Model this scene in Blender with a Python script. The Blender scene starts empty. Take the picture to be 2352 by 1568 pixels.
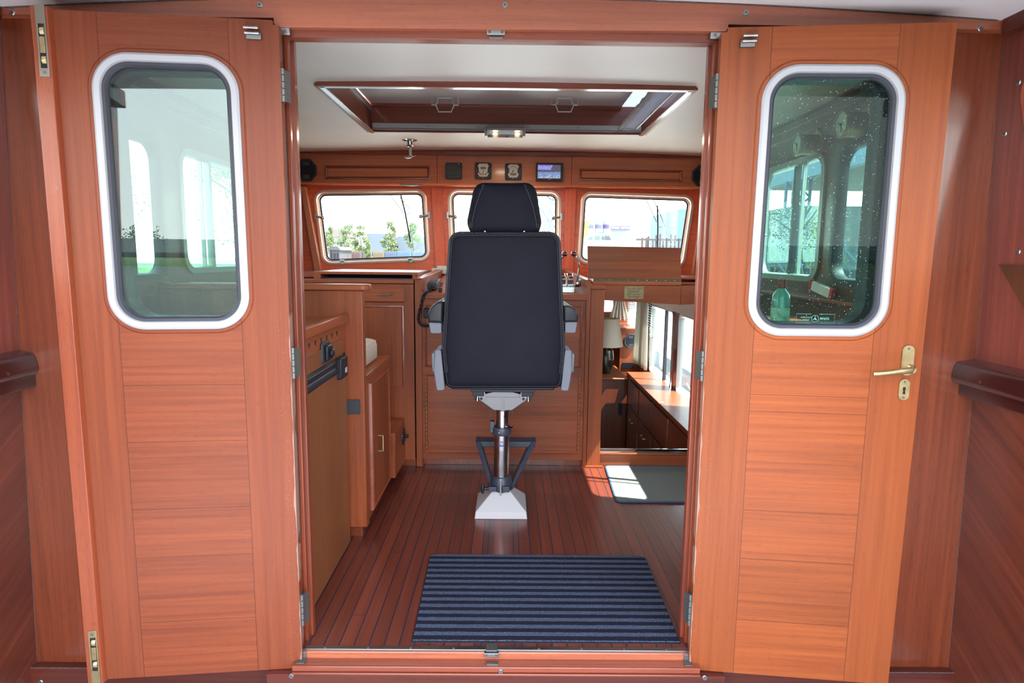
import bpy, bmesh, math, random
from mathutils import Vector, Matrix
from mathutils.geometry import tessellate_polygon

S = bpy.context.scene
COL = S.collection
PI = math.pi
random.seed(7)

# ------------------------------------------------------------------ camera
FPX, PITCH, ROLL, YAW = 1454.46, 0.13433, 0.010257, 0.006856
CAM = Vector((0.02559, -1.88717, 1.24985))
Fw = Vector((math.sin(YAW) * math.cos(PITCH), math.cos(YAW) * math.cos(PITCH), -math.sin(PITCH)))
R0 = Fw.cross(Vector((0, 0, 1))).normalized()
U0 = R0.cross(Fw)
Rt = math.cos(ROLL) * R0 + math.sin(ROLL) * U0
Up = -math.sin(ROLL) * R0 + math.cos(ROLL) * U0
cd = bpy.data.cameras.new('camera')
cam = bpy.data.objects.new('camera', cd)
COL.objects.link(cam)
cam.matrix_world = Matrix(((Rt.x, Up.x, -Fw.x, CAM.x), (Rt.y, Up.y, -Fw.y, CAM.y), (Rt.z, Up.z, -Fw.z, CAM.z), (0, 0, 0, 1)))
cd.sensor_width = 36
cd.lens = 36 * FPX / 2352
cd.clip_start = 0.02
cd.clip_end = 2000
S.camera = cam


def at(px, py, ax, val):
    """world point where the sight line of a photo pixel meets the plane x|y|z = val"""
    d = Fw * FPX + Rt * (px - 1176) - Up * (py - 784)
    return CAM + d * ((val - CAM[ax]) / d[ax])


# ------------------------------------------------------------------ light
S.view_settings.view_transform = 'Standard'
S.view_settings.look = 'None'
S.view_settings.gamma = 1
S.view_settings.use_curve_mapping = False
S.view_settings.exposure = 0.15
S.render.film_transparent = False
try:
    S.cycles.max_bounces = 8
    S.cycles.diffuse_bounces = 5
    S.cycles.glossy_bounces = 4
    S.cycles.transparent_max_bounces = 24
    S.cycles.transmission_bounces = 6
    S.cycles.sample_clamp_indirect = 6
    S.cycles.caustics_reflective = False
    S.cycles.caustics_refractive = False
    S.cycles.use_denoising = True
except Exception:
    pass

SKY = 7.0
W_ = bpy.data.worlds.new('world')
S.world = W_
W_.use_nodes = True
nt = W_.node_tree
nt.nodes.clear()
tc = nt.nodes.new('ShaderNodeTexCoord')
sx = nt.nodes.new('ShaderNodeSeparateXYZ')
nt.links.new(tc.outputs['Generated'], sx.inputs[0])
cr = nt.nodes.new('ShaderNodeValToRGB')
cr.color_ramp.elements[0].position = 0.0
cr.color_ramp.elements[0].color = (1, 1, 1, 1)
cr.color_ramp.elements[1].position = 0.85
cr.color_ramp.elements[1].color = (0.50, 0.70, 1.0, 1)
e = cr.color_ramp.elements.new(0.25)
e.color = (0.86, 0.94, 1.0, 1)
nt.links.new(sx.outputs['Z'], cr.inputs[0])
bg = nt.nodes.new('ShaderNodeBackground')
bg.inputs['Strength'].default_value = SKY
nt.links.new(cr.outputs[0], bg.inputs['Color'])
wo = nt.nodes.new('ShaderNodeOutputWorld')
nt.links.new(bg.outputs[0], wo.inputs[0])

sd = bpy.data.lights.new('sun', 'SUN')
sd.energy = 26
sd.angle = 0.009
sd.color = (1.0, 0.95, 0.86)
sun = bpy.data.objects.new('sun', sd)
COL.objects.link(sun)
sun.location = (8, -1.5, 14)
sun.rotation_euler = Vector((-0.585, 0.155, -1)).to_track_quat('-Z', 'Y').to_euler()


def area(name, loc, direction, sx_, sy_, power, color):
    ld = bpy.data.lights.new(name, 'AREA')
    ld.shape = 'RECTANGLE'
    ld.size, ld.size_y, ld.energy, ld.color = sx_, sy_, power, color
    lo = bpy.data.objects.new(name, ld)
    COL.objects.link(lo)
    lo.location = loc
    lo.rotation_euler = Vector(direction).to_track_quat('-Z', 'Y').to_euler()
    return lo


# ------------------------------------------------------------------ mesh helpers
WM = {}


class MB:
    def __init__(s):
        s.v, s.f = [], []

    def add(s, vs, fs):
        o = len(s.v)
        s.v += [Vector(p) for p in vs]
        s.f += [tuple(i + o for i in f) for f in fs]
        return s

    def box(s, x0, x1, y0, y1, z0, z1):
        return s.add([(x0, y0, z0), (x1, y0, z0), (x1, y1, z0), (x0, y1, z0), (x0, y0, z1), (x1, y0, z1), (x1, y1, z1), (x0, y1, z1)],
                     [(0, 3, 2, 1), (4, 5, 6, 7), (0, 1, 5, 4), (1, 2, 6, 5), (2, 3, 7, 6), (3, 0, 4, 7)])

    def hexa(s, p):
        """p: 8 points, bottom loop then top loop"""
        return s.add(p, [(0, 3, 2, 1), (4, 5, 6, 7), (0, 1, 5, 4), (1, 2, 6, 5), (2, 3, 7, 6), (3, 0, 4, 7)])

    def obox(s, c, ux, uy, uz, hx, hy, hz):
        c, ux, uy, uz = Vector(c), Vector(ux), Vector(uy), Vector(uz)
        P = [c + ux * a * hx + uy * b * hy + uz * d * hz for d in (-1, 1) for a, b in ((-1, -1), (1, -1), (1, 1), (-1, 1))]
        return s.hexa(P)

    def prism(s, pts, to3, a, b):
        n = len(pts)
        s.add([to3(p[0], p[1], a) for p in pts] + [to3(p[0], p[1], b) for p in pts],
              [tuple(range(n))[::-1], tuple(range(n, 2 * n))] + [(i, (i + 1) % n, n + (i + 1) % n, n + i) for i in range(n)])
        return s

    def holed(s, outer, holes, to3, a, b):
        loops = [outer] + list(holes)
        tri = tessellate_polygon([[Vector((p[0], p[1], 0)) for p in l] for l in loops])
        flat = [p for l in loops for p in l]
        n = len(flat)
        fs = [tuple(t) for t in tri] + [tuple(i + n for i in t[::-1]) for t in tri]
        o = 0
        for l in loops:
            m = len(l)
            fs += [(o + i, o + (i + 1) % m, n + o + (i + 1) % m, n + o + i) for i in range(m)]
            o += m
        return s.add([to3(p[0], p[1], a) for p in flat] + [to3(p[0], p[1], b) for p in flat], fs)

    def loft(s, loops, closed=False, cap0=False, cap1=False):
        n = len(loops[0])
        vs = [p for l in loops for p in l]
        fs = []
        m = len(loops)
        for k in range(m if closed else m - 1):
            a, b = k * n, ((k + 1) % m) * n
            fs += [(a + i, a + (i + 1) % n, b + (i + 1) % n, b + i) for i in range(n)]
        if cap0:
            fs.append(tuple(range(n))[::-1])
        if cap1:
            fs.append(tuple(range((m - 1) * n, m * n)))
        return s.add(vs, fs)

    def sheet(s, rows):
        """open grid of points"""
        n = len(rows[0])
        return s.add([p for r in rows for p in r], [(k * n + i, k * n + i + 1, (k + 1) * n + i + 1, (k + 1) * n + i) for k in range(len(rows) - 1) for i in range(n - 1)])

    def tube(s, path, r, n=10, closed=False, flat=1.0):
        path = [Vector(p) for p in path]
        m = len(path)
        loops = []
        prev = None
        for i, p in enumerate(path):
            if closed:
                t = (path[(i + 1) % m] - path[i - 1]).normalized()
            else:
                t = (path[min(i + 1, m - 1)] - path[max(i - 1, 0)]).normalized()
            if prev is None:
                u = t.cross(Vector((0, 0, 1)))
                if u.length < 0.1:
                    u = t.cross(Vector((0, 1, 0)))
                u.normalize()
            else:
                u = (prev - t * prev.dot(t)).normalized()
            prev = u
            w = t.cross(u)
            rr = r[i] if isinstance(r, (list, tuple)) else r
            loops.append([p + (u * math.cos(2 * PI * k / n) + w * math.sin(2 * PI * k / n) * flat) * rr for k in range(n)])
        return s.loft(loops, closed, not closed, not closed)

    def lathe(s, prof, c, axis=(0, 0, 1), n=24, caps=True):
        a = Vector(axis).normalized()
        u = a.cross(Vector((0, 1, 0)) if abs(a.y) < 0.9 else Vector((1, 0, 0))).normalized()
        w = a.cross(u)
        c = Vector(c)
        loops = [[c + a * h + (u * math.cos(2 * PI * k / n) + w * math.sin(2 * PI * k / n)) * max(r, 1e-5) for k in range(n)] for r, h in prof]
        return s.loft(loops, False, caps, caps)

    def ball(s, c, r, n=14, m=8, sq=(1, 1, 1)):
        c = Vector(c)
        loops = []
        for j in range(m + 1):
            a = PI * j / m
            rr = max(math.sin(a), 1e-4)
            loops.append([c + Vector((rr * math.cos(2 * PI * k / n) * sq[0], rr * math.sin(2 * PI * k / n) * sq[1], math.cos(a) * sq[2])) * r for k in range(n)])
        return s.loft(loops, False, True, True)

    def islands(s):
        par = list(range(len(s.v)))

        def find(i):
            while par[i] != i:
                par[i] = par[par[i]]
                i = par[i]
            return i
        for f in s.f:
            r = find(f[0])
            for i in f[1:]:
                par[find(i)] = r
        out = {}
        for f in s.f:
            out.setdefault(find(f[0]), []).append(f)
        res = []
        for fs in out.values():
            m_, ids = MB(), {}
            for f in fs:
                for i in f:
                    if i not in ids:
                        ids[i] = len(ids)
                        m_.v.append(s.v[i])
                m_.f.append(tuple(ids[i] for i in f))
            res.append(m_)
        return res

    def each(s, *a, **k):
        """one object per loose piece"""
        return [m_.build(*a, **k) for m_ in s.islands()]

    def build(s, name, mat, parent=None, bevel=0, angle=35, seg=2, label=None, kind=None, cat=None, group=None, recalc=True, flat=False):
        me = bpy.data.meshes.new(name)
        M0 = WM.get(parent.name, Matrix()) if parent else Matrix()
        inv = M0.inverted()
        me.from_pydata([inv @ v for v in s.v], [], s.f)
        if recalc:
            b = bmesh.new()
            b.from_mesh(me)
            bmesh.ops.recalc_face_normals(b, faces=b.faces)
            b.to_mesh(me)
            b.free()
        if not flat:
            me.shade_smooth()
            me.set_sharp_from_angle(angle=math.radians(angle))
        if isinstance(mat, (list, tuple)):
            for m_ in mat:
                me.materials.append(m_)
        else:
            me.materials.append(mat)
        o = bpy.data.objects.new(name, me)
        COL.objects.link(o)
        if parent:
            o.parent = parent
        WM[o.name] = M0
        if bevel:
            bv = o.modifiers.new('bevel', 'BEVEL')
            bv.width = bevel
            bv.segments = seg
            bv.limit_method = 'ANGLE'
            bv.angle_limit = math.radians(40)
            bv.harden_normals = False
        tag(o, label, cat, group, kind)
        return o


def tag(o, label=None, cat=None, group=None, kind=None):
    if label:
        o['label'] = label
    if cat:
        o['category'] = cat
    if group:
        o['group'] = group
    if kind:
        o['kind'] = kind
    return o


def empty(name, loc, label=None, cat=None, group=None, kind=None, rz=0):
    o = bpy.data.objects.new(name, None)
    COL.objects.link(o)
    o.location = loc
    o.rotation_euler = (0, 0, rz)
    o.empty_display_size = 0.05
    WM[o.name] = Matrix.Translation(Vector(loc)) @ Matrix.Rotation(rz, 4, 'Z')
    return tag(o, label, cat, group, kind)


def copy_tree(o, parent=None, loc=None, label=None, rot=None, scale=None):
    c = o.copy()
    COL.objects.link(c)
    if parent is not None:
        c.parent = parent
    if loc is not None:
        c.location = loc
    if rot is not None:
        c.rotation_euler = rot
    if scale is not None:
        c.scale = scale
    if label:
        c['label'] = label
    for ch in list(o.children):
        copy_tree(ch, c)
    return c


XZ = lambda u, v, w: Vector((u, w, v))     # polygon in x,z extruded along y
XY = lambda u, v, w: Vector((u, v, w))     # polygon in x,y extruded along z
YZ = lambda u, v, w: Vector((w, u, v))     # polygon in y,z extruded along x


def rpoly(pts, r, n=10):
    pts = [Vector((p[0], p[1])) for p in pts]
    m = len(pts)
    out = []
    for i, p in enumerate(pts):
        a, b = pts[i - 1], pts[(i + 1) % m]
        da, db = (a - p).normalized(), (b - p).normalized()
        rr = r[i] if isinstance(r, (list, tuple)) else r
        if rr <= 0:
            out.append(p)
            continue
        ang = da.angle(db)
        t = rr / math.tan(ang / 2)
        lim = 0.47 * min((a - p).length, (b - p).length)
        if t > lim:
            rr *= lim / t
            t = lim
        c = p + (da + db).normalized() * (rr / math.sin(ang / 2))
        p0, p1 = p + da * t, p + db * t
        a0 = math.atan2(p0.y - c.y, p0.x - c.x)
        a1 = math.atan2(p1.y - c.y, p1.x - c.x)
        d = (a1 - a0 + PI) % (2 * PI) - PI
        for k in range(n + 1):
            q = a0 + d * k / n
            out.append(Vector((c.x + rr * math.cos(q), c.y + rr * math.sin(q))))
    return out


def inset(poly, d):
    m = len(poly)
    area_ = sum(poly[i - 1].x * poly[i].y - poly[i].x * poly[i - 1].y for i in range(m))
    sg = 1 if area_ > 0 else -1
    out = []
    for i, p in enumerate(poly):
        e0 = (p - poly[i - 1])
        e1 = (poly[(i + 1) % m] - p)
        if e0.length < 1e-9:
            e0 = e1
        if e1.length < 1e-9:
            e1 = e0
        n0 = Vector((-e0.y, e0.x)).normalized() * sg
        n1 = Vector((-e1.y, e1.x)).normalized() * sg
        n_ = (n0 + n1)
        if n_.length < 1e-6:
            n_ = n0
        n_.normalize()
        k = max(n_.dot(n0), 0.5)
        out.append(p + n_ * (d / k))
    return out


def rect(x0, x1, z0, z1):
    return [Vector((x0, z0)), Vector((x1, z0)), Vector((x1, z1)), Vector((x0, z1))]


def frame(mb, poly, to3, prof, closed=True):
    """sweep a closed cross-section round a polygon: prof = [(inset distance, depth), ...]"""
    loops = [[to3(p.x, p.y, w) for p in inset(poly, d)] for d, w in prof]
    mb.loft(loops, closed=closed)
    return mb


# ------------------------------------------------------------------ materials
def lin(c):
    c = c / 255
    return c / 12.92 if c < 0.04045 else ((c + 0.055) / 1.055) ** 2.4


def rgb(r, g, b):
    return (lin(r), lin(g), lin(b), 1)


def newmat(name):
    m = bpy.data.materials.new(name)
    m.use_nodes = True
    t = m.node_tree
    return m, t, t.nodes['Principled BSDF']


def nd(t, typ, **kw):
    n = t.nodes.new(typ)
    for k, v in kw.items():
        if k in n.inputs:
            n.inputs[k].default_value = v
        else:
            setattr(n, k, v)
    return n


def pbr(name, col, rough=0.5, metal=0.0, coat=0.0, noise=0.0, nscale=30, bump=0.0, bscale=200, spec=None, emit=None, estr=0, sheen=0):
    m, t, b = newmat(name)
    b.inputs['Base Color'].default_value = col
    b.inputs['Roughness'].default_value = rough
    b.inputs['Metallic'].default_value = metal
    b.inputs['Coat Weight'].default_value = coat
    b.inputs['Coat Roughness'].default_value = 0.1
    if sheen:
        b.inputs['Sheen Weight'].default_value = sheen
    if spec is not None:
        b.inputs['Specular IOR Level'].default_value = spec
    if emit:
        b.inputs['Emission Color'].default_value = emit
        b.inputs['Emission Strength'].default_value = estr
    if noise or bump:
        c = nd(t, 'ShaderNodeTexCoord')
    if noise:
        n = nd(t, 'ShaderNodeTexNoise', Scale=nscale, Detail=5.0)
        t.links.new(c.outputs['Object'], n.inputs['Vector'])
        mr = nd(t, 'ShaderNodeMapRange')
        mr.inputs['From Min'].default_value = 0.3
        mr.inputs['From Max'].default_value = 0.7
        mr.inputs['To Min'].default_value = 1 - noise
        mr.inputs['To Max'].default_value = 1 + noise
        t.links.new(n.outputs['Fac'], mr.inputs['Value'])
        mx = nd(t, 'ShaderNodeVectorMath', operation='SCALE')
        mx.inputs[0].default_value = col[:3]
        t.links.new(mr.outputs[0], mx.inputs['Scale'])
        t.links.new(mx.outputs[0], b.inputs['Base Color'])
    if bump:
        n2 = nd(t, 'ShaderNodeTexNoise', Scale=bscale, Detail=3.0)
        t.links.new(c.outputs['Object'], n2.inputs['Vector'])
        bp = nd(t, 'ShaderNodeBump', Strength=bump, Distance=0.002)
        t.links.new(n2.outputs['Fac'], bp.inputs['Height'])
        t.links.new(bp.outputs[0], b.inputs['Normal'])
    return m


def wood_nodes(t, vec, c1, c2, axis, seed=0.0, patch=0.25, streak=0.5, sc=1.0):
    """returns colour socket: grain runs along axis (0,1,2 or a rotation for slanted grain)"""
    mp = nd(t, 'ShaderNodeMapping')
    s_ = [62 * sc, 62 * sc, 62 * sc]
    s_[axis] = 1.5 * sc
    mp.inputs['Scale'].default_value = s_
    mp.inputs['Location'].default_value = (seed, seed * 1.7, seed * 0.6)
    t.links.new(vec, mp.inputs['Vector'])
    n1 = nd(t, 'ShaderNodeTexNoise', Scale=1.0, Detail=6.0, Roughness=0.62, Distortion=0.4)
    t.links.new(mp.outputs[0], n1.inputs['Vector'])
    ramp = nd(t, 'ShaderNodeValToRGB')
    el = ramp.color_ramp.elements
    el[0].position, el[1].position = 0.32, 0.68
    el[0].color, el[1].color = c2, c1
    t.links.new(n1.outputs['Fac'], ramp.inputs[0])
    mp2 = nd(t, 'ShaderNodeMapping')
    s2 = [6.5, 6.5, 6.5]
    s2[axis] = 0.7
    mp2.inputs['Scale'].default_value = s2
    mp2.inputs['Location'].default_value = (seed * 3 + 3, seed + 1, seed)
    t.links.new(vec, mp2.inputs['Vector'])
    n2 = nd(t, 'ShaderNodeTexNoise', Scale=1.0, Detail=3.0, Distortion=0.6)
    t.links.new(mp2.outputs[0], n2.inputs['Vector'])
    mr = nd(t, 'ShaderNodeMapRange')
    mr.inputs['From Min'].default_value, mr.inputs['From Max'].default_value = 0.3, 0.7
    mr.inputs['To Min'].default_value, mr.inputs['To Max'].default_value = 1 - patch, 1 + patch
    t.links.new(n2.outputs['Fac'], mr.inputs['Value'])
    m1 = nd(t, 'ShaderNodeVectorMath', operation='SCALE')
    t.links.new(ramp.outputs[0], m1.inputs[0])
    t.links.new(mr.outputs[0], m1.inputs['Scale'])
    mp3 = nd(t, 'ShaderNodeMapping')
    s3 = [480, 480, 480]
    s3[axis] = 34
    mp3.inputs['Scale'].default_value = s3
    t.links.new(vec, mp3.inputs['Vector'])
    n3 = nd(t, 'ShaderNodeTexNoise', Scale=1.0, Detail=1.0)
    t.links.new(mp3.outputs[0], n3.inputs['Vector'])
    mr3 = nd(t, 'ShaderNodeMapRange')
    mr3.inputs['From Min'].default_value, mr3.inputs['From Max'].default_value = 0.60, 0.78
    mr3.inputs['To Min'].default_value, mr3.inputs['To Max'].default_value = 1.0, 1 - streak * 0.8
    t.links.new(n3.outputs['Fac'], mr3.inputs['Value'])
    m2 = nd(t, 'ShaderNodeVectorMath', operation='SCALE')
    t.links.new(m1.outputs[0], m2.inputs[0])
    t.links.new(mr3.outputs[0], m2.inputs['Scale'])
    return m2.outputs[0], n1.outputs['Fac']


def wood(name, c1, c2, axis=2, rough=0.38, coat=0.25, seed=0.0, patch=0.22, streak=0.45, sc=1.0, tilt=None, spec=0.5):
    m, t, b = newmat(name)
    c = nd(t, 'ShaderNodeTexCoord')
    vec = c.outputs['Object']
    if tilt:
        mp = nd(t, 'ShaderNodeMapping')
        mp.inputs['Rotation'].default_value = tilt
        t.links.new(vec, mp.inputs['Vector'])
        vec = mp.outputs[0]
    col, h = wood_nodes(t, vec, c1, c2, axis, seed, patch, streak, sc)
    t.links.new(col, b.inputs['Base Color'])
    b.inputs['Roughness'].default_value = rough
    b.inputs['Coat Weight'].default_value = coat
    b.inputs['Coat Roughness'].default_value = 0.12
    b.inputs['Specular IOR Level'].default_value = spec
    bp = nd(t, 'ShaderNodeBump', Strength=0.12, Distance=0.001)
    t.links.new(h, bp.inputs['Height'])
    t.links.new(bp.outputs[0], b.inputs['Normal'])
    return m


def glass(name, tint=(0.95, 0.99, 0.98), refl=1.0, dirt=0.0, seed=0):
    """clear pane: straight-through tinted light plus mirror reflection by angle"""
    m, t, b = newmat(name)
    t.nodes.remove(b)
    out = [n for n in t.nodes if n.type == 'OUTPUT_MATERIAL'][0]
    tr = nd(t, 'ShaderNodeBsdfTransparent')
    tr.inputs[0].default_value = (*tint, 1)
    gl = nd(t, 'ShaderNodeBsdfGlossy', Roughness=0.0)
    ge = nd(t, 'ShaderNodeNewGeometry')
    dp = nd(t, 'ShaderNodeVectorMath', operation='DOT_PRODUCT')
    t.links.new(ge.outputs['Normal'], dp.inputs[0])
    t.links.new(ge.outputs['Incoming'], dp.inputs[1])
    ab = nd(t, 'ShaderNodeMath', operation='ABSOLUTE')
    t.links.new(dp.outputs['Value'], ab.inputs[0])
    om = nd(t, 'ShaderNodeMath', operation='SUBTRACT')
    om.inputs[0].default_value = 1.0
    t.links.new(ab.outputs[0], om.inputs[1])
    pw = nd(t, 'ShaderNodeMath', operation='POWER')
    pw.inputs[1].default_value = 5.0
    t.links.new(om.outputs[0], pw.inputs[0])
    mu = nd(t, 'ShaderNodeMath', operation='MULTIPLY_ADD')
    mu.inputs[1].default_value = 0.96 * refl
    mu.inputs[2].default_value = 0.04 * refl
    t.links.new(pw.outputs[0], mu.inputs[0])
    mx = nd(t, 'ShaderNodeMixShader')
    t.links.new(mu.outputs[0], mx.inputs[0])
    t.links.new(tr.outputs[0], mx.inputs[1])
    t.links.new(gl.outputs[0], mx.inputs[2])
    last = mx
    if dirt:
        df = nd(t, 'ShaderNodeBsdfDiffuse')
        df.inputs[0].default_value = (0.75, 0.85, 0.85, 1)
        c = nd(t, 'ShaderNodeTexCoord')
        vo = nd(t, 'ShaderNodeTexVoronoi', Scale=190.0)
        t.links.new(c.outputs['Object'], vo.inputs['Vector'])
        sp = nd(t, 'ShaderNodeSeparateColor')
        t.links.new(vo.outputs['Color'], sp.inputs[0])
        sz = nd(t, 'ShaderNodeMapRange')
        sz.inputs['From Min'].default_value, sz.inputs['From Max'].default_value = 1 - dirt, 1.0
        sz.inputs['To Min'].default_value, sz.inputs['To Max'].default_value = 0.0, 0.20
        t.links.new(sp.outputs[0], sz.inputs['Value'])
        lt = nd(t, 'ShaderNodeMath', operation='LESS_THAN')
        t.links.new(vo.outputs['Distance'], lt.inputs[0])
        t.links.new(sz.outputs[0], lt.inputs[1])
        m3 = nd(t, 'ShaderNodeMath', operation='MULTIPLY')
        m3.inputs[1].default_value = 0.75
        t.links.new(lt.outputs[0], m3.inputs[0])
        mx2 = nd(t, 'ShaderNodeMixShader')
        t.links.new(m3.outputs[0], mx2.inputs[0])
        t.links.new(mx.outputs[0], mx2.inputs[1])
        t.links.new(df.outputs[0], mx2.inputs[2])
        last = mx2
    t.links.new(last.outputs[0], out.inputs[0])
    return m


# varnished teak / mahogany shades
T_OR1, T_OR2 = (0.215, 0.046, 0.0145, 1), (0.16, 0.031, 0.010, 1)       # bright door teak
T_RD1, T_RD2 = (0.28, 0.056, 0.021, 1), (0.17, 0.030, 0.012, 1)       # redder frame wood
T_DK1, T_DK2 = (0.23, 0.049, 0.018, 1), (0.14, 0.028, 0.011, 1)      # dark varnished bulkhead
T_IN1, T_IN2 = (0.31, 0.076, 0.026, 1), (0.225, 0.050, 0.017, 1)       # cabin joinery
MW_frameX = wood('varnished_frame_wood_across', T_RD1, T_RD2, 0, coat=0.5)
MW_frameZ = wood('varnished_frame_wood_upright', T_RD1, T_RD2, 2, coat=0.5, seed=2)
MW_header = wood('varnished_header_wood', (0.45, 0.125, 0.055, 1), (0.31, 0.078, 0.036, 1), 0, coat=0.6, rough=0.3, sc=0.8)
MW_bulk = wood('dark_bulkhead_wood', T_DK1, T_DK2, 2, coat=0.5, rough=0.3, seed=4)
MW_diag = wood('dark_diagonal_wood', (0.15, 0.032, 0.016, 1), (0.075, 0.016, 0.009, 1), 1, coat=0.5, rough=0.35, tilt=(math.radians(-32), 0, 0))
MW_sideup = wood('dark_side_wood', (0.22, 0.047, 0.030, 1), (0.14, 0.028, 0.020, 1), 2, coat=0.5, rough=0.3, seed=5)
MW_rail = wood('handrail_wood', (0.045, 0.009, 0.008, 1), (0.025, 0.005, 0.005, 1), 1, coat=0.8, rough=0.25)
MW_inZ = wood('cabin_joinery_upright', T_IN1, T_IN2, 2, rough=0.45, spec=0.35, coat=0.12)
MW_inX = wood('cabin_joinery_across', T_IN1, T_IN2, 0, rough=0.45, spec=0.35, coat=0.12, seed=3)
MW_inY = wood('cabin_joinery_lengthwise', T_IN1, T_IN2, 1, rough=0.45, spec=0.35, coat=0.12, seed=6)
MW_redX = wood('window_wall_wood_across', (0.80, 0.130, 0.036, 1), (0.62, 0.088, 0.026, 1), 0, coat=0.35, patch=0.12)  # glow of bounced light put into the wood colour, both grains
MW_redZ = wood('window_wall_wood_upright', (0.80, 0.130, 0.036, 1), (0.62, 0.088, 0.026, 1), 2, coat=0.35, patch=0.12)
MW_fridge = wood('fridge_front_teak', (0.25, 0.085, 0.030, 1), (0.18, 0.055, 0.020, 1), 2, coat=0.1, patch=0.1, sc=1.6)
MW_mold = wood('moulding_wood', (0.29, 0.062, 0.025, 1), (0.20, 0.038, 0.016, 1), 0, coat=0.5)
M_white = pbr('white_headlining', (0.82, 0.77, 0.69, 1), 0.45, noise=0.02, nscale=4)
M_roofwhite = pbr('white_painted_overhead', (0.78, 0.72, 0.70, 1), 0.4)
M_hullwhite = pbr('white_hull_paint', (0.8, 0.82, 0.84, 1), 0.3)
M_alu = pbr('white_aluminium_frame', (0.39, 0.38, 0.40, 1), 0.4, coat=0.15)
M_alugrey = pbr('grey_anodised_aluminium', (0.42, 0.43, 0.42, 1), 0.4, metal=0.6)
M_bronzealu = pbr('copper_tinted_window_frame', (0.75, 0.52, 0.42, 1), 0.3, metal=0.5)
M_rubber = pbr('black_window_rubber', (0.025, 0.024, 0.035, 1), 0.5)
M_steel = pbr('brushed_stainless', (0.38, 0.37, 0.36, 1), 0.3, metal=1.0)
M_chrome = pbr('polished_chrome', (0.55, 0.55, 0.55, 1), 0.08, metal=1.0)
M_darksteel = pbr('tarnished_steel', (0.17, 0.16, 0.15, 1), 0.45, metal=0.8)
M_brass = pbr('aged_brass', (0.42, 0.31, 0.16, 1), 0.38, metal=0.85, noise=0.15, nscale=60)
M_brasslt = pbr('worn_brass_roller', (0.75, 0.6, 0.33, 1), 0.25, metal=0.8)
M_plaque = pbr('antique_brass_plaque', (0.30, 0.22, 0.12, 1), 0.5, metal=0.5, noise=0.2, nscale=50)
M_caulk = pbr('white_sealant', (0.11, 0.075, 0.07, 1), 0.7, spec=0.1, noise=0.3, nscale=80)
M_leather = pbr('black_leatherette', (0.0105, 0.0095, 0.0175, 1), 0.55, spec=0.12, bump=0.25, bscale=900, noise=0.15, nscale=6)
M_armleather = pbr('black_arm_pad_leather', (0.02, 0.019, 0.026, 1), 0.35, spec=0.35, bump=0.2, bscale=900)
M_stitch = pbr('pale_stitching', (0.24, 0.24, 0.26, 1), 0.8)
M_greypl = pbr('grey_plastic_cover', (0.17, 0.175, 0.215, 1), 0.5)
M_footblack = pbr('dark_blue_grey_cast_metal', (0.035, 0.04, 0.062, 1), 0.4, noise=0.1)
M_basewhite = pbr('off_white_base_plastic', (0.50, 0.47, 0.48, 1), 0.4)
M_post = pbr('scratched_silver_post', (0.46, 0.42, 0.43, 1), 0.26, metal=1.0, noise=0.25, nscale=40)
M_black = pbr('black_plastic', (0.014, 0.014, 0.021, 1), 0.42, spec=0.3)
M_black2 = pbr('matt_black_plastic', (0.03, 0.03, 0.038, 1), 0.6)
M_cushion = pbr('cream_leather_cushion', (0.62, 0.55, 0.47, 1), 0.4)
M_dialface = pbr('pale_dial_face', (0.62, 0.62, 0.58, 1), 0.5)
M_knob = pbr('dark_red_brown_knob', (0.07, 0.012, 0.014, 1), 0.15, coat=0.8)
M_curtain = pbr('cream_curtain_cloth', (0.78, 0.74, 0.62, 1), 0.9)
M_shade = pbr('grey_linen_lampshade', (0.48, 0.46, 0.38, 1), 0.9)
M_vase = pbr('dark_olive_ceramic', (0.02, 0.022, 0.012, 1), 0.15, coat=0.6)
M_whitepl = pbr('white_plastic', (0.55, 0.55, 0.53, 1), 0.4)
M_red = pbr('red_plastic', (0.45, 0.015, 0.02, 1), 0.35)
M_paper = pbr('white_paper_wrap', (0.7, 0.7, 0.72, 1), 0.7)
M_void = pbr('dark_recess', (0.008, 0.006, 0.006, 1), 0.8)
M_caulkline = pbr('dark_floor_caulk', (0.01, 0.012, 0.02, 1), 0.6)
M_text = pbr('white_print', (0.85, 0.85, 0.88, 1), 0.6)
M_textdark = pbr('dark_engraving', (0.05, 0.035, 0.02, 1), 0.6)
M_glass = glass('clear_window_glass', (0.93, 0.98, 0.96))
M_glassdoor = glass('green_tinted_door_glass', (0.62, 0.80, 0.76), refl=1.8)
M_glassdoorR = glass('green_tinted_speckled_door_glass', (0.60, 0.78, 0.73), refl=0.22, dirt=0.34)
M_glassbk = glass('bulkhead_window_glass', (0.93, 0.98, 0.96), refl=0.2)


def translucent(name, col, through, rough=0.8, w=0.5):
    m, t, b = newmat(name)
    out = [n for n in t.nodes if n.type == 'OUTPUT_MATERIAL'][0]
    b.inputs['Base Color'].default_value = col
    b.inputs['Roughness'].default_value = rough
    tl = nd(t, 'ShaderNodeBsdfTranslucent')
    tl.inputs[0].default_value = through
    mx = nd(t, 'ShaderNodeMixShader')
    mx.inputs[0].default_value = w
    t.links.new(b.outputs[0], mx.inputs[1])
    t.links.new(tl.outputs[0], mx.inputs[2])
    t.links.new(mx.outputs[0], out.inputs[0])
    return m


M_curtain = translucent('cream_curtain_cloth_thin', (0.78, 0.75, 0.68, 1), (0.62, 0.59, 0.52, 1), 0.9, 0.45)
# ------------------------------------------------------------------ the bulkhead with its doorway and two windows
def camber(x, base=1.968, k=0.0225):
    return base - k * x * x


def struct(name, mb, mat, label, **kw):
    return mb.build(name, mat, kind='structure', label=label, **kw)


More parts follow.
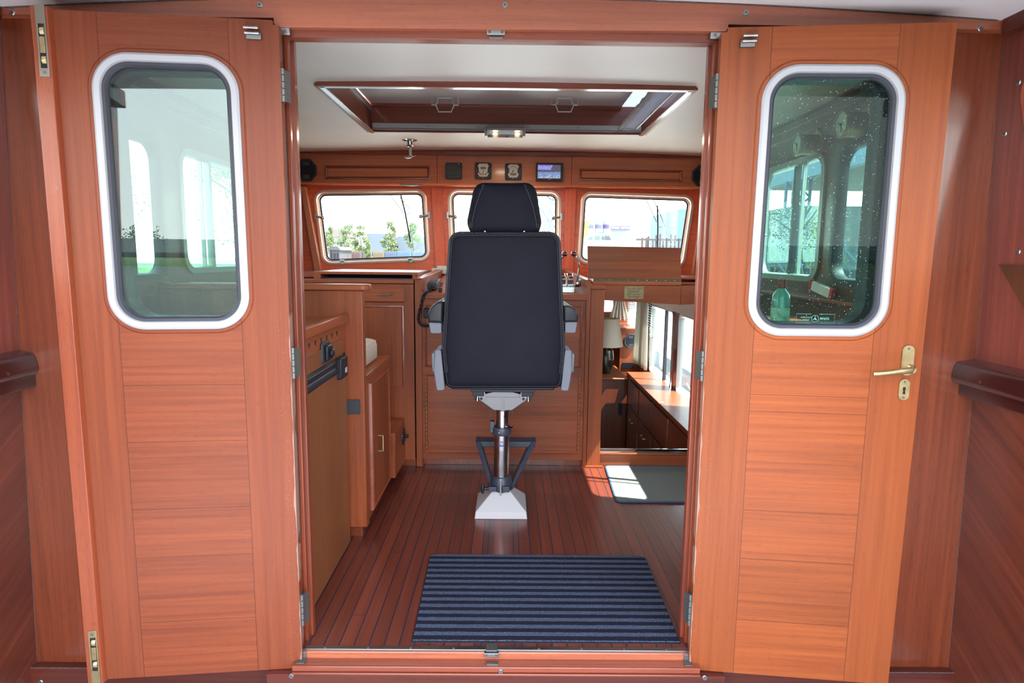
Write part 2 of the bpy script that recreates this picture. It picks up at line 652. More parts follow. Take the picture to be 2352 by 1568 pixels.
JX = 0.613          # half width of the doorway, inside the jambs
bwL = [at(258, 153, 1, .06), at(600, 153, 1, .06), at(600, 745, 1, .06), at(265, 745, 1, .06)]
zt, zb = 1.785, 1.035
HL = rpoly([(-1.140, zt), (-0.755, zt), (-0.755, zb), (-1.140, zb)], 0.09)
HR = rpoly([(0.765, zt), (1.128, zt), (1.128, zb), (0.765, zb)], 0.09)
mb = MB()
nseg = 24
XT = 1.40
outer = [Vector((-1.62, -0.30)), Vector((1.62, -0.30))] + [Vector((1.62 - 3.24 * i / nseg, 2.03)) for i in range(nseg + 1)]
door_hole = [Vector(p) for p in ((-0.639, -0.02), (0.639, -0.02), (0.639, 1.889), (-0.639, 1.889))]
mb.holed(outer, [HL, HR, door_hole], XZ, 0.03, 0.075)
struct('wall_aft', mb, MW_bulk, 'dark varnished upright bulkhead behind the two open door leaves')

for nm, H, lb in (('window_1', HL, 'black gasket and pane of the bulkhead window behind the left door leaf'),
                  ('window_2', HR, 'black gasket and pane of the bulkhead window behind the right door leaf')):
    f = MB()
    frame(f, H, XZ, [(-0.012, 0.022), (-0.012, 0.085), (0.022, 0.085), (0.022, 0.022)])
    fo = struct(nm, f, M_rubber, lb)
    p = MB()
    p.holed(inset(H, 0.012), [], XZ, 0.046, 0.050)
    p.build('window_pane', M_glassbk, fo)

# header board over the doors
mb = MB()
def arc_band(mb, x0, x1, zlo, y0, y1, base, k=0.0225, n=24, thick=None):
    for i in range(n):
        a, b = x0 + (x1 - x0) * i / n, x0 + (x1 - x0) * (i + 1) / n
        za, zb_ = camber(a, base, k), camber(b, base, k)
        la, lb_ = (za - thick, zb_ - thick) if thick else (zlo, zlo)
        mb.hexa([(a, y0, la), (b, y0, lb_), (b, y1, lb_), (a, y1, la), (a, y0, za), (b, y0, zb_), (b, y1, zb_), (a, y1, za)])
    return mb
pts = [Vector((-1.47, 1.905)), Vector((-0.640, 1.905)), Vector((-0.640, 1.880)), Vector((0.640, 1.884)), Vector((0.640, 1.903)), Vector((1.44, 1.898))]
top = [Vector((1.44 - 2.91 * i / 30, camber(1.44 - 2.91 * i / 30))) for i in range(31)]
mb.holed(pts + top, [], XZ, 0.0, 0.032)
header = struct('trim_header', mb, MW_header, 'reddish varnished header board above the doorway', bevel=0.003)

# lintel steps
mb = MB()
mb.box(-JX - 0.01, JX + 0.01, 0.022, 0.05, 1.860, 1.886)
mb.box(-JX - 0.01, JX + 0.01, 0.048, 0.082, 1.866, 1.900)
struct('trim_lintel', mb, MW_frameX, 'stepped wooden lintel of the doorway', bevel=0.002)
for sgn, nm in ((-1, 'trim_jamb_port'), (1, 'trim_jamb_starboard')):
    mb = MB()
    def bx(x0, x1, *r):
        mb.box(min(sgn * x0, sgn * x1), max(sgn * x0, sgn * x1), *r)
    bx(0.640, 0.668, 0.010, 0.034, -0.03, 1.900)
    bx(0.628, 0.636, 0.016, 0.034, -0.01, 1.876)
    bx(JX, 0.626, 0.030, 0.082, 0.000, 1.866)
    bx(JX + 0.004, 0.60 + 0.05, 0.033, 0.079, -0.02, 1.880)
    bx(0.606, 0.616, 0.060, 0.084, 0.000, 1.864)
    struct(nm, mb, MW_frameZ, 'reddish moulded jamb on the %s side of the doorway' % ('left' if sgn < 0 else 'right'), bevel=0.0025)
    # narrow sealing strip, worn silver
    mb = MB()
    bx(0.6255, 0.6285, 0.0145, 0.030, 0.35, 1.62)
    mb.build('draught_strip', M_caulk, bpy.data.objects[nm])

# threshold
thr = empty('trim_threshold', (0, 0, 0), 'stepped wooden threshold with a worn metal strip', kind='structure')
MB().box(-0.640, 0.640, -0.018, 0.03, -0.03, -0.004).build('threshold_step', MW_header, thr, bevel=0.003)
MB().box(-0.640, 0.640, -0.060, -0.016, -0.045, -0.026).build('threshold_ledge', MW_frameX, thr, bevel=0.003)
MB().box(-0.640, 0.640, -0.065, -0.030, -0.053, -0.0455).build('threshold_moulding', MW_frameX, thr, bevel=0.003)
MB().box(-JX - 0.006, JX + 0.006, -0.013, 0.006, -0.004, 0.002).build('metal_strip', M_steel, thr, bevel=0.001)
mb = MB()
for i in range(9):
    mb.lathe([(0.0045, 0), (0.0040, 0.0012), (0.001, 0.0008)], (-0.55 + i * 0.137, -0.004, 0.0018), n=10)
mb.each('strip_screw', M_darksteel, thr)
mb = MB()
mb.box(-1.52, 1.52, 0.0, 0.03, -0.30, -0.078)
mb.box(-0.72, 0.72, -0.060, 0.002, -0.115, -0.054)
struct('trim_sill', mb, MW_bulk, 'dark wooden board across the bulkhead below the threshold', bevel=0.002)
MW_sill = wood('sill_board_wood', (0.115, 0.024, 0.013, 1), (0.075, 0.014, 0.009, 1), 0, coat=0.2, spec=0.3, seed=8)
bpy.data.objects['trim_sill'].data.materials[0] = MW_sill

# sealant seams between bulkhead and cockpit sides
mb = MB()
for (x0, z0, x1, z1) in ((-1.500, -0.08, -1.428, 1.90), (1.486, -0.08, 1.4475, 1.88)):
    d = Vector((x1 - x0, 0, z1 - z0)).normalized()
    mb.tube([(x0, 0.029, z0), ((x0 + x1) / 2, 0.029, (z0 + z1) / 2), (x1, 0.029, z1)], 0.0010, 6)
mb.tube([(-1.50, 0.0, -0.0785), (-1.2, 0.0, -0.0785)], 0.0018, 6)
mb.tube([(1.13, 0.0, -0.0775), (1.49, 0.0, -0.0775)], 0.0018, 6)
mb.tube([(x / 10, -0.001, camber(x / 10) - 0.001) for x in range(-14, 15)], 0.0025, 6)
struct('trim_sealant', mb, M_caulk, 'thin pale sealant seams along the bulkhead edges')

# cockpit side walls, leaning, with a window opening above the rail
def sideX(z, sgn):
    if sgn < 0:
        return -1.500 + (z + 0.08) * (0.072 / 1.98)
    return 1.486 - (z + 0.08) * (0.0385 / 1.96)


for sgn, nm in ((-1, 'wall_port'), (1, 'wall_starboard')):
    lo, hi = MB(), MB()
    T = lambda u, v, w, s=sgn: Vector((sideX(v, s) + s * w, u, v))
    lo.holed([Vector(p) for p in ((-1.15, -0.35), (0.03, -0.35), (0.03, 0.88), (-1.15, 0.88))], [], T, 0.0, 0.05)
    hole = rpoly([(-0.040, 1.790), (-1.04, 1.790), (-1.04, 1.18), (-0.215, 1.18)], 0.085)
    hi.holed([Vector(p) for p in ((-1.15, 0.88), (0.03, 0.88), (0.03, 2.03), (-1.15, 2.03))], [hole], T, 0.0, 0.05)
    w = struct(nm, lo, MW_diag, '%s cockpit side, dark planks with slanted grain' % ('left' if sgn < 0 else 'right'))
    hi.build('upper_panel', MW_sideup, w)
    f = MB()
    frame(f, hole, T, [(-0.006, -0.012), (-0.006, 0.055), (0.018, 0.055), (0.018, -0.012), (0.006, -0.018)])
    f.build('window_rim', MW_frameZ, w)
    g = MB()
    g.holed(inset(hole, 0.01), [], T, 0.030, 0.034)
    g.build('side_pane', M_glass, w)
# slanted brace panel on starboard
mb = MB()
T = lambda u, v, w: Vector((sideX(v, 1) - w, u, v))
mb.prism([Vector(p) for p in ((-0.035, 1.24), (-0.30, 0.94), (-1.1, 0.94), (-1.1, 1.24))], T, 0.0, 0.006)
struct('trim_brace', mb, wood('brown_side_panel', (0.12, 0.036, 0.014, 1), (0.07, 0.019, 0.009, 1), 2, coat=0.4), 'brown slanted panel above the right handrail')

# top edge board on the sides
for sgn in (-1, 1):
    mb = MB()
    xs = 1.425 if sgn < 0 else 1.44
    for i in range(1):
        mb.hexa([Vector((sgn * (xs - 0.03), -1.15, 1.855)), Vector((sgn * (xs + 0.02), -1.15, 1.855)), Vector((sgn * (xs + 0.02), -0.004, 1.885)), Vector((sgn * (xs - 0.03), -0.004, 1.885)),
                 Vector((sgn * (xs - 0.03), -1.15, 1.925)), Vector((sgn * (xs + 0.02), -1.15, 1.925)), Vector((sgn * (xs + 0.02), -0.004, 1.925)), Vector((sgn * (xs - 0.03), -0.004, 1.925))])
    struct('trim_side_%s' % ('port' if sgn < 0 else 'starboard'), mb, MW_sill, 'short board under the %s roof corner' % ('left' if sgn < 0 else 'right'), bevel=0.004)

# overhead of the aft deck
mb = MB()
arc_band(mb, -1.75, 2.35, 0, -1.10, 0.0, 2.02, thick=0.052, n=36)  # right side carried far out, unseen, to keep sun off the leaf
struct('ceiling_aft_deck', mb, M_roofwhite, 'white cambered overhead of the aft deck')
mb = MB()
mb.box(-1.75, 1.75, -3.2, 0.0, -0.36, -0.135)
struct('floor_aft_deck', mb, pbr('pale_grey_deck_paint', (0.36, 0.37, 0.39, 1), 0.6, noise=0.05), 'pale painted aft deck below the threshold')

# handrails
for sgn in (-1, 1):
    side = 'left' if sgn < 0 else 'right'
    r = empty('handrail', (sgn * 1.43, 0.0, 0.86), 'dark red wooden handrail on the %s cockpit side' % side, 'handrail', 'cockpit handrails')
    x_in = 1.392 if sgn > 0 else 1.404
    xo = abs(sideX(0.9, sgn)) + 0.002
    T = lambda u, v, w, s=sgn: Vector((s * u, w, v))
    prof = rpoly([(x_in, 0.876), (xo, 0.868), (xo, 0.952), (x_in + 0.012, 0.940)], [0.022, 0.002, 0.004, 0.022], 5)
    MB().prism(prof, T, -1.1, 0.028).build('rail_cap', MW_rail, r)
    prof = rpoly([(xo - 0.045, 0.838), (xo, 0.826), (xo, 0.872), (xo - 0.045, 0.880)], 0.004, 3)
    MB().prism(prof, T, -1.1, 0.028).build('rail_cleat', MW_rail, r)
    pl = MB()
    for i in range(6):
        pl.lathe([(0.006, 0), (0.006, 0.0015), (0.0005, 0.002)], (sgn * (x_in + 0.0052), -0.09 - 0.17 * i, 0.900), (-sgn, 0, 0), n=12)
    pl.each('wood_plug', MW_sill, r)

# ------------------------------------------------------------------ door leaves
def door_wood(name, x0, x1, seams, c1, c2, zmin, cap=None):
    """leaf local coords: upright grain in the stiles, across grain between x0(z)..x1(z)"""
    m, t, b = newmat(name)
    c = nd(t, 'ShaderNodeTexCoord')
    vec = c.outputs['Object']
    colV, hV = wood_nodes(t, vec, c1, c2, 2, 1.3, 0.08, 0.3)
    c1h = tuple(min(1, a * 1.12) for a in c1[:3]) + (1,)
    c2h = tuple(a * 1.0 for a in c2[:3]) + (1,)
    colH, hH = wood_nodes(t, vec, c1h, c2h, 0, 7.7, 0.12, 0.4)
    sp = nd(t, 'ShaderNodeSeparateXYZ')
    t.links.new(vec, sp.inputs[0])

    def math_(op, a, bb=None, cc=None):
        n = nd(t, 'ShaderNodeMath', operation=op)
        for i, q in enumerate((a, bb, cc)):
            if q is None:
                continue
            if isinstance(q, (int, float)):
                n.inputs[i].default_value = q
            else:
                t.links.new(q, n.inputs[i])
        return n.outputs[0]
    X, Z = sp.outputs['X'], sp.outputs['Z']
    mid, half = (x0 + x1) / 2, (x1 - x0) / 2
    dx = math_('ABSOLUTE', math_('SUBTRACT', X, mid))
    inside = math_('LESS_THAN', dx, half)
    line = math_('LESS_THAN', math_('ABSOLUTE', math_('SUBTRACT', dx, half)), 0.0009)
    tone = None
    for i, (z, s_) in enumerate(seams):
        l = math_('MULTIPLY', math_('LESS_THAN', math_('ABSOLUTE', math_('SUBTRACT', Z, z)), 0.0008), inside)
        line = math_('MAXIMUM', line, l)
        above = math_('MULTIPLY', math_('GREATER_THAN', Z, z), s_)
        tone = above if tone is None else math_('ADD', tone, above)
    mix = nd(t, 'ShaderNodeMix', data_type='RGBA')
    t.links.new(inside, mix.inputs[0])
    t.links.new(colV, mix.inputs[6])
    t.links.new(colH, mix.inputs[7])
    tn = math_('ADD', math_('MULTIPLY', tone, inside), 1.0)
    sc = nd(t, 'ShaderNodeVectorMath', operation='SCALE')
    t.links.new(mix.outputs[2], sc.inputs[0])
    t.links.new(math_('MULTIPLY', tn, math_('SUBTRACT', 1.0, math_('MULTIPLY', line, 0.6))), sc.inputs['Scale'])
    wn_ = nd(t, 'ShaderNodeTexNoise', Scale=260.0, Detail=3.0)
    t.links.new(vec, wn_.inputs['Vector'])
    wl_ = nd(t, 'ShaderNodeTexNoise', Scale=7.0, Detail=2.0)
    t.links.new(vec, wl_.inputs['Vector'])
    nearhinge = math_('LESS_THAN', math_('ABSOLUTE', X), 0.040)
    edge_ = math_('LESS_THAN', math_('ABSOLUTE', X), math_('MULTIPLY', math_('SUBTRACT', wl_.outputs['Fac'], 0.42), 0.03))
    low = math_('LESS_THAN', Z, 1.1)
    spk = math_('MULTIPLY', math_('GREATER_THAN', math_('ADD', wn_.outputs['Fac'], math_('MULTIPLY', wl_.outputs['Fac'], 0.25)), 0.80), nearhinge)
    wear = math_('MULTIPLY', math_('MULTIPLY', math_('MAXIMUM', spk, edge_), low), 0.45)
    wm_ = nd(t, 'ShaderNodeMix', data_type='RGBA')
    t.links.new(wear, wm_.inputs[0])
    t.links.new(sc.outputs[0], wm_.inputs[6])
    wm_.inputs[7].default_value = (0.45, 0.30, 0.24, 1)
    t.links.new(wm_.outputs[2], b.inputs['Base Color'])
    b.inputs['Roughness'].default_value = 0.5
    b.inputs['Specular IOR Level'].default_value = 0.3
    b.inputs['Coat Weight'].default_value = 0.12
    b.inputs['Coat Roughness'].default_value = 0.25
    bp = nd(t, 'ShaderNodeBump', Strength=0.1, Distance=0.001)
    t.links.new(hV, bp.inputs['Height'])
    t.links.new(bp.outputs[0], b.inputs['Normal'])
    return m


def leaf_local(E, px, py, w=0.0):
    M0 = WM[E.name]
    o = M0 @ Vector((0, w, 0))
    n = M0.to_3x3() @ Vector((0, 1, 0))
    d = Fw * FPX + Rt * (px - 1176) - Up * (py - 784)
    p = CAM + d * ((o - CAM).dot(n) / d.dot(n))
    q = M0.inverted() @ p
    return Vector((q.x, q.z))


def make_leaf(E, poly, win, mat, glassmat, radius):
    M0 = WM[E.name]
    T = lambda u, v, w: M0 @ Vector((u, w, v))
    hole = rpoly(win, radius, 16)
    MB().holed(poly, [inset(hole, 0.004)], T, 0.0, 0.036).build('leaf_panel', mat, E)
    # moulded wooden lip round the window
    f = MB()
    frame(f, hole, T, [(-0.014, 0.0005), (-0.009, -0.004), (-0.001, -0.004), (0.0, 0.004), (-0.014, 0.004)])
    f.build('window_lip', mat, E)
    f = MB()
    frame(f, hole, T, [(-0.002, 0.004), (0.0, -0.006), (0.006, -0.010), (0.020, -0.009), (0.023, -0.004), (0.023, 0.042), (-0.002, 0.042)])
    f.build('window_frame', M_alu, E)
    f = MB()
    frame(f, hole, T, [(0.021, -0.003), (0.031, -0.002), (0.036, 0.004), (0.036, 0.016), (0.021, 0.016)])
    f.build('window_gasket', M_rubber, E)
    g = MB()
    g.holed(inset(hole, 0.030), [], T, 0.009, 0.013)
    g.build('glass_pane', glassmat, E)
    return T, hole


A = 0.1022
D1 = empty('door_1', (-0.617, -0.030, 0), 'left door leaf, orange teak with a rounded window and edge bolts', kind='structure', rz=A)
D2 = empty('door_2', (0.613, -0.030, 0), 'right door leaf, orange teak with rounded window, lever handle and keyhole', kind='structure', rz=-A)
L = lambda px, py, w=0.0: leaf_local(D1, px, py, w)
Rr = lambda px, py, w=0.0: leaf_local(D2, px, py, w)

ps = [L(628, 47), L(695, 1531), L(243, 1562), L(110, 24)]
win = [L(207, 118), L(255, 757), L(577, 754), L(546, 131)]
zs = [L(400, y).y for y in (884, 1014, 1168, 1278, 1426)]
xl = (L(215, 60).x + L(287, 800).x + L(325, 1500).x) / 3
xr = (L(520, 60).x + L(563, 800).x + L(590, 1500).x) / 3
matL = door_wood('left_door_teak', xl, xr, [(zs[4], 0.0), (zs[4], -0.06), (zs[3], 0.05), (zs[2], -0.08), (zs[1], 0.02), (zs[0], 0.04)], T_OR1, T_OR2, 0)
sq = [Vector((-0.010, ps[0].y)), Vector((-0.002, ps[0].y - 0.012)), Vector((-0.002, ps[1].y)), Vector((ps[2].x, ps[2].y)), Vector((ps[3].x, ps[3].y))]
sq = [Vector((-0.016, 1.888)), Vector((-0.016, 1.876)), Vector((0.0, 1.876)), Vector((0.0, -0.052)), Vector((ps[2].x, -0.052)), Vector((ps[3].x, 1.888))]
TL, holeL = make_leaf(D1, sq, win, matL, M_glassdoor, 0.098)
# raised closing strip with the two flush bolts along the free edge
s0, s1, s2, s3 = L(62, 20, -0.016), L(107, 22, -0.016), L(236, 1561, -0.016), L(206, 1558, -0.016)
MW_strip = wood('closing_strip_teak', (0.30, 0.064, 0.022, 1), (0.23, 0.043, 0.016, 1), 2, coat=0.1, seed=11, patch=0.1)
xs0, xs1 = (s0.x + s3.x) / 2, (s1.x + s2.x) / 2
st = MB()
st.hexa([TL(xs0, -0.055, 0.012), TL(xs1 + 0.012, -0.055, 0.012), TL(xs1 + 0.012, -0.055, -0.001), TL(xs1, -0.055, -0.016)][::-1] + [TL(xs0, 1.891, 0.012), TL(xs1 + 0.012, 1.891, 0.012), TL(xs1 + 0.012, 1.891, -0.001), TL(xs1, 1.891, -0.016)][::-1])
st = MB()
st.prism([Vector(p) for p in ((xs0, 0.014), (xs1 + 0.006, 0.014), (xs1 + 0.006, 0.0), (xs1, -0.016), (xs0, -0.016))], lambda u, v, w: TL(u, w, v), -0.055, 1.891)
st.build('closing_strip', MW_strip, D1, bevel=0.0015)
xm = (xs0 + xs1) / 2 + 0.004
hw = 0.0125
for z0, z1, up in ((leaf_local(D1, 95, 176, -0.017).y, 1.893, 1), (-0.057, leaf_local(D1, 220, 1448, -0.017).y, -1)):
    pl = MB()
    ln = z1 - z0
    slot0, slot1 = (z0 + 0.022, z0 + 0.022 + ln * 0.62) if up > 0 else (z1 - 0.022 - ln * 0.62, z1 - 0.022)
    pl.holed(rect(xm - hw, xm + hw, z0, z1), [rect(xm - 0.008, xm + 0.008, slot0, slot1)], TL, -0.0185, -0.0165)
    fb = pl.build('flush_bolt', pbr('bronze_bolt_plate', (0.30, 0.26, 0.21, 1), 0.35, metal=0.8) if up > 0 else M_brass, D1, bevel=0.0004)
    MB().hexa([TL(xm - 0.0078, slot0 + 0.001, -0.0164), TL(xm + 0.0078, slot0 + 0.001, -0.0164), TL(xm + 0.0078, slot0 + 0.001, -0.0168), TL(xm - 0.0078, slot0 + 0.001, -0.0168),
               TL(xm - 0.0078, slot1 - 0.001, -0.0164), TL(xm + 0.0078, slot1 - 0.001, -0.0164), TL(xm + 0.0078, slot1 - 0.001, -0.0168), TL(xm - 0.0078, slot1 - 0.001, -0.0168)]).build('bolt_slot', M_void, fb)
    mid = (slot0 + slot1) / 2
    q = (slot1 - slot0) / 2
    rl = MB()
    for zc in (mid - q * 0.62, mid + q * 0.68):
        rl.lathe([(0.0005, -0.0055), (0.012, -0.0055), (0.0125, 0), (0.012, 0.0055), (0.0005, 0.0055)], TL(xm + 0.0015, zc, -0.0095), WM[D1.name].to_3x3() @ Vector((1, 0, 0)), n=20)
    rl.each('bolt_roller', M_brasslt, fb)
    MB().hexa([TL(xm - 0.0066, mid - q * 0.32, -0.0172), TL(xm + 0.0066, mid - q * 0.32, -0.0172), TL(xm + 0.0066, mid - q * 0.32, -0.0192), TL(xm - 0.0066, mid - q * 0.32, -0.0192),
               TL(xm - 0.0066, mid + q * 0.42, -0.0172), TL(xm + 0.0066, mid + q * 0.42, -0.0172), TL(xm + 0.0066, mid + q * 0.42, -0.0192), TL(xm - 0.0066, mid + q * 0.42, -0.0192)]).build('bolt_lever', M_brass, fb, bevel=0.0006)
    sc = MB()
    yv = WM[D1.name].to_3x3() @ Vector((0, -1, 0))
    zc = z0 + 0.011 if up > 0 else z1 - 0.011
    sc.lathe([(0.0042, 0), (0.0042, 0.0006), (0.0012, 0.0008), (0.001, 0.0001)], TL(xm, zc, -0.0185), yv, n=14)
    sc.build('bolt_screw', M_darksteel, fb)
# plugs in the strip
pg = MB()
yv = WM[D1.name].to_3x3() @ Vector((0, -1, 0))
for z in (0.42, 0.14, 1.05, 1.42):
    pg.lathe([(0.0055, 0), (0.0055, 0.0004), (0.0003, 0.0005)], TL(xs1 - 0.012, z, -0.016), yv, n=14)
pg.each('wood_plug', MW_frameZ, D1)

ps = [Rr(1662, 68), Rr(1582, 1535), Rr(2040, 1568), Rr(2199, 55)]
win = [Rr(1754, 148), Rr(1713, 770), Rr(2033, 773), Rr(2085, 150)]
zs = [Rr(1850, y).y for y in (909, 948, 1177, 1290, 1432)]
xl = (Rr(1782, 100).x + Rr(1722, 800).x + Rr(1688, 1450).x) / 3
xr = (Rr(2072, 100).x + Rr(2006, 800).x + Rr(1940, 1450).x) / 3
matR = door_wood('right_door_teak', xl, xr, [(zs[4], 0.0), (zs[4], -0.05), (zs[3], 0.04), (zs[2], 0.08), (zs[1], -0.02), (zs[0], 0.05)],
                 (0.28, 0.063, 0.0130, 1), (0.21, 0.042, 0.0088, 1), 0)
wr = (ps[2].x + ps[3].x) / 2
sq = [Vector((0.016, 1.884)), Vector((0.016, 1.872)), Vector((0.0, 1.872)), Vector((0.0, -0.050)), Vector((ps[2].x, -0.054)), Vector((ps[3].x, 1.884))]
TR, holeR = make_leaf(D2, sq, win, matR, M_glassdoorR, 0.098)

yv2 = WM[D2.name].to_3x3() @ Vector((0, -1, 0))
xv2 = WM[D2.name].to_3x3() @ Vector((1, 0, 0))
# lever handle
c = Rr(2083, 827)
hp = MB()
hp.holed(rpoly([(c.x - 0.0165, c.y - 0.044), (c.x + 0.0165, c.y - 0.044), (c.x + 0.0165, c.y + 0.044), (c.x - 0.0165, c.y + 0.044)], 0.0164, 8), [], TR, -0.006, 0.0)
hd = hp.build('door_handle', M_brass, D2, bevel=0.0012, label='brass lever handle on an oval plate')
piv = Rr(2083, 845)
lv = MB()
def P2(px, py, w):
    q = Rr(px, py, w)
    return TR(q.x, q.y, w)
lv.tube([TR(piv.x, piv.y, -0.004), TR(piv.x, piv.y, -0.034)], 0.0095, 16)
lv.tube([P2(2086, 842, -0.036), P2(2095, 845, -0.042), P2(2092, 850, -0.048), P2(2070, 852, -0.050), P2(2040, 856, -0.050), P2(2015, 858, -0.050), P2(2006, 858, -0.048)],
        [0.009, 0.0095, 0.0095, 0.0085, 0.0075, 0.0072, 0.0066], 14)
lv.build('lever', M_brass, hd)
sc = MB()
sc.lathe([(0.004, 0), (0.0038, 0.0008), (0.001, 0.0006)], TR(c.x, c.y + 0.034, -0.006), yv2, n=14)
sc.build('handle_screw', M_darksteel, hd)
c = Rr(2075, 894)
key = rpoly([(c.x - 0.0025, c.y - 0.004), (c.x - 0.0045, c.y - 0.013), (c.x + 0.0045, c.y - 0.013), (c.x + 0.0025, c.y - 0.004), (c.x + 0.0045, c.y + 0.001), (c.x + 0.0035, c.y + 0.008), (c.x - 0.0035, c.y + 0.008), (c.x - 0.0045, c.y + 0.001)], 0.0008, 2)
es = MB()
es.holed(rpoly([(c.x - 0.0145, c.y - 0.031), (c.x + 0.0145, c.y - 0.031), (c.x + 0.0145, c.y + 0.031), (c.x - 0.0145, c.y + 0.031)], 0.0142, 8), [key], TR, -0.005, 0.0)
es = es.build('keyhole_plate', M_brass, D2, bevel=0.0008, label='oval brass keyhole plate')
MB().holed(inset(key, -0.0005), [], TR, -0.0012, -0.0004).build('keyhole', M_void, es)
sc = MB()
for dz in (-0.023, 0.023):
    sc.lathe([(0.0035, 0), (0.0033, 0.0008), (0.001, 0.0006)], TR(c.x, c.y + dz, -0.005), yv2, n=14)
sc.each('plate_screw', M_darksteel, es)
# lock edge plate
q = Rr(2119, 890)
MB().hexa([TR(wr - 0.001, q.y - 0.10, 0.01), TR(wr + 0.0015, q.y - 0.10, 0.01), TR(wr + 0.0015, q.y - 0.10, 0.028), TR(wr - 0.001, q.y - 0.10, 0.028),
           TR(wr - 0.001, q.y + 0.10, 0.01), TR(wr + 0.0015, q.y + 0.10, 0.01), TR(wr + 0.0015, q.y + 0.10, 0.028), TR(wr - 0.001, q.y + 0.10, 0.028)]).build('lock_edge_plate', M_darksteel, D2)

# door clips (spring catch: plate and two rollers)
def clip(E, T, L_, px, py, sgn):
    c = L_(px, py)
    xv = WM[E.name].to_3x3() @ Vector((1, 0, 0))
    b = MB()
    b.hexa([T(c.x - 0.020, c.y - 0.015, 0.0), T(c.x + 0.020, c.y - 0.015, 0.0), T(c.x + 0.020, c.y - 0.015, -0.009), T(c.x - 0.020, c.y - 0.015, -0.009),
            T(c.x - 0.020, c.y + 0.004, 0.0), T(c.x + 0.020, c.y + 0.004, 0.0), T(c.x + 0.020, c.y + 0.002, -0.012), T(c.x - 0.020, c.y + 0.002, -0.012)])
    o = b.build('door_catch', pbr('satin_catch', (0.20, 0.19, 0.19, 1), 0.45, metal=0.8), E, bevel=0.0015)
    r = MB()
    for dz, dx in ((0.012, sgn * 0.004), (-0.002, sgn * 0.002)):
        r.lathe([(0.0008, -0.019), (0.0040, -0.019), (0.0040, -0.008), (0.0034, -0.008), (0.0034, 0.008), (0.0040, 0.008), (0.0040, 0.019), (0.0008, 0.019)], T(c.x + dx, c.y + dz, -0.017), xv, n=14)
    r.each('catch_roller', M_steel, o)
clip(D1, TL, L, 584, 79, -1)
clip(D2, TR, Rr, 1716, 97, 1)

# hinges (three per leaf)
def hinge(E, T, px, y0, y1, sgn, L_):
    za, zb_ = L_(px, y0).y, L_(px, y1).y
    h = MB()
    h.hexa([T(0.0005 * sgn, zb_, 0.002), T(0.0025 * -sgn, zb_, 0.002), T(0.0025 * -sgn, zb_, 0.034), T(0.0005 * sgn, zb_, 0.034),
            T(0.0005 * sgn, za, 0.002), T(0.0025 * -sgn, za, 0.002), T(0.0025 * -sgn, za, 0.034), T(0.0005 * sgn, za, 0.034)])
    o = h.build('hinge', M_darksteel, E)
    b = MB()
    n = 5
    for i in range(n):
        a, c_ = zb_ + (za - zb_) * i / n, zb_ + (za - zb_) * (i + 1) / n
        b.lathe([(0.001, a + 0.001), (0.0055, a + 0.001), (0.0055, c_ - 0.001), (0.001, c_ - 0.001)], T(-sgn * 0.006, 0, 0.004), n=12)
    b.build('hinge_knuckle', M_darksteel, o)
    p = MB()
    p.hexa([T(-sgn * 0.006, zb_ + 0.003, 0.006), T(-sgn * 0.020, zb_ + 0.003, 0.030), T(-sgn * 0.021, zb_ + 0.003, 0.029), T(-sgn * 0.008, zb_ + 0.003, 0.005),
            T(-sgn * 0.006, za - 0.003, 0.006), T(-sgn * 0.020, za - 0.003, 0.030), T(-sgn * 0.021, za - 0.003, 0.029), T(-sgn * 0.008, za - 0.003, 0.005)])
    p.build('hinge_plate', M_darksteel, o)
hinge(D1, TL, 648, 156, 234, -1, L)
hinge(D1, TL, 668, 798, 870, -1, L)
hinge(D1, TL, 690, 1366, 1438, -1, L)
hinge(D2, TR, 1648, 168, 248, 1, Rr)
hinge(D2, TR, 1620, 806, 876, 1, Rr)
hinge(D2, TR, 1590, 1366, 1438, 1, Rr)


def text_mesh(name, txt, size, mat, parent, M, extrude=0.0003, align='CENTER', bold=0.0, spacing=1.0):
    cu = bpy.data.curves.new(name, 'FONT')
    cu.body = txt
    cu.size = size
    cu.extrude = extrude
    cu.align_x = align
    cu.align_y = 'CENTER'
    cu.offset = bold
    cu.space_character = spacing
    tmp = bpy.data.objects.new(name + '_tmp', cu)
    COL.objects.link(tmp)
    dg = bpy.context.evaluated_depsgraph_get()
    me = bpy.data.meshes.new_from_object(tmp.evaluated_get(dg))
    bpy.data.objects.remove(tmp)
    bpy.data.curves.remove(cu)
    P = WM.get(parent.name, Matrix()) if parent else Matrix()
    me.transform(P.inverted() @ M)
    me.materials.clear()
    me.materials.append(mat)
    o = bpy.data.objects.new(name, me)
    COL.objects.link(o)
    if parent:
        o.parent = parent
    WM[o.name] = P
    return o


# mirror-written sticker on the far side of the right glass
sc0, sc1 = Rr(1831, 727, 0.014), Rr(1914, 750, 0.014)
cx, cz = (sc0.x + sc1.x) / 2, (sc0.y + sc1.y) / 2 + 0.009
hw, hh = (sc1.x - sc0.x) / 2, abs(sc1.y - sc0.y) / 2
stk = MB()
wz = 0.0142
for (a0, a1, b0, b1) in ((-hw, -0.012, hh - 0.001, hh), (0.010, hw, hh - 0.001, hh), (-hw, -0.012, -hh, -hh + 0.001), (0.010, hw, -hh, -hh + 0.001),
                         (-hw - 0.002, -hw - 0.0016, -hh - 0.002, hh + 0.002), (hw + 0.0016, hw + 0.002, -hh - 0.002, hh + 0.002)):
    stk.hexa([TR(cx + a0, cz + b0, wz), TR(cx + a1, cz + b0, wz), TR(cx + a1, cz + b0, wz + 0.0004), TR(cx + a0, cz + b0, wz + 0.0004),
              TR(cx + a0, cz + b1, wz), TR(cx + a1, cz + b1, wz), TR(cx + a1, cz + b1, wz + 0.0004), TR(cx + a0, cz + b1, wz + 0.0004)])
n = 36
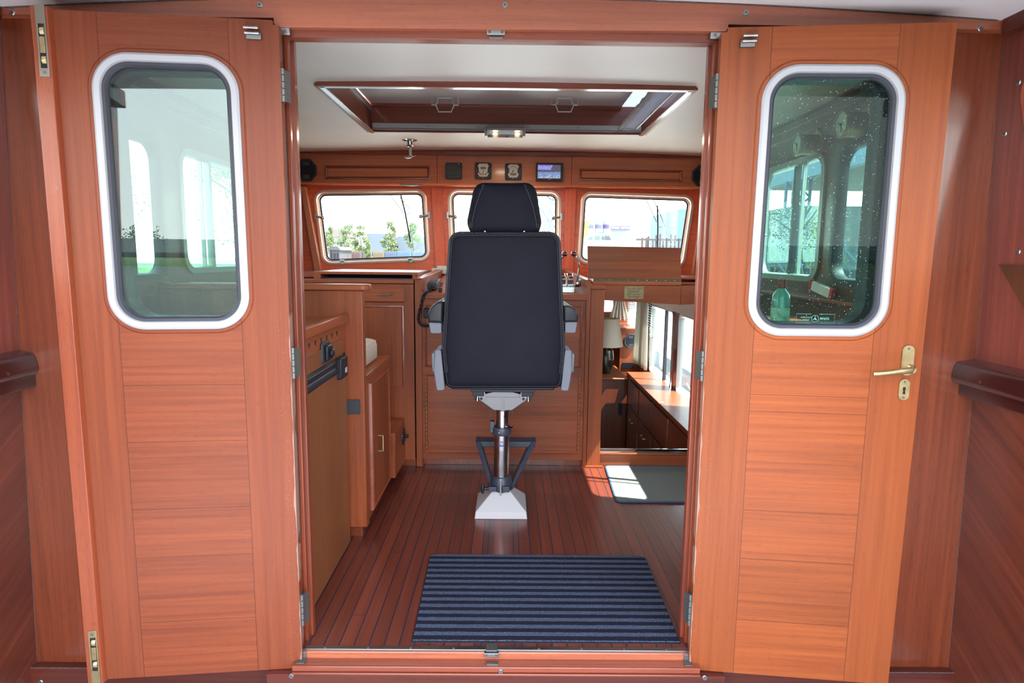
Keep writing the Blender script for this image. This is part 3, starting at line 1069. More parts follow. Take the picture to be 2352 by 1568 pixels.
ring_o = [Vector((cx + 0.0105 * math.cos(2 * PI * i / n) - 0.001, cz + 0.0105 * math.sin(2 * PI * i / n))) for i in range(n)]
ring_i = [Vector((cx + 0.0095 * math.cos(2 * PI * i / n) - 0.001, cz + 0.0095 * math.sin(2 * PI * i / n))) for i in range(n)]
stk.holed(ring_o, [ring_i], TR, wz, wz + 0.0004)
for k in range(3):
    a = PI / 2 + k * 2 * PI / 3
    tip = Vector((cx - 0.001 + 0.0097 * math.cos(a), cz + 0.0097 * math.sin(a)))
    l = Vector((cx - 0.001 + 0.0016 * math.cos(a + PI / 3), cz + 0.0016 * math.sin(a + PI / 3)))
    r_ = Vector((cx - 0.001 + 0.0016 * math.cos(a - PI / 3), cz + 0.0016 * math.sin(a - PI / 3)))
    stk.holed([Vector((cx - 0.001, cz)), l, tip, r_], [], TR, wz, wz + 0.0004)
stko = stk.build('window_sticker', M_text, D2, flat=True, label='clear sticker with mirrored white lettering and a three-pointed star')
Mleaf = WM[D2.name]
def mir(x, z):
    return Mleaf @ Matrix(((-1, 0, 0, x), (0, 0, 1, wz), (0, 1, 0, z), (0, 0, 0, 1)))
text_mesh('sticker_word', 'EGAM', 0.0095, M_text, stko, mir(cx + 0.0255, cz), bold=0.0002)
text_mesh('sticker_line', 'Automobiel', 0.0062, M_text, stko, mir(cx - 0.0265, cz + 0.0035))
text_mesh('sticker_line', 'bedrijf', 0.0062, M_text, stko, mir(cx - 0.0265, cz - 0.0035))

# screws in header, sill and side walls
def screw(name='cap_screw'):
    e_ = empty(name, (0, 0, 0))
    MB().lathe([(0.0005, 0.0), (0.0085, 0.0), (0.0085, 0.001), (0.0070, 0.0028), (0.0046, 0.0030), (0.0044, 0.0018), (0.0005, 0.0018)], (0, 0, 0), (0, -1, 0), n=20).build('cup_washer', M_steel, e_)
    MB().lathe([(0.0005, 0.0018), (0.0036, 0.0018), (0.0032, 0.0028), (0.0014, 0.0030), (0.0012, 0.0020), (0.0004, 0.0020)], (0, 0, 0), (0, -1, 0), n=14).build('screw_head', M_darksteel, e_)
    return e_
proto = screw()
spots = [((597, 11), 0.0, 'steel cap screw in the header above the left door leaf', None),
         ((1160, 11), 0.0, 'steel cap screw in the header above the middle of the doorway', None),
         ((1713, 29), 0.0, 'steel cap screw in the header above the right door leaf', None),
         ((28, 28), 0.0, 'steel cap screw at the far left end of the header', None),
         ((2252, 65), 0.0, 'steel cap screw at the far right end of the header', None),
         ((669, 1552), -0.060, 'steel cap screw in the sill below the left jamb', None),
         ((1150, 1542), -0.060, 'steel cap screw in the sill below the middle of the doorway', None),
         ((1619, 1556), -0.060, 'steel cap screw in the sill below the right door leaf', None),
         ((93, 1566), 0.0, 'steel cap screw in the sill at the far left corner', None),
         ((2340, 189), 'R', 'steel cap screw above the cockpit window rim on the right', None),
         ((2308, 307), 'R', 'steel cap screw left of the cockpit window rim on the right', None),
         ((2339, 578), 'R', 'steel cap screw below the cockpit window on the right', None),
         ((2287, 52), 'C', 'steel cap screw in the short board at the right roof corner', None)]
for i, (p, y, lb, _) in enumerate(spots):
    o = proto if i == 0 else copy_tree(proto)
    if y == 'R':
        q = at(p[0], p[1], 0, 1.45)
        q = at(p[0], p[1], 0, sideX(q.z, 1))
        o.rotation_euler = (0, 0, -PI / 2)
    elif y == 'C':
        q = at(p[0], p[1], 0, 1.41)
        o.rotation_euler = (0, 0, -PI / 2)
    else:
        q = at(p[0], p[1], 1, y)
    o.location = q
    tag(o, lb, 'screw', 'cap screws')

# metal corner brackets and keeps in the doorway
def plate(name, x0, x1, y0, y1, z0, z1, mat, label, cat, holes=(), n_axis='y'):
    e_ = empty(name, ((x0 + x1) / 2, (y0 + y1) / 2, z0), label, cat)
    MB().box(x0, x1, y0, y1, z0, z1).build('plate', mat, e_, bevel=0.0012)
    for (hx, hz) in holes:
        MB().lathe([(0.0005, 0), (0.0045, 0), (0.0043, 0.0015), (0.0015, 0.0013)], (hx, y0, hz), (0, -1, 0), n=14).build('screw_head', M_darksteel, e_)
    if z0 < -0.02 and x1 - x0 < 0.03:
        MB().box(x0 - 0.004, x1 + 0.002, -0.050, y0, z0, z0 + 0.0025).build('lower_plate', mat, e_, bevel=0.0008)
    return e_
plate('corner_bracket', -0.632, -0.598, 0.004, 0.022, 1.862, 1.882, M_steel, 'small steel bracket in the top left corner of the doorway', 'bracket', [(-0.612, 1.872)])
plate('corner_bracket', 0.592, 0.626, 0.004, 0.022, 1.866, 1.884, M_steel, 'small steel bracket in the top right corner of the doorway', 'bracket', [(0.606, 1.876)])
plate('corner_bracket', -0.626, -0.606, -0.0225, -0.0182, -0.0255, -0.004, M_darksteel, 'dark steel bracket at the bottom left corner of the threshold', 'bracket', [(-0.616, -0.014)])
plate('corner_bracket', 0.598, 0.618, -0.0225, -0.0182, -0.0255, -0.004, M_darksteel, 'dark steel bracket at the bottom right corner of the threshold', 'bracket', [(0.608, -0.014)])
q = at(1139, 75, 1, 0.018)
kp = plate('bolt_keep', q.x - 0.026, q.x + 0.026, 0.010, 0.024, q.z - 0.008, q.z + 0.007, M_steel, 'pale steel bolt keep in the middle of the lintel', 'bolt keep', [(q.x - 0.018, q.z), (q.x + 0.018, q.z)])
MB().box(q.x - 0.020, q.x + 0.020, 0.020, 0.060, q.z - 0.016, q.z - 0.009).build('latch_tongue', M_darksteel, kp, bevel=0.002)
q = at(1129, 1500, 1, -0.02)
kp = plate('bolt_keep', q.x - 0.023, q.x + 0.023, -0.030, -0.016, q.z - 0.007, q.z + 0.006, M_steel, 'pale steel bolt keep in the middle of the threshold', 'bolt keep', [(q.x - 0.016, q.z), (q.x + 0.016, q.z)])
MB().box(q.x - 0.016, q.x + 0.022, -0.050, -0.032, -0.029, -0.0235).build('lower_plate', M_darksteel, kp, bevel=0.001)
MB().box(q.x - 0.018, q.x + 0.018, -0.018, 0.018, 0.000, 0.0035).build('upper_plate', M_darksteel, kp, bevel=0.001)
# ------------------------------------------------------------------ wheelhouse shell
YF = 2.60
# planked floor
m, t, b = newmat('planked_cabin_sole')
c = nd(t, 'ShaderNodeTexCoord')
sp = nd(t, 'ShaderNodeSeparateXYZ')
t.links.new(c.outputs['Object'], sp.inputs[0])


def mth(t, op, a, bb=None, cc=None):
    n = nd(t, 'ShaderNodeMath', operation=op)
    for i, q in enumerate((a, bb, cc)):
        if q is None:
            continue
        if isinstance(q, (int, float)):
            n.inputs[i].default_value = q
        else:
            t.links.new(q, n.inputs[i])
    return n.outputs[0]


X, Y = sp.outputs['X'], sp.outputs['Y']
XC = 0.004
PWID = 0.0485
ax_ = mth(t, 'ABSOLUTE', mth(t, 'SUBTRACT', X, XC))
# king plank: edges at 0.055, margin strip to 0.078, then regular planks
reg = mth(t, 'DIVIDE', mth(t, 'SUBTRACT', ax_, 0.078), PWID)
sgnx = mth(t, 'SIGN', mth(t, 'SUBTRACT', X, XC))
idx = mth(t, 'MULTIPLY', mth(t, 'FLOOR', reg), sgnx)
fr = mth(t, 'FRACT', reg)
edge = mth(t, 'MULTIPLY', mth(t, 'MINIMUM', fr, mth(t, 'SUBTRACT', 1.0, fr)), PWID)
lreg = mth(t, 'MULTIPLY', mth(t, 'LESS_THAN', edge, 0.0024), mth(t, 'GREATER_THAN', ax_, 0.077))
lk = mth(t, 'MAXIMUM', mth(t, 'LESS_THAN', mth(t, 'ABSOLUTE', mth(t, 'SUBTRACT', ax_, 0.055)), 0.0024), mth(t, 'LESS_THAN', mth(t, 'ABSOLUTE', mth(t, 'SUBTRACT', ax_, 0.078)), 0.0024))
wn = nd(t, 'ShaderNodeTexWhiteNoise', noise_dimensions='1D')
t.links.new(idx, wn.inputs['W'])
off = mth(t, 'MULTIPLY', wn.outputs['Value'], 1.9)
yy = mth(t, 'FRACT', mth(t, 'DIVIDE', mth(t, 'ADD', Y, off), 1.9))
lb_ = mth(t, 'MULTIPLY', mth(t, 'LESS_THAN', yy, 0.0017), mth(t, 'GREATER_THAN', ax_, 0.078))
line = mth(t, 'MAXIMUM', mth(t, 'MAXIMUM', lreg, lk), lb_)
vec = nd(t, 'ShaderNodeCombineXYZ')
t.links.new(mth(t, 'ADD', X, mth(t, 'MULTIPLY', wn.outputs['Value'], 3.0)), vec.inputs[0])
t.links.new(Y, vec.inputs[1])
colF, hF = wood_nodes(t, vec.outputs[0], (0.175, 0.037, 0.020, 1), (0.112, 0.022, 0.013, 1), 1, 2.2, 0.22, 0.5)
tn = nd(t, 'ShaderNodeVectorMath', operation='SCALE')
t.links.new(colF, tn.inputs[0])
t.links.new(mth(t, 'ADD', mth(t, 'MULTIPLY', wn.outputs['Value'], 0.35), 0.82), tn.inputs['Scale'])
mx = nd(t, 'ShaderNodeMix', data_type='RGBA')
t.links.new(line, mx.inputs[0])
t.links.new(tn.outputs[0], mx.inputs[6])
mx.inputs[7].default_value = (0.014, 0.018, 0.034, 1)
t.links.new(mx.outputs[2], b.inputs['Base Color'])
b.inputs['Roughness'].default_value = 0.32
b.inputs['Coat Weight'].default_value = 0.35
b.inputs['Coat Roughness'].default_value = 0.18
bp = nd(t, 'ShaderNodeBump', Strength=0.4, Distance=0.001)
t.links.new(mth(t, 'SUBTRACT', 1.0, line), bp.inputs['Height'])
t.links.new(bp.outputs[0], b.inputs['Normal'])
MF = m
mb = MB()
mb.box(-1.449, 1.449, 0.076, 1.795, -0.05, 0.0)
mb.box(-0.638, 0.638, 0.006, 0.0765, -0.05, 0.0)
struct('floor', mb, MF, 'dark red planked wheelhouse floor with black caulked seams')

# ceiling with hatch opening
HX0, HX1, HY0, HY1 = -0.765, 0.785, 0.850, 1.850
def czz(x):
    return 1.956 - 0.012 * x * x
mb = MB()
xs = [-1.50 + 3.0 * i / 30 for i in range(31)] + [HX0 - 0.012, HX1 + 0.012]
CX0, CX1, CY0, CY1 = HX0 - 0.012, HX1 + 0.012, HY0 - 0.012, HY1 + 0.010
xs = sorted(set(round(x, 4) for x in xs))
xs = [x for x in xs if min(abs(x - CX0), abs(x - CX1)) > 0.02 or min(abs(x - CX0), abs(x - CX1)) < 1e-4]
for a, b_ in zip(xs, xs[1:]):
    spans = [(0.075, CY0), (CY1, 2.66)] if a >= CX0 - 1e-4 and b_ <= CX1 + 1e-4 else [(0.075, 2.66)]
    for y0, y1 in spans:
        mb.hexa([(a, y0, czz(a)), (b_, y0, czz(b_)), (b_, y1, czz(b_)), (a, y1, czz(a)), (a, y0, 2.10), (b_, y0, 2.10), (b_, y1, 2.10), (a, y1, 2.10)])
struct('ceiling', mb, M_white, 'white cambered wheelhouse ceiling with a roof hatch opening')

# hatch: wooden lining, aluminium rails, sliding cover, pull loops, gathered shade
hatch = empty('roof_hatch', (0, 1.35, 1.95), 'wide rectangular roof hatch with wooden lining and a sliding cover pulled almost shut', 'hatch')
mb = MB()
zb_, zt_ = 1.938, 2.130
mb.box(HX0 - 0.004, HX1 + 0.004, HY0 - 0.022, HY0 + 0.0, zb_ - 0.006, zt_)
mb.box(HX0 - 0.004, HX1 + 0.004, HY1, HY1 + 0.016, zb_ + 0.004, zt_)
mb.box(HX0 - 0.020, HX0, HY0, HY1, zb_, zt_)
mb.box(HX1, HX1 + 0.020, HY0, HY1, zb_, zt_)
mb.build('lining_board', wood('hatch_lining_wood', (0.26, 0.062, 0.030, 1), (0.18, 0.036, 0.018, 1), 0, coat=0.3), hatch, bevel=0.0015)
mb = MB()
mb.box(HX0 - 0.002, HX0 + 0.022, HY0, HY1, zb_ - 0.004, zb_ + 0.004)
mb.box(HX1 - 0.022, HX1 + 0.002, HY0, HY1, zb_ - 0.004, zb_ + 0.004)
mb.box(HX0, HX1, HY0, HY0 + 0.02, zb_ - 0.004, zb_ + 0.003)
mb.build('lower_trim', wood('glossy_hatch_trim', (0.62, 0.36, 0.27, 1), (0.52, 0.28, 0.20, 1), 1, coat=1.0, rough=0.12, patch=0.05, streak=0.1, spec=0.8), hatch, bevel=0.0015)  # varnish glare put into the pale base colour
mb = MB()
mb.box(HX0 + 0.01, HX1 - 0.01, HY1 - 0.004, HY1, 1.962, 1.990)
mb.box(HX0 + 0.01, HX1 - 0.01, HY1 - 0.012, HY1, 1.953, 1.958)
rl = mb.build('front_rail', pbr('pale_grey_rail', (0.46, 0.46, 0.44, 1), 0.4, metal=0.2), hatch, bevel=0.0008)
mb = MB()
for i in range(6):
    mb.lathe([(0.0035, 0), (0.0033, 0.0007), (0.0005, 0.0008)], (HX0 + 0.04 + i * 0.285, HY1 - 0.004, 1.976), (0, -1, 0), n=10)
mb.each('rail_screw', M_darksteel, rl)
MB().box(HX0 + 0.001, HX0 + 0.012, HY0 + 0.02, HY1, 2.058, 2.080).build('side_rail', M_alugrey, hatch, bevel=0.0008)
cvx1 = 0.655
m_cover = translucent('smoky_hatch_cover', (0.60, 0.55, 0.53, 1), (0.10, 0.095, 0.095, 1), 0.3, 0.4)
MB().box(HX0 + 0.012, cvx1, HY0 - 0.03, HY1 - 0.045, 2.088, 2.100).build('sliding_cover', m_cover, hatch, bevel=0.001)
MB().box(HX0 + 0.012, cvx1, HY1 - 0.045, HY1 + 0.02, 2.075, 2.105).build('cover_front_bar', MW_frameX, hatch, bevel=0.002)
for px in (1022, 1297):
    c0 = at(px, 241, 1, 1.62)
    a, b2, c2 = 0.0375, 0.056, 0.070
    lp = MB()
    lp.tube([c0 + Vector(q) for q in ((-c2, 0, 0), (-b2, 0, 0), (-a - 0.012, 0, 0), (-a - 0.003, 0, 0.010), (-a, 0.006, 0.037), (a, 0.006, 0.037), (a + 0.003, 0, 0.010), (a + 0.012, 0, 0), (b2, 0, 0), (c2, 0, 0))], 0.0034, 8)
    lp.tube([c0 + Vector(q) for q in ((-a - 0.012, 0, 0), (-a - 0.006, 0, -0.012), (-a + 0.004, -0.004, -0.036), (a - 0.004, -0.004, -0.036), (a + 0.006, 0, -0.012), (a + 0.012, 0, 0))], 0.0034, 8)
    for s in (-1, 1):
        lp.tube([c0 + Vector((s * c2, 0, 0)), c0 + Vector((s * c2, 0.02, 2.088 - c0.z))], 0.003, 6)
    lp.build('pull_loop', M_whitepl, hatch)
# strip on the right: sun-diffusing sheet added over the gathered white shade
MB().box(cvx1, HX1, HY0, HY1, 2.094, 2.098).build('frosted_pane', translucent('frosted_white_pane', (0.8, 0.82, 0.85, 1), (0.36, 0.38, 0.42, 1), 0.4, 0.7), hatch)
m_sh = translucent('white_pleated_shade', (0.85, 0.86, 0.9, 1), (0.7, 0.72, 0.78, 1), 0.6, 0.5)
sh = MB()
rows = []
for k in range(25):
    y = HY0 + 0.02 + (HY1 - HY0 - 0.05) * k / 24
    rows.append([Vector((cvx1 + 0.004 + i * 0.0062 + 0.002 * math.sin(k * 0.9 + i), y, (1.992 if i % 2 else 1.964) - 0.003 * math.sin(k * 1.3 + i))) for i in range(13)])
sh.sheet(rows)
sh.build('gathered_shade', m_sh, hatch)
MB().box(cvx1 + 0.085, cvx1 + 0.091, HY0 + 0.02, HY1 - 0.02, 1.966, 1.974).build('shade_rail', M_alugrey, hatch)
hm_ = MB()
hm_.tube([(cvx1 - 0.004 + 0.002 * math.sin(k * 2.1), HY0 + 0.01 + (HY1 - HY0 - 0.03) * k / 24, 1.972 + 0.002 * math.sin(k * 1.7)) for k in range(25)], 0.012, 8)
hm_.build('shade_hem', pbr('grey_felt_hem', (0.28, 0.25, 0.24, 1), 0.9), hatch)

# side walls with their windows
def poly_side(l, sgn):
    return [Vector((at(px, py, 0, sgn * 1.45).y, at(px, py, 0, sgn * 1.45).z)) for px, py in l]
wins = {}
for sgn, nm in ((-1, 'wall_cabin_port'), (1, 'wall_cabin_starboard')):
    T = lambda u, v, w, s=sgn: Vector((s * (1.45 + w), u, v))
    if sgn < 0:
        h1 = rpoly([(0.30, 1.155), (0.855, 1.155), (0.855, 1.700), (0.30, 1.700)], 0.075)
        h2 = rpoly([(1.035, 1.175), (1.80, 1.175), (1.80, 1.700), (1.035, 1.700)], 0.075)
        div = 1.325
    else:
        h1 = rpoly([(0.30, 1.160), (0.905, 1.160), (0.905, 1.715), (0.30, 1.715)], 0.085)
        h2 = rpoly([(1.045, 1.165), (1.735, 1.165), (1.735, 1.715), (1.045, 1.715)], 0.075)
        div = 1.34
    mb = MB()
    mb.holed([Vector(p) for p in ((0.076, -0.30), (2.66, -0.30), (2.66, 1.96), (0.076, 1.96))], [h1, h2], T, 0.0, 0.03)
    w = struct(nm, mb, wood('cabin_side_wood' + nm, (0.17, 0.06, 0.032, 1), (0.11, 0.034, 0.020, 1), 1, coat=0.4), 'wooden wheelhouse side on the %s, with two rounded windows' % ('left' if sgn < 0 else 'right'))
    for i, h in enumerate((h1, h2)):
        k = {(-1, 0): 3, (-1, 1): 4, (1, 0): 5, (1, 1): 6}[(sgn, i)]
        f = MB()
        frame(f, h, T, [(-0.022, -0.001), (-0.022, -0.010), (0.004, -0.012), (0.010, 0.0), (0.010, 0.034), (-0.002, 0.034)])
        fo = struct('window_%d' % k, f, M_alugrey if i else M_rubber, 'rounded side window of the wheelhouse, %s side, %s one' % ('left' if sgn < 0 else 'right', 'aft' if i == 0 else 'forward'))
        g = MB()
        g.holed(inset(h, 0.004), [], T, 0.016, 0.020)
        g.build('window_pane', M_glass, fo)
        if i:
            MB().box(min(sgn * 1.448, sgn * 1.476), max(sgn * 1.448, sgn * 1.476), div - 0.011, div + 0.011, h[0].y * 0 + 1.17, 1.705).build('window_stile', M_rubber if sgn > 0 else M_alugrey, fo)
            MB().box(min(sgn * 1.462, sgn * 1.480), max(sgn * 1.462, sgn * 1.480), div - 0.062, div - 0.054, 1.17, 1.705).build('sliding_edge', M_alugrey, fo)
            if sgn > 0:
                lt = MB()
                q0 = at(1752, 490, 0, 1.43)
                q1 = at(1752, 540, 0, 1.43)
                lt.tube([q0 + Vector((0.02, 0, 0)), q0 + Vector((-0.025, 0, 0)), q1 + Vector((-0.025, 0, 0)), q1 + Vector((0.02, 0, 0))], 0.006, 8)
                lt.build('pull_handle', M_steel, fo)
    # cornice strips under the ceiling
    mb = MB()
    for z, d, h_ in ((1.925, 0.045, 0.030), (1.885, 0.030, 0.012), (1.845, 0.022, 0.008)):
        mb.box(min(sgn * (1.45 - d), sgn * 1.45), max(sgn * (1.45 - d), sgn * 1.45), 0.078, 2.55, z, z + h_)
    struct('trim_cornice_%s' % ('port' if sgn < 0 else 'starboard'), mb, MW_inY, 'stepped cornice along the %s cabin side under the ceiling' % ('left' if sgn < 0 else 'right'), bevel=0.003)

# front wall
def fpoly(l, y=YF):
    return [Vector((at(px, py, 1, y).x, at(px, py, 1, y).z)) for px, py in l]
FW = {7: ([(718, 436), (979, 433), (990, 600), (740, 609)], 'left'),
      8: ([(1027, 433), (1289, 437), (1287, 603), (1034, 601)], 'middle'),
      9: ([(1335, 439), (1597, 448), (1571, 617), (1324, 607)], 'right')}
holes = {}
for k, (l, nm) in FW.items():
    holes[k] = rpoly(fpoly(l), 0.075)
mb = MB()
mb.holed([Vector(p) for p in ((-1.48, 1.01), (1.48, 1.01), (1.48, 1.96), (-1.48, 1.96))], [inset(h, 0.014) for h in holes.values()], XZ, YF, YF + 0.05)
struct('wall_front', mb, MW_redX, 'glowing red-brown window wall at the front of the wheelhouse')
for k, h in holes.items():
    f = MB()
    frame(f, h, XZ, [(0.0, YF - 0.001), (0.0, YF - 0.007), (0.006, YF - 0.010), (0.018, YF - 0.009), (0.022, YF + 0.006), (0.030, YF + 0.012), (0.036, YF + 0.035), (0.014, YF + 0.05), (0.013, YF - 0.001)])
    fo = struct('window_%d' % k, f, M_bronzealu, 'rounded front window of the wheelhouse, the %s one of three' % FW[k][1])
    f = MB()
    frame(f, h, XZ, [(0.034, YF + 0.020), (0.040, YF + 0.022), (0.040, YF + 0.032), (0.034, YF + 0.034)])
    f.build('window_gasket', M_rubber, fo)
    g = MB()
    g.holed(inset(h, 0.036), [], XZ, YF + 0.026, YF + 0.030)
    g.build('window_pane', M_glass, fo)
    if k != 9:
        lat = ((736, 499), (973, 496)) if k == 7 else ((1040, 497), (1277, 500))
        for i, (px, py) in enumerate(lat):
            q = at(px, py, 1, YF - 0.02)
            sg = 1 if i == 0 else -1
            l = MB()
            l.tube([q + Vector((-sg * 0.030, 0.008, 0.004)), q + Vector((0, 0, 0)), q + Vector((sg * 0.012, -0.010, -0.004))], 0.0075, 10)
            l.lathe([(0.001, -0.012), (0.010, -0.012), (0.014, 0), (0.010, 0.012), (0.001, 0.012)], q + Vector((sg * 0.018, -0.012, -0.004)), (1, 0, 0.2), n=14)
            l.box(q.x - sg * 0.034 - 0.008, q.x - sg * 0.034 + 0.008, YF - 0.016, YF - 0.004, q.z - 0.014, q.z + 0.030)
            l.build('window_latch', M_steel, fo)
    if k == 7:
        for px, py in ((787, 602), (943, 598)):
            q = at(px, py, 1, YF - 0.012)
            l = MB()
            l.box(q.x - 0.014, q.x + 0.014, YF - 0.020, YF - 0.004, q.z - 0.016, q.z + 0.012)
            l.lathe([(0.001, -0.016), (0.007, -0.016), (0.007, 0.016), (0.001, 0.016)], q + Vector((0, -0.012, 0.010)), (1, 0, 0), n=10)
            l.build('bottom_catch', M_chrome, fo, bevel=0.002)
# pillars between the windows, with plugs
for (a, b1, c_, d), nm in ((((990, 428), (1016, 428), (1023, 625), (1001, 625)), 'left'), (((1298, 432), (1324, 432), (1316, 625), (1294, 625)), 'right')):
    p = fpoly([a, b1, c_, d], YF - 0.02)
    mb = MB()
    mb.prism(p[::-1], XZ, YF - 0.02, YF)
    o = struct('trim_window_pillar_%s' % nm, mb, MW_redZ, 'red-brown plugged pillar board on the %s of the middle front window' % nm, bevel=0.002)
    pl = MB()
    for k in range(3):
        for s in (0.25, 0.75):
            f_ = 0.2 + 0.28 * k
            top_ = p[0] * (1 - s) + p[1] * s
            bot_ = p[3] * (1 - s) + p[2] * s
            q = top_ * (1 - f_) + bot_ * f_
            pl.lathe([(0.0035, 0), (0.0034, 0.0006), (0.0003, 0.0008)], (q.x, YF - 0.02, q.y), (0, -1, 0), n=10)
    pl.each('wood_plug', MW_strip, o)
# slanted corner boards at the sides
for l, nm in (([(689, 428), (701, 428), (737, 625), (722, 625)], 'port'), ([(1628, 436), (1616, 436), (1590, 640), (1601, 640)], 'starboard')):
    p = fpoly(l, YF - 0.06)
    mb = MB()
    mb.prism(p if nm == 'starboard' else p[::-1], XZ, YF - 0.06, YF)
    struct('trim_corner_%s' % nm, mb, wood('corner_board_' + nm, (0.62, 0.20, 0.085, 1), (0.50, 0.15, 0.06, 1), 2, coat=0.5), 'slanted lighter corner board at the %s end of the front windows' % ('left' if nm == 'port' else 'right'), bevel=0.003)

# instrument fascia over the windows
z0 = at(1150, 424, 1, 2.545).z
z1 = at(1150, 357, 1, 2.545).z
mb = MB()
for xa, xb in ((-1.448, at(1004, 390, 1, 2.545).x - 0.001), (at(1004, 390, 1, 2.545).x + 0.001, at(1313, 390, 1, 2.545).x - 0.001), (at(1313, 390, 1, 2.545).x + 0.001, 1.448)):
    mb.box(xa, xb, 2.545, YF, z0, z1 + 0.03)
fas = struct('trim_fascia', mb, wood('fascia_wood', (0.56, 0.165, 0.062, 1), (0.44, 0.115, 0.042, 1), 0, coat=0.3, seed=3, patch=0.12), 'wooden fascia above the front windows that carries the instruments', bevel=0.0015)
mb = MB()
mb.box(-1.448, 1.448, 2.530, 2.5445, z1 - 0.003, z1 + 0.028)
mb.build('top_moulding', MW_mold, fas, bevel=0.004)
mb = MB()
prof = [Vector((2.5445, z0 - 0.014)), Vector((2.532, z0 - 0.012)), Vector((2.527, z0 - 0.005)), Vector((2.532, z0 + 0.001)), Vector((2.5445, z0 + 0.003)), Vector((2.62, z0 + 0.001)), Vector((2.62, z0 - 0.014))]
mb.prism(prof, YZ, -1.448, 1.448)
mb.build('lower_nosing', wood('nosing_wood', (0.80, 0.26, 0.12, 1), (0.70, 0.20, 0.09, 1), 0, coat=1.0, rough=0.2), fas)  # bright varnish highlight carried by a paler wood colour
for l, nm in (([(747, 381), (987, 381), (987, 411), (747, 411)], 'l'), ([(1331, 387), (1567, 391), (1566, 417), (1330, 413)], 'r')):
    p = fpoly(l, 2.543)
    f = MB()
    frame(f, p, XZ, [(-0.002, 2.5449), (-0.001, 2.537), (0.006, 2.535), (0.013, 2.5395), (0.016, 2.5449)])
    f.build('raised_moulding', MW_frameX, fas)
# small reading light under the nosing on the left
q = at(945, 424, 1, 2.53)
rl = empty('strip_lamp', q, 'small flat strip lamp under the fascia above the left front window', 'lamp')
MB().prism([Vector((q.x - 0.082, q.z - 0.004)), Vector((q.x, q.z - 0.012)), Vector((q.x + 0.082, q.z - 0.004)), Vector((q.x + 0.078, q.z + 0.001)), Vector((q.x - 0.078, q.z + 0.001))], XZ, 2.500, 2.526).build('lamp_body', M_darksteel, rl)
MB().prism([Vector((q.x - 0.060, q.z - 0.0055)), Vector((q.x, q.z - 0.0118)), Vector((q.x + 0.060, q.z - 0.0055)), Vector((q.x, q.z - 0.005))], XZ, 2.497, 2.5).build('lamp_lens', M_whitepl, rl)

# ------------------------------------------------------------------ things on the fascia and ceiling
def octa_speaker(name, c, r, axis, label, depth=0.018):
    """axis: function (u,v,w) -> offset"""
    e_ = empty(name, c, label, 'speaker')
    c = Vector(c)
    o8 = [Vector((r * math.cos(PI / 8 + k * PI / 4) * 0.94, r * math.sin(PI / 8 + k * PI / 4))) for k in range(8)]
    T = lambda u, v, w: c + axis(u, v, w)
    mb = MB()
    mb.holed(o8, [inset(o8, 0.010)], T, 0.0, depth)
    mb.build('speaker_rim', pbr(name + '_rim', (0.035, 0.037, 0.052, 1), 0.45), e_, bevel=0.002)
    MB().holed(inset(o8, 0.009), [], T, 0.0, depth - 0.005).build('speaker_grille', M_black, e_)
    d = MB()
    for vv in (0.55, -0.55):
        d.holed([Vector((-r * 0.28, r * vv - r * 0.16)), Vector((r * 0.28, r * vv - r * 0.16)), Vector((r * 0.28, r * vv + r * 0.16)), Vector((-r * 0.28, r * vv + r * 0.16))], [], T, depth - 0.006, depth - 0.003)
    d.each('tweeter_plate', pbr(name + '_tw', (0.06, 0.055, 0.075, 1), 0.35), e_)
    sc = MB()
    for k in range(4):
        a = k * PI / 2
        p = T(r * 0.83 * math.cos(a), r * 0.83 * math.sin(a), depth - 0.001)
        sc.ball(p, 0.0022, 8, 4)
    sc.each('rim_screw', M_black, e_)
    return e_
front = lambda u, v, w: Vector((u, -w, v))
c0 = at(705, 391, 1, 2.545)
octa_speaker('speaker', c0, 0.079, front, 'black octagonal speaker on the fascia, at its left end')
c0 = at(1612, 404, 1, 2.545)
octa_speaker('speaker', c0, 0.079, front, 'black octagonal speaker half hidden by the right jamb')

def instr(name, x0, y0, x1, y1, label, cat):
    a, b_ = at(x0, y0, 1, 2.53), at(x1, y1, 1, 2.53)
    e_ = empty(name, ((a.x + b_.x) / 2, 2.545, (a.z + b_.z) / 2), label, cat)
    return e_, a.x, b_.x, b_.z, a.z
def inbox(e_, x0, x1, z0, z1, d=0.020, r=0.010, mat=None):
    MB().holed(rpoly([(x0, z0), (x1, z0), (x1, z1), (x0, z1)], r, 4), [], XZ, 2.545 - d, 2.545).build('housing', mat or M_black2, e_, bevel=0.003)
e_, x0, x1, z0, z1 = instr('display_unit', 1023, 373, 1061, 411, 'square black instrument with a dark blank screen, leftmost of four on the fascia', 'instrument')
inbox(e_, x0, x1, z0, z1)
w = x1 - x0
MB().box(x0 + w * .12, x1 - w * .10, 2.5235, 2.526, z0 + w * .22, z1 - w * .14).build('dark_screen', pbr('dark_green_lcd', (0.045, 0.055, 0.05, 1), 0.25), e_)
bt = MB()
for i in range(5):
    bt.ball((x0 + w * (.2 + .15 * i), 2.5245, z0 + w * .11), 0.0024, 8, 4)
bt.each('key', M_whitepl, e_)
MB().box(x1 - w * .23, x1 - w * .15, 2.5235, 2.526, z1 - w * .10, z1 - w * .055).build('power_lamp', M_whitepl, e_)
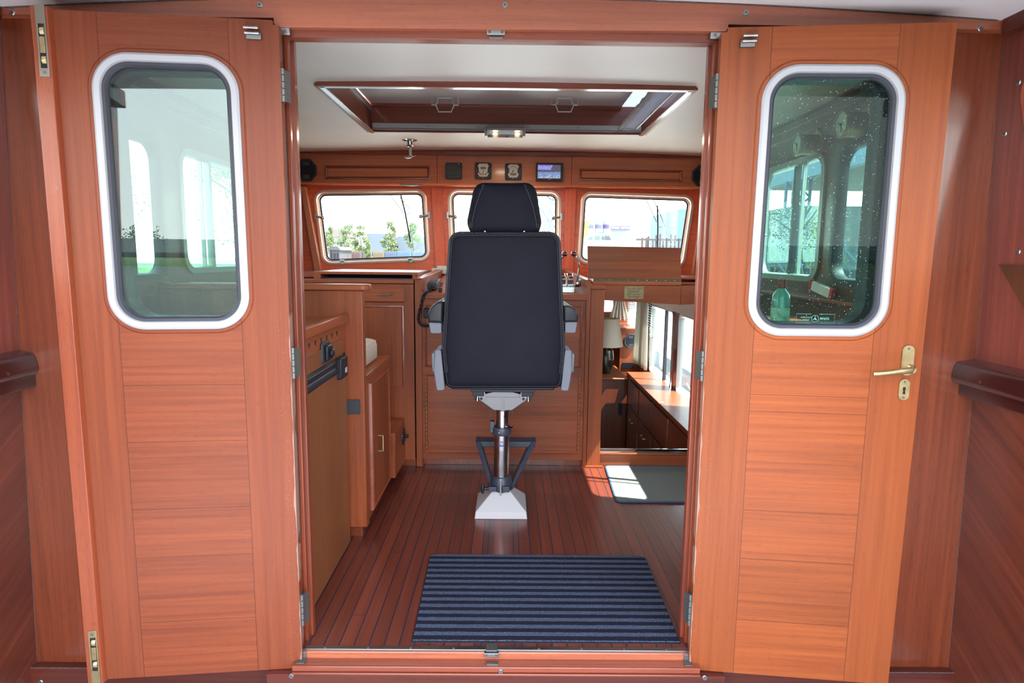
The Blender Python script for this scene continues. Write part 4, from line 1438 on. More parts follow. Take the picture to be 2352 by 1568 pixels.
for k, (px0, py0, px1, py1) in enumerate(((1091, 373, 1129, 411), (1160, 375, 1198, 413))):
    lb = ('square black gauge, pale dial with red and green arcs, second on the fascia', 'square black gauge, pale dial with a full ring scale, third on the fascia')[k]
    e_, x0, x1, z0, z1 = instr('dial_gauge', px0, py0, px1, py1, lb, 'gauge')
    inbox(e_, x0, x1, z0, z1)
    w = x1 - x0
    cx, cz = (x0 + x1) / 2, (z0 + z1) / 2 + w * 0.03
    dial = [Vector((cx + w * q[0], cz + w * q[1])) for q in ((-.24, .38), (.24, .38), (.34, .24), (.27, .14), (.27, -.12), (.34, -.20), (.22, -.38), (-.22, -.38), (-.34, -.20), (-.27, -.12), (-.27, .14), (-.34, .24))]
    MB().holed(dial, [], XZ, 2.5225, 2.5255).build('dial_face', M_dialface, e_)
    n = 28
    if k == 0:
        for nm, a0, a1, mt in (('red_arc', PI * 1.08, PI * 1.42, M_red), ('green_arc', PI * 1.58, PI * 1.92, pbr('green_arc', (0.03, 0.22, 0.12, 1), 0.5))):
            o_ = [Vector((cx + w * .31 * math.cos(a0 + (a1 - a0) * i / 8), cz + w * .31 * math.sin(a0 + (a1 - a0) * i / 8))) for i in range(9)]
            i_ = [Vector((cx + w * .26 * math.cos(a1 + (a0 - a1) * i / 8), cz + w * .26 * math.sin(a1 + (a0 - a1) * i / 8))) for i in range(9)]
            MB().holed(o_ + i_, [], XZ, 2.5218, 2.5226).build(nm, mt, e_)
        MB().box(cx - w * .16, cx + w * .16, 2.5215, 2.523, cz + w * .07, cz + w * .18).build('digital_readout', pbr('grey_lcd', (0.12, 0.12, 0.11, 1), 0.4), e_)
        MB().hexa([(cx - .0018, 2.5205, cz - w * .30), (cx + .0018, 2.5205, cz - w * .30), (cx + .0018, 2.5215, cz - w * .30), (cx - .0018, 2.5215, cz - w * .30), (cx - .0008, 2.5205, cz + w * .06), (cx + .0008, 2.5205, cz + w * .06), (cx + .0008, 2.5215, cz + w * .06), (cx - .0008, 2.5215, cz + w * .06)]).build('needle', M_black, e_)
    else:
        o_ = [Vector((cx + w * .27 * math.cos(2 * PI * i / n), cz + w * .27 * math.sin(2 * PI * i / n))) for i in range(n)]
        i_ = [Vector((cx + w * .252 * math.cos(2 * PI * i / n), cz + w * .252 * math.sin(2 * PI * i / n))) for i in range(n)]
        MB().holed(o_, [i_], XZ, 2.5218, 2.5226).build('scale_ring', M_black, e_)
        MB().box(cx - w * .17, cx + w * .17, 2.5215, 2.523, cz - w * .25, cz - w * .12).build('digital_readout', pbr('grey_lcd_b', (0.12, 0.12, 0.11, 1), 0.4), e_)
        MB().tube([(cx - w * .06, 2.521, cz - w * .07), (cx + w * .02, 2.521, cz + w * .04)], 0.003, 6).build('needle', M_black, e_)
    bt = MB()
    for s in (-1, 1):
        for j in (-.10, 0, .10):
            bt.ball((cx + s * w * .40, 2.5245, cz + w * j), 0.002, 8, 4)
    bt.each('key', M_whitepl, e_)
    MB().box(cx - w * .03, cx + w * .03, 2.5235, 2.5255, z0 + w * .05, z0 + w * .085).build('maker_mark', M_whitepl, e_)

# rear view camera monitor
e_, x0, x1, z0, z1 = instr('camera_monitor', 1231, 374, 1293, 416, 'wide black camera monitor showing blue water and a boat deck, rightmost on the fascia', 'monitor')
inbox(e_, x0, x1, z0, z1, 0.026, 0.003)
w, h = x1 - x0, z1 - z0
m, t, b = newmat('monitor_picture')
tcn = nd(t, 'ShaderNodeTexCoord')
s_ = nd(t, 'ShaderNodeSeparateXYZ')
t.links.new(tcn.outputs['Generated'], s_.inputs[0])
rampz = nd(t, 'ShaderNodeValToRGB')
els = rampz.color_ramp.elements
els[0].position, els[0].color = 0.0, (0.38, 0.42, 0.62, 1)
els[1].position, els[1].color = 1.0, (0.20, 0.17, 0.62, 1)
for p_, c_ in ((0.30, (0.20, 0.30, 0.50, 1)), (0.48, (0.15, 0.26, 0.50, 1)), (0.50, (0.08, 0.08, 0.13, 1)), (0.62, (0.10, 0.09, 0.16, 1)), (0.64, (0.24, 0.24, 0.70, 1)), (0.8, (0.36, 0.36, 0.80, 1))):
    q_ = rampz.color_ramp.elements.new(p_)
    q_.color = c_
t.links.new(s_.outputs['Z'], rampz.inputs[0])
wv = nd(t, 'ShaderNodeTexNoise', Scale=9.0, Detail=4.0, Distortion=2.0)
t.links.new(tcn.outputs['Generated'], wv.inputs['Vector'])
mrn = nd(t, 'ShaderNodeMapRange')
mrn.inputs['From Min'].default_value, mrn.inputs['From Max'].default_value = 0.35, 0.65
mrn.inputs['To Min'].default_value, mrn.inputs['To Max'].default_value = 0.6, 1.7
t.links.new(wv.outputs['Fac'], mrn.inputs['Value'])
vs = nd(t, 'ShaderNodeVectorMath', operation='SCALE')
t.links.new(rampz.outputs[0], vs.inputs[0])
t.links.new(mrn.outputs[0], vs.inputs['Scale'])
t.links.new(vs.outputs[0], b.inputs['Emission Color'])
b.inputs['Emission Strength'].default_value = 0.8
b.inputs['Base Color'].default_value = (0.02, 0.02, 0.03, 1)
b.inputs['Roughness'].default_value = 0.2
scx0, scx1, scz0, scz1 = x0 + w * .07, x1 - w * .10, z0 + h * .14, z1 - h * .12
so = MB().box(scx0, scx1, 2.5175, 2.520, scz0, scz1).build('screen', m, e_)
# the picture's dark post and pale deck arcs as thin relief on the screen
MB().holed([Vector((scx1, scz1)), Vector((scx1, scz0 + (scz1 - scz0) * .52)), Vector((scx0 + (scx1 - scx0) * .62, scz0 + (scz1 - scz0) * .52)), Vector((scx0 + (scx1 - scx0) * .58, scz0 + (scz1 - scz0) * .76)), Vector((scx0 + (scx1 - scx0) * .68, scz1))], [], XZ, 2.5168, 2.5174).build('screen_dark_area', pbr('screen_dark', (0.02, 0.02, 0.03, 1), 0.3, emit=(0.09, 0.08, 0.13, 1), estr=1), so)
MB().box((x0 + x1) / 2 - w * .04, (x0 + x1) / 2 + w * .04, 2.5185, 2.5195, z0 + h * .06, z0 + h * .085).build('maker_mark', M_whitepl, e_)

# chrome T-handle lever on the ceiling
p0 = at(941, 322, 2, 1.950)
e_ = empty('ceiling_lever', p0, 'chrome T-shaped pull lever on a round plate on the ceiling', 'lever')
MB().lathe([(0.001, 0), (0.047, 0), (0.047, -0.003), (0.040, -0.006), (0.018, -0.008), (0.015, -0.030), (0.022, -0.034), (0.026, -0.040), (0.020, -0.045), (0.014, -0.046), (0.001, -0.046)], p0 + Vector((0, 0, 0.003)), (0, 0, 1), n=28).build('mounting_plate', M_chrome, e_)
MB().lathe([(0.001, -0.044), (0.010, -0.044), (0.009, -0.090), (0.012, -0.096), (0.001, -0.097)], p0 + Vector((0, 0, 0)), (-0.05, 0, 1), n=16).build('lever_stem', M_steel, e_)
hd_ = MB()
hd_.tube([p0 + Vector((-0.033, 0.004, -0.104)), p0 + Vector((-0.015, 0.0, -0.105)), p0 + Vector((0.015, 0, -0.100)), p0 + Vector((0.038, 0, -0.090))], [0.004, 0.0075, 0.0075, 0.004], 12, flat=0.7)
hd_.build('lever_grip', M_chrome, e_)

# ceiling light with two lit bulbs
p0 = at(1160, 310, 2, 1.925)
e_ = empty('ceiling_light', (p0.x, p0.y, 1.95), 'narrow chrome ceiling light with two lit bulbs in front of the hatch', 'light')
w_ = 0.118
MB().holed(rpoly([(-w_, -0.040), (w_, -0.040), (w_, 0.040), (-w_, 0.040)], 0.012, 4), [], lambda u, v, q: Vector((p0.x + u, p0.y + v, q)), 1.944, 1.956).build('lamp_base', M_chrome, e_, bevel=0.002)
fr_ = MB()
for s in (-1, 1):
    fr_.box(p0.x + s * (w_ - 0.012) - 0.008, p0.x + s * (w_ - 0.012) + 0.008, p0.y - 0.034, p0.y + 0.034, 1.914, 1.944)
fr_.each('lamp_end_cap', M_whitepl, e_, bevel=0.003)
MB().box(p0.x - w_ + 0.02, p0.x + w_ - 0.02, p0.y - 0.030, p0.y + 0.030, 1.916, 1.920).build('lamp_lens', glass('lamp_lens_glass', (0.9, 0.85, 0.8)), e_)
MB().box(p0.x - w_ + 0.02, p0.x + w_ - 0.02, p0.y + 0.028, p0.y + 0.031, 1.916, 1.944).build('lamp_reflector', M_steel, e_)
m_bulb = pbr('warm_lit_bulb', (1, 0.8, 0.6, 1), 0.5, emit=(1.0, 0.72, 0.42, 1), estr=14)
for s in (-0.5, 0.62):
    MB().ball((p0.x + s * w_ * 0.95, p0.y - 0.004, 1.930), 0.007, 12, 8, (2.0, 1, 0.8)).build('bulb', m_bulb, e_)
area('ceiling_light_glow', (p0.x, p0.y, 1.908), (0, 0, -1), 0.16, 0.05, 5, (1.0, 0.75, 0.5))

# brass clock and barometer on the starboard cornice
def brass_dial(px, py, r, label, cat):
    c_ = at(px, py, 0, 1.345)
    c_ = Vector((1.345, c_.y, c_.z))
    e_ = empty(cat, (1.45, c_.y, c_.z), label, cat)
    MB().lathe([(0.001, 0), (r * 1.22, 0), (r * 1.22, 0.006), (r * 0.92, 0.008), (r * 0.90, 0.080), (r * 1.0, 0.084), (r * 1.04, 0.092), (r * 1.0, 0.100), (r * 0.90, 0.101), (r * 0.89, 0.094), (0.001, 0.094)], (1.45, c_.y, c_.z), (-1, 0, 0), n=32).build('brass_case', M_brass, e_)
    MB().lathe([(0.001, 0.0945), (r * 0.885, 0.0945), (r * 0.885, 0.0955), (0.001, 0.0955)], (1.45, c_.y, c_.z), (-1, 0, 0), n=32).build('dial_face', pbr(cat + '_dial', (0.75, 0.8, 0.76, 1), 0.5), e_)
    hd = MB()
    hd.tube([(1.353, c_.y, c_.z), (1.353, c_.y + r * 0.45, c_.z + r * 0.2)], 0.002, 6)
    hd.tube([(1.353, c_.y, c_.z), (1.353, c_.y - r * 0.1, c_.z - r * 0.6)], 0.0015, 6)
    hd.ball((1.353, c_.y, c_.z), 0.006, 10, 6)
    hd.build('dial_hand', M_black, e_)
    for k in range(3):
        a = PI / 2 + k * 2 * PI / 3
        MB().lathe([(0.001, 0), (0.009, 0), (0.008, 0.008), (0.001, 0.008)], (1.449, c_.y + math.cos(a) * r * 1.28, c_.z + math.sin(a) * r * 1.28), (-1, 0, 0), n=12).build('mounting_lug', M_brass, e_)
brass_dial(1927, 286, 0.054, 'larger round brass clock seen through the right door window', 'clock')
brass_dial(1826, 332, 0.050, 'smaller round brass barometer seen through the right door window', 'barometer')
# ------------------------------------------------------------------ helm chair
def levels(mb, poly, T, lv, crown=None):
    loops = [[T(p.x, p.y, w) for p in inset(poly, d)] for d, w in lv]
    mb.loft(loops, False, crown is None, True)
    if crown:
        cx = sum(p.x for p in poly) / len(poly)
        cz = sum(p.y for p in poly) / len(poly)
        first = inset(poly, lv[0][0])
        ls = [[T(p.x, p.y, lv[0][1]) for p in first]]
        for f, w in crown:
            ls.append([T(cx + (p.x - cx) * f, cz + (p.y - cz) * f, w) for p in first])
        mb.loft(ls[::-1], False, True, False)
    return mb


chair = empty('helm_chair', (0.0, 1.13, 0.0), 'black leatherette helm chair with headrest, silver post and white square base', 'chair')
YB = 0.95
def cp(l, y=YB):
    return [Vector((at(px, py, 1, y).x, at(px, py, 1, y).z)) for px, py in l]
bo = rpoly(cp([(1030, 531), (1288, 531), (1299, 800), (1291, 893), (1023, 893), (1013, 800)]), [0.055, 0.055, 0.12, 0.035, 0.035, 0.12], 8)
mb = MB()
levels(mb, bo, XZ, [(0.030, YB - 0.004), (0.016, YB), (0.005, YB + 0.008), (0.0, YB + 0.022), (0.0, YB + 0.075), (0.010, YB + 0.095), (0.03, YB + 0.10)], [(0.97, YB - 0.006), (0.8, YB - 0.010), (0.5, YB - 0.012)])
back = mb.build('backrest', M_leather, chair, angle=60)
st = MB()
def stitches(st, poly, d, y, zmin, step=0.0085, skip=None):
    q = inset(poly, d)
    acc, on = 0, True
    for i in range(len(q)):
        a, b_ = q[i], q[(i + 1) % len(q)]
        L_ = (b_ - a).length
        k = max(1, int(L_ / step))
        for j in range(k):
            p = a + (b_ - a) * ((j + 0.1) / k)
            r = a + (b_ - a) * ((j + 0.7) / k)
            if p.y < zmin:
                continue
            if skip and skip(p):
                continue
            st.tube([(p.x, y, p.y), (r.x, y, r.y)], 0.0008, 4)
stitches(st, bo, 0.006, YB + 0.0045, 0.72)
stitches(st, bo, 0.018, YB - 0.0005, 0.72)
st.build('stitching', M_stitch, back)
pp = MB()
q = inset(bo, 0.0115)
pp.tube([(p.x, YB + 0.0015, p.y) for p in q], 0.0022, 6, closed=True)
pp.build('seam_piping', M_black, back)
hr = rpoly(cp([(1090, 418), (1229, 418), (1245, 512), (1238, 535), (1080, 535), (1071, 512)], YB + 0.01), [0.055, 0.055, 0.07, 0.02, 0.02, 0.07], 12)
mb = MB()
levels(mb, hr, XZ, [(0.020, YB + 0.004), (0.008, YB + 0.010), (0.0, YB + 0.028), (0.0, YB + 0.075), (0.015, YB + 0.10), (0.03, YB + 0.105)], [(0.9, YB + 0.000), (0.6, YB - 0.004)])
hd_ = mb.build('headrest', M_leather, chair, angle=60)
st = MB()
for side in (-1, 1):
    for off in (0.0, 0.008):
        pts_ = cp([(1176 + side * q_[0] - 18, q_[1]) for q_ in ((46 + off * 0, 424), (56, 445), (66, 475), (73, 505), (75, 524))], YB)
        for a, b_ in zip(pts_, pts_[1:]):
            L_ = (b_ - a).length
            k = int(L_ / 0.0085)
            for j in range(k):
                p, r = a + (b_ - a) * (j / k), a + (b_ - a) * ((j + 0.6) / k)
                st.tube([(p.x + side * off, YB - 0.0005 + off * 0.9, p.y), (r.x + side * off, YB - 0.0005 + off * 0.9, r.y)], 0.0008, 4)
    st.build('stitching', M_stitch, hd_)
    st = MB()
for px in (1115, 1203):
    q = at(px, 534, 1, YB + 0.05)
    MB().lathe([(0.001, -0.03), (0.006, -0.03), (0.006, 0.03), (0.001, 0.03)], (q.x, YB + 0.045, q.z), n=12).build('headrest_pin', M_chrome, chair)
    MB().ball((q.x, YB - 0.004, q.z + 0.003), 0.006, 10, 6).build('pin_button', M_chrome, chair)
# seat cushion ahead of the back
s = MB()
levels(s, rpoly([(-0.255, 1.04), (0.265, 1.04), (0.265, 1.50), (-0.255, 1.50)], 0.05), XY, [(0.01, 0.645), (0.0, 0.66), (0.0, 0.73), (0.012, 0.755), (0.03, 0.762)])
s.build('seat_cushion', M_leather, chair, angle=60)
MB().box(-0.235, 0.245, 1.02, 1.44, 0.628, 0.648).build('seat_pan', M_black, chair, bevel=0.004)
# arm rests and side covers
for sg in (-1, 1):
    cx0 = 0.004
    if sg < 0:
        pad = cp([(981, 722), (984, 740), (1016, 742), (1018, 692), (1005, 692), (990, 704)], 0.97)
        low = cp([(984, 740), (1014, 741), (1014, 766), (989, 766)], 0.975)
        c1 = cp([(999, 804), (1013, 802), (1022, 896), (1003, 897), (996, 850)], 0.965)
        c2 = cp([(991, 813), (999, 807), (1000, 857), (993, 853)], 0.972)
    else:
        pad = cp([(1329, 722), (1327, 739), (1296, 739), (1294, 701), (1308, 701), (1322, 710)], 0.97)
        low = cp([(1327, 739), (1298, 739), (1298, 765), (1322, 765)], 0.975)
        c1 = cp([(1313, 805), (1298, 802), (1288, 897), (1306, 898), (1314, 850)], 0.965)
        c2 = cp([(1320, 815), (1313, 808), (1312, 857), (1318, 853)], 0.972)
    a = MB()
    po = rpoly(pad, [0.010, 0.005, 0.004, 0.004, 0.020, 0.022], 7)
    gx, gz = sum(p.x for p in po) / len(po), sum(p.y for p in po) / len(po)
    a.loft([[Vector((gx + (p.x - gx) * f_, y_, gz + (p.y - gz) * f_)) for p in po] for f_, y_ in ((0.70, 0.9585), (0.86, 0.9600), (0.95, 0.9640), (0.99, 0.9700), (1, 0.978), (1, 1.26), (0.97, 1.285), (0.85, 1.296))], False, True, True)
    ar = a.build('armrest', M_armleather, chair, angle=75)
    MB().prism(rpoly(low, 0.008, 4), XZ, 0.98, 1.24).build('armrest_base', M_greypl, ar, bevel=0.003)
    cv = MB().prism(rpoly(c1, 0.010, 4), XZ, 0.962, 1.12).build('side_cover', M_greypl, chair, bevel=0.004)
    MB().prism(rpoly(c2, 0.005, 4), XZ, 0.972, 1.06).build('hinge_cap', pbr('grey_cap', (0.14, 0.16, 0.18, 1), 0.45), cv, bevel=0.003)
# carriage under the seat
mb = MB()
mb.box(-0.145, 0.155, 1.04, 1.30, 0.612, 0.629)
for sg in (-1, 1):
    xx = 0.005 + sg * 0.115
    mb.box(xx - 0.028, xx + 0.028, 1.05, 1.28, 0.590, 0.614)
    mb.box(xx - 0.022, xx - 0.012, 1.05, 1.07, 0.572, 0.592)
    mb.box(xx + 0.008, xx + 0.018, 1.05, 1.07, 0.572, 0.592)
mb.build('slide_rail', M_black, chair, bevel=0.002)
mb = MB()
for sg in (-1, 1):
    xx = 0.005 + sg * 0.122
    mb.lathe([(0.001, 0.560), (0.008, 0.562), (0.008, 0.590), (0.001, 0.590)], (xx, 1.075, 0), n=12)
    mb.tube([(xx - sg * 0.036, 1.046, 0.612), (xx - sg * 0.036, 1.046, 0.588), (xx - sg * 0.006, 1.046, 0.588)], 0.002, 6)
mb.build('carriage_bolt', M_steel, chair)
br = MB()
tr = [Vector(p) for p in ((-0.038, 0.512), (0.048, 0.512), (0.125, 0.568), (0.125, 0.585), (0.045, 0.604), (-0.035, 0.604), (-0.115, 0.585), (-0.115, 0.568))]
br.prism(tr, XZ, 1.092, 1.100)
br.prism(tr, XZ, 1.150, 1.158)
br.prism([Vector(p) for p in ((-0.118, 0.578), (0.128, 0.578), (0.128, 0.586), (0.046, 0.605), (-0.036, 0.605), (-0.118, 0.586))], XZ, 1.085, 1.165)
br.lathe([(0.001, 0.506), (0.034, 0.506), (0.034, 0.606), (0.001, 0.606)], (0.005, 1.125, 0), n=24)
br.build('seat_bracket', pbr('cast_bracket_metal', (0.16, 0.155, 0.16, 1), 0.4, metal=0.9), chair, bevel=0.0015)
MB().lathe([(0.001, 0.40), (0.0295, 0.40), (0.0295, 0.53), (0.001, 0.53)], (0.003, 1.13, 0), n=28).build('upper_post', M_post, chair)
ho = MB()
for z in (0.505, 0.478):
    ho.lathe([(0.0005, 0), (0.0042, 0), (0.0005, 0.0006)], (0.003 + 0.0105, 1.13 - 0.0282, z), (0.35, -0.94, 0), n=12)
ho.each('post_hole', M_void, chair)
MB().lathe([(0.001, 0.09), (0.0375, 0.09), (0.0375, 0.405), (0.033, 0.408), (0.001, 0.408)], (0.001, 1.13, 0), n=32).build('lower_post', M_post, chair)
lbq = MB()
lbq_o = text_mesh('post_lettering', 'lift\nSeat', 0.017, pbr('blue_print', (0.03, 0.06, 0.38, 1), 0.5), chair, Matrix.Translation((0.001, 1.0905, 0.345)) @ Matrix.Rotation(PI / 2, 4, 'X'))
cl = MB()
cl.lathe([(0.030, 0.384), (0.046, 0.384), (0.047, 0.388), (0.047, 0.418), (0.045, 0.422), (0.030, 0.422)], (0.001, 1.13, 0), n=30, caps=False)
cl.box(-0.056, -0.036, 1.115, 1.15, 0.395, 0.450)
cl = cl.build('post_clamp', M_footblack, chair, bevel=0.0015)
kk = MB()
kk.tube([(0.020, 1.085, 0.428), (0.036, 1.078, 0.430), (0.052, 1.090, 0.430), (0.045, 1.105, 0.430), (0.025, 1.10, 0.428), (0.018, 1.088, 0.428)], 0.004, 8)
kk.ball((-0.012, 1.084, 0.402), 0.0055, 10, 6)
kk.build('clamp_lever', M_chrome, cl)
for dx in (-0.055, 0.050):
    MB().tube([(dx, 1.18, 0.52), (dx, 1.18, 0.455)], 0.004, 8).build('release_rod', M_darksteel, chair)
# triangular foot rest
fr_ = MB()
yb_ = 1.33
xl_, xr_ = -0.136, 0.178
zf = 0.285
fr_.prism([Vector(p) for p in ((yb_ - 0.012, zf - 0.028), (yb_ + 0.065, zf - 0.010), (yb_ + 0.065, zf + 0.008), (yb_ - 0.012, zf + 0.004))], YZ, xl_ + 0.004, xr_ - 0.004)
for sx_, xe in ((-1, xl_), (1, xr_)):
    x1 = 0.001 + sx_ * 0.046
    fr_.hexa([Vector((x1 - 0.011, 1.13, 0.10)), Vector((x1 + 0.011, 1.13, 0.10)), Vector((x1 + 0.011, 1.19, 0.10)), Vector((x1 - 0.011, 1.19, 0.10)),
              Vector((xe - 0.013 - sx_ * 0.010, yb_ - 0.014, zf + 0.004)), Vector((xe + 0.013 - sx_ * 0.010, yb_ - 0.014, zf + 0.004)), Vector((xe + 0.013 - sx_ * 0.010, yb_ + 0.066, zf + 0.010)), Vector((xe - 0.013 - sx_ * 0.010, yb_ + 0.066, zf + 0.010))])
fr_.build('foot_rest', M_footblack, chair, bevel=0.005)
sk = MB()
sk.lathe([(0.038, 0.095), (0.052, 0.098), (0.054, 0.14), (0.048, 0.165), (0.042, 0.175), (0.038, 0.175)], (0.001, 1.13, 0), n=28, caps=False)
sk.box(-0.062, -0.020, 1.066, 1.092, 0.112, 0.136)
sk.box(0.006, 0.042, 1.066, 1.092, 0.110, 0.138)
sk = sk.build('foot_rest_collar', M_footblack, chair, bevel=0.003)
MB().box(-0.006, 0.002, 1.066, 1.078, 0.092, 0.172).build('collar_slot', M_steel, sk, bevel=0.001)
kn = MB()
kn.tube([(-0.060, 1.079, 0.124), (-0.082, 1.079, 0.124)], 0.008, 12)
kn.ball((-0.090, 1.079, 0.124), 0.012, 12, 8, (0.8, 0.9, 2.3))
kn.build('clamp_knob', M_black, sk)
bs = MB()
def sq_(h, z, cx=0.001, cy=1.129):
    return [Vector((cx - h, cy - h, z)), Vector((cx + h, cy - h, z)), Vector((cx + h, cy + h, z)), Vector((cx - h, cy + h, z))]
bs.loft([sq_(0.126, 0.0), sq_(0.126, 0.004), sq_(0.122, 0.034), sq_(0.042, 0.110), sq_(0.040, 0.112)], False, True, True)
bs.build('base', M_basewhite, chair, bevel=0.003)

# ------------------------------------------------------------------ mats
def mat_striped():
    m, t, b = newmat('striped_blue_mat')
    c = nd(t, 'ShaderNodeTexCoord')
    s_ = nd(t, 'ShaderNodeSeparateXYZ')
    t.links.new(c.outputs['Object'], s_.inputs[0])
    f = mth(t, 'FRACT', mth(t, 'ADD', mth(t, 'DIVIDE', s_.outputs['Y'], 0.0425), 0.05))
    n = nd(t, 'ShaderNodeTexNoise', Scale=60.0, Detail=2.0)
    t.links.new(c.outputs['Object'], n.inputs['Vector'])
    f2 = mth(t, 'ADD', f, mth(t, 'MULTIPLY', mth(t, 'SUBTRACT', n.outputs['Fac'], 0.5), 0.10))
    stripe = mth(t, 'MULTIPLY', mth(t, 'GREATER_THAN', f2, 0.22), mth(t, 'LESS_THAN', f2, 0.72))
    n2 = nd(t, 'ShaderNodeTexNoise', Scale=420.0, Detail=2.0)
    t.links.new(c.outputs['Object'], n2.inputs['Vector'])
    rr = nd(t, 'ShaderNodeValToRGB')
    rr.color_ramp.elements[0].position, rr.color_ramp.elements[0].color = 0.38, (0.022, 0.030, 0.058, 1)
    rr.color_ramp.elements[1].position, rr.color_ramp.elements[1].color = 0.66, (0.125, 0.145, 0.205, 1)
    t.links.new(n2.outputs['Fac'], rr.inputs[0])
    mx = nd(t, 'ShaderNodeMix', data_type='RGBA')
    t.links.new(stripe, mx.inputs[0])
    mx.inputs[6].default_value = (0.016, 0.014, 0.024, 1)
    t.links.new(rr.outputs[0], mx.inputs[7])
    lint = nd(t, 'ShaderNodeTexVoronoi', Scale=38.0)
    t.links.new(c.outputs['Object'], lint.inputs['Vector'])
    sc_ = nd(t, 'ShaderNodeSeparateColor')
    t.links.new(lint.outputs['Color'], sc_.inputs[0])
    spk = mth(t, 'MULTIPLY', mth(t, 'LESS_THAN', lint.outputs['Distance'], 0.05), mth(t, 'GREATER_THAN', sc_.outputs[0], 0.8))
    mx2 = nd(t, 'ShaderNodeMix', data_type='RGBA')
    t.links.new(mth(t, 'MULTIPLY', spk, 0.6), mx2.inputs[0])
    t.links.new(mx.outputs[2], mx2.inputs[6])
    mx2.inputs[7].default_value = (0.45, 0.42, 0.38, 1)
    t.links.new(mx2.outputs[2], b.inputs['Base Color'])
    b.inputs['Roughness'].default_value = 0.95
    b.inputs['Specular IOR Level'].default_value = 0.1
    bp = nd(t, 'ShaderNodeBump', Strength=0.8, Distance=0.003)
    t.links.new(mth(t, 'ADD', n2.outputs['Fac'], stripe), bp.inputs['Height'])
    t.links.new(bp.outputs[0], b.inputs['Normal'])
    return m
dm = empty('door_mat', (0.16, 0.3, 0), 'rectangular blue and black striped door mat on the floor just inside the doorway', 'mat')
pm = rpoly([(-0.278, 0.026), (0.600, 0.026), (0.611, 0.628), (-0.293, 0.628)], [0.002, 0.002, 0.03, 0.03], 6)
MB().prism(inset(pm, 0.004), XY, 0.001, 0.009).build('pile', mat_striped(), dm)
MB().prism(pm, XY, 0.0, 0.004).build('rubber_backing', M_black, dm)
em = rpoly([(0.585, 1.215), (1.30, 1.215), (1.30, 1.785), (0.612, 1.785)], 0.035, 6)
dm2 = empty('grey_mat', (0.95, 1.5, 0), 'grey-green mat with a blue bound edge lying before the companionway', 'mat')
MB().prism(inset(em, 0.010), XY, 0.001, 0.008).build('pile', pbr('grey_green_pile', (0.17, 0.20, 0.19, 1), 0.95, noise=0.35, nscale=260, bump=0.6, bscale=500), dm2)
ed = MB()
ed.tube([(p.x, p.y, 0.005) for p in inset(em, 0.006)], 0.006, 8, closed=True, flat=0.8)
ed.build('bound_edge', pbr('blue_binding', (0.03, 0.06, 0.12, 1), 0.8), dm2)

# ------------------------------------------------------------------ joinery
def raised_panel(mb, to3, x0, x1, z0, z1, y, d=1, w=0.012, h=0.006):
    f = MB()
    frame(mb, rect(x0, x1, z0, z1), to3, [(0.0, y), (0.001, y - d * h), (w * 0.5, y - d * h), (w, y - d * h * 0.3), (w + 0.002, y)])


# helm console
con = empty('helm_console', (0.0, 2.1, 0), 'wooden helm console behind the chair with a sloping dashboard', 'console')
mb = MB()
for sg, a, b_ in ((-1, -0.511, -0.472), (1, 0.476, 0.500)):
    xb0, xb1 = (a + 0.07, b_ + 0.07) if sg < 0 else (a - 0.07, b_ - 0.07)
    mb.hexa([Vector((a, 1.752, 0)), Vector((b_, 1.752, 0)), Vector((xb1, 2.58, 0)), Vector((xb0, 2.58, 0)), Vector((a, 1.752, 1.112)), Vector((b_, 1.752, 1.112)), Vector((xb1, 2.58, 1.158)), Vector((xb0, 2.58, 1.158))])
mb.each('side_cheek', MW_inZ, con, bevel=0.004)
cr_ = MB()
for a, b_, s_ in ((-0.515, -0.468, 0.07), (0.472, 0.504, -0.07)):
    cr_.hexa([Vector((a, 1.749, 1.112)), Vector((b_, 1.749, 1.112)), Vector((b_ + s_, 2.585, 1.158)), Vector((a + s_, 2.585, 1.158)), Vector((a, 1.749, 1.118)), Vector((b_, 1.749, 1.118)), Vector((b_ + s_, 2.585, 1.164)), Vector((a + s_, 2.585, 1.164))])
cr_.each('cheek_capping', MW_strip, con, bevel=0.002)
MB().box(-0.474, 0.478, 1.765, 1.79, 0.045, 1.00).build('front_panel', MW_inX, con)
MB().box(-0.474, 0.478, 1.800, 1.82, 0.0, 0.047).build('toe_kick', MW_bulk, con)
MB().box(-0.474, 0.478, 1.748, 1.775, 1.000, 1.034).build('front_lip', MW_inX, con, bevel=0.003)
db = MB()
db.hexa([Vector((-0.473, 1.770, 1.000)), Vector((0.477, 1.770, 1.000)), Vector((0.41, 2.40, 1.05)), Vector((-0.405, 2.40, 1.05)),
         Vector((-0.473, 1.770, 1.034)), Vector((0.477, 1.770, 1.034)), Vector((0.41, 2.40, 1.118)), Vector((-0.405, 2.40, 1.118))])
db.build('dashboard', MW_inY, con)
MB().box(-0.405, 0.41, 2.40, 2.58, 1.04, 1.124).build('dash_shelf', MW_inX, con)
def cx_(px, py, y=1.765):
    q = at(px, py, 1, y)
    return q.x, q.z
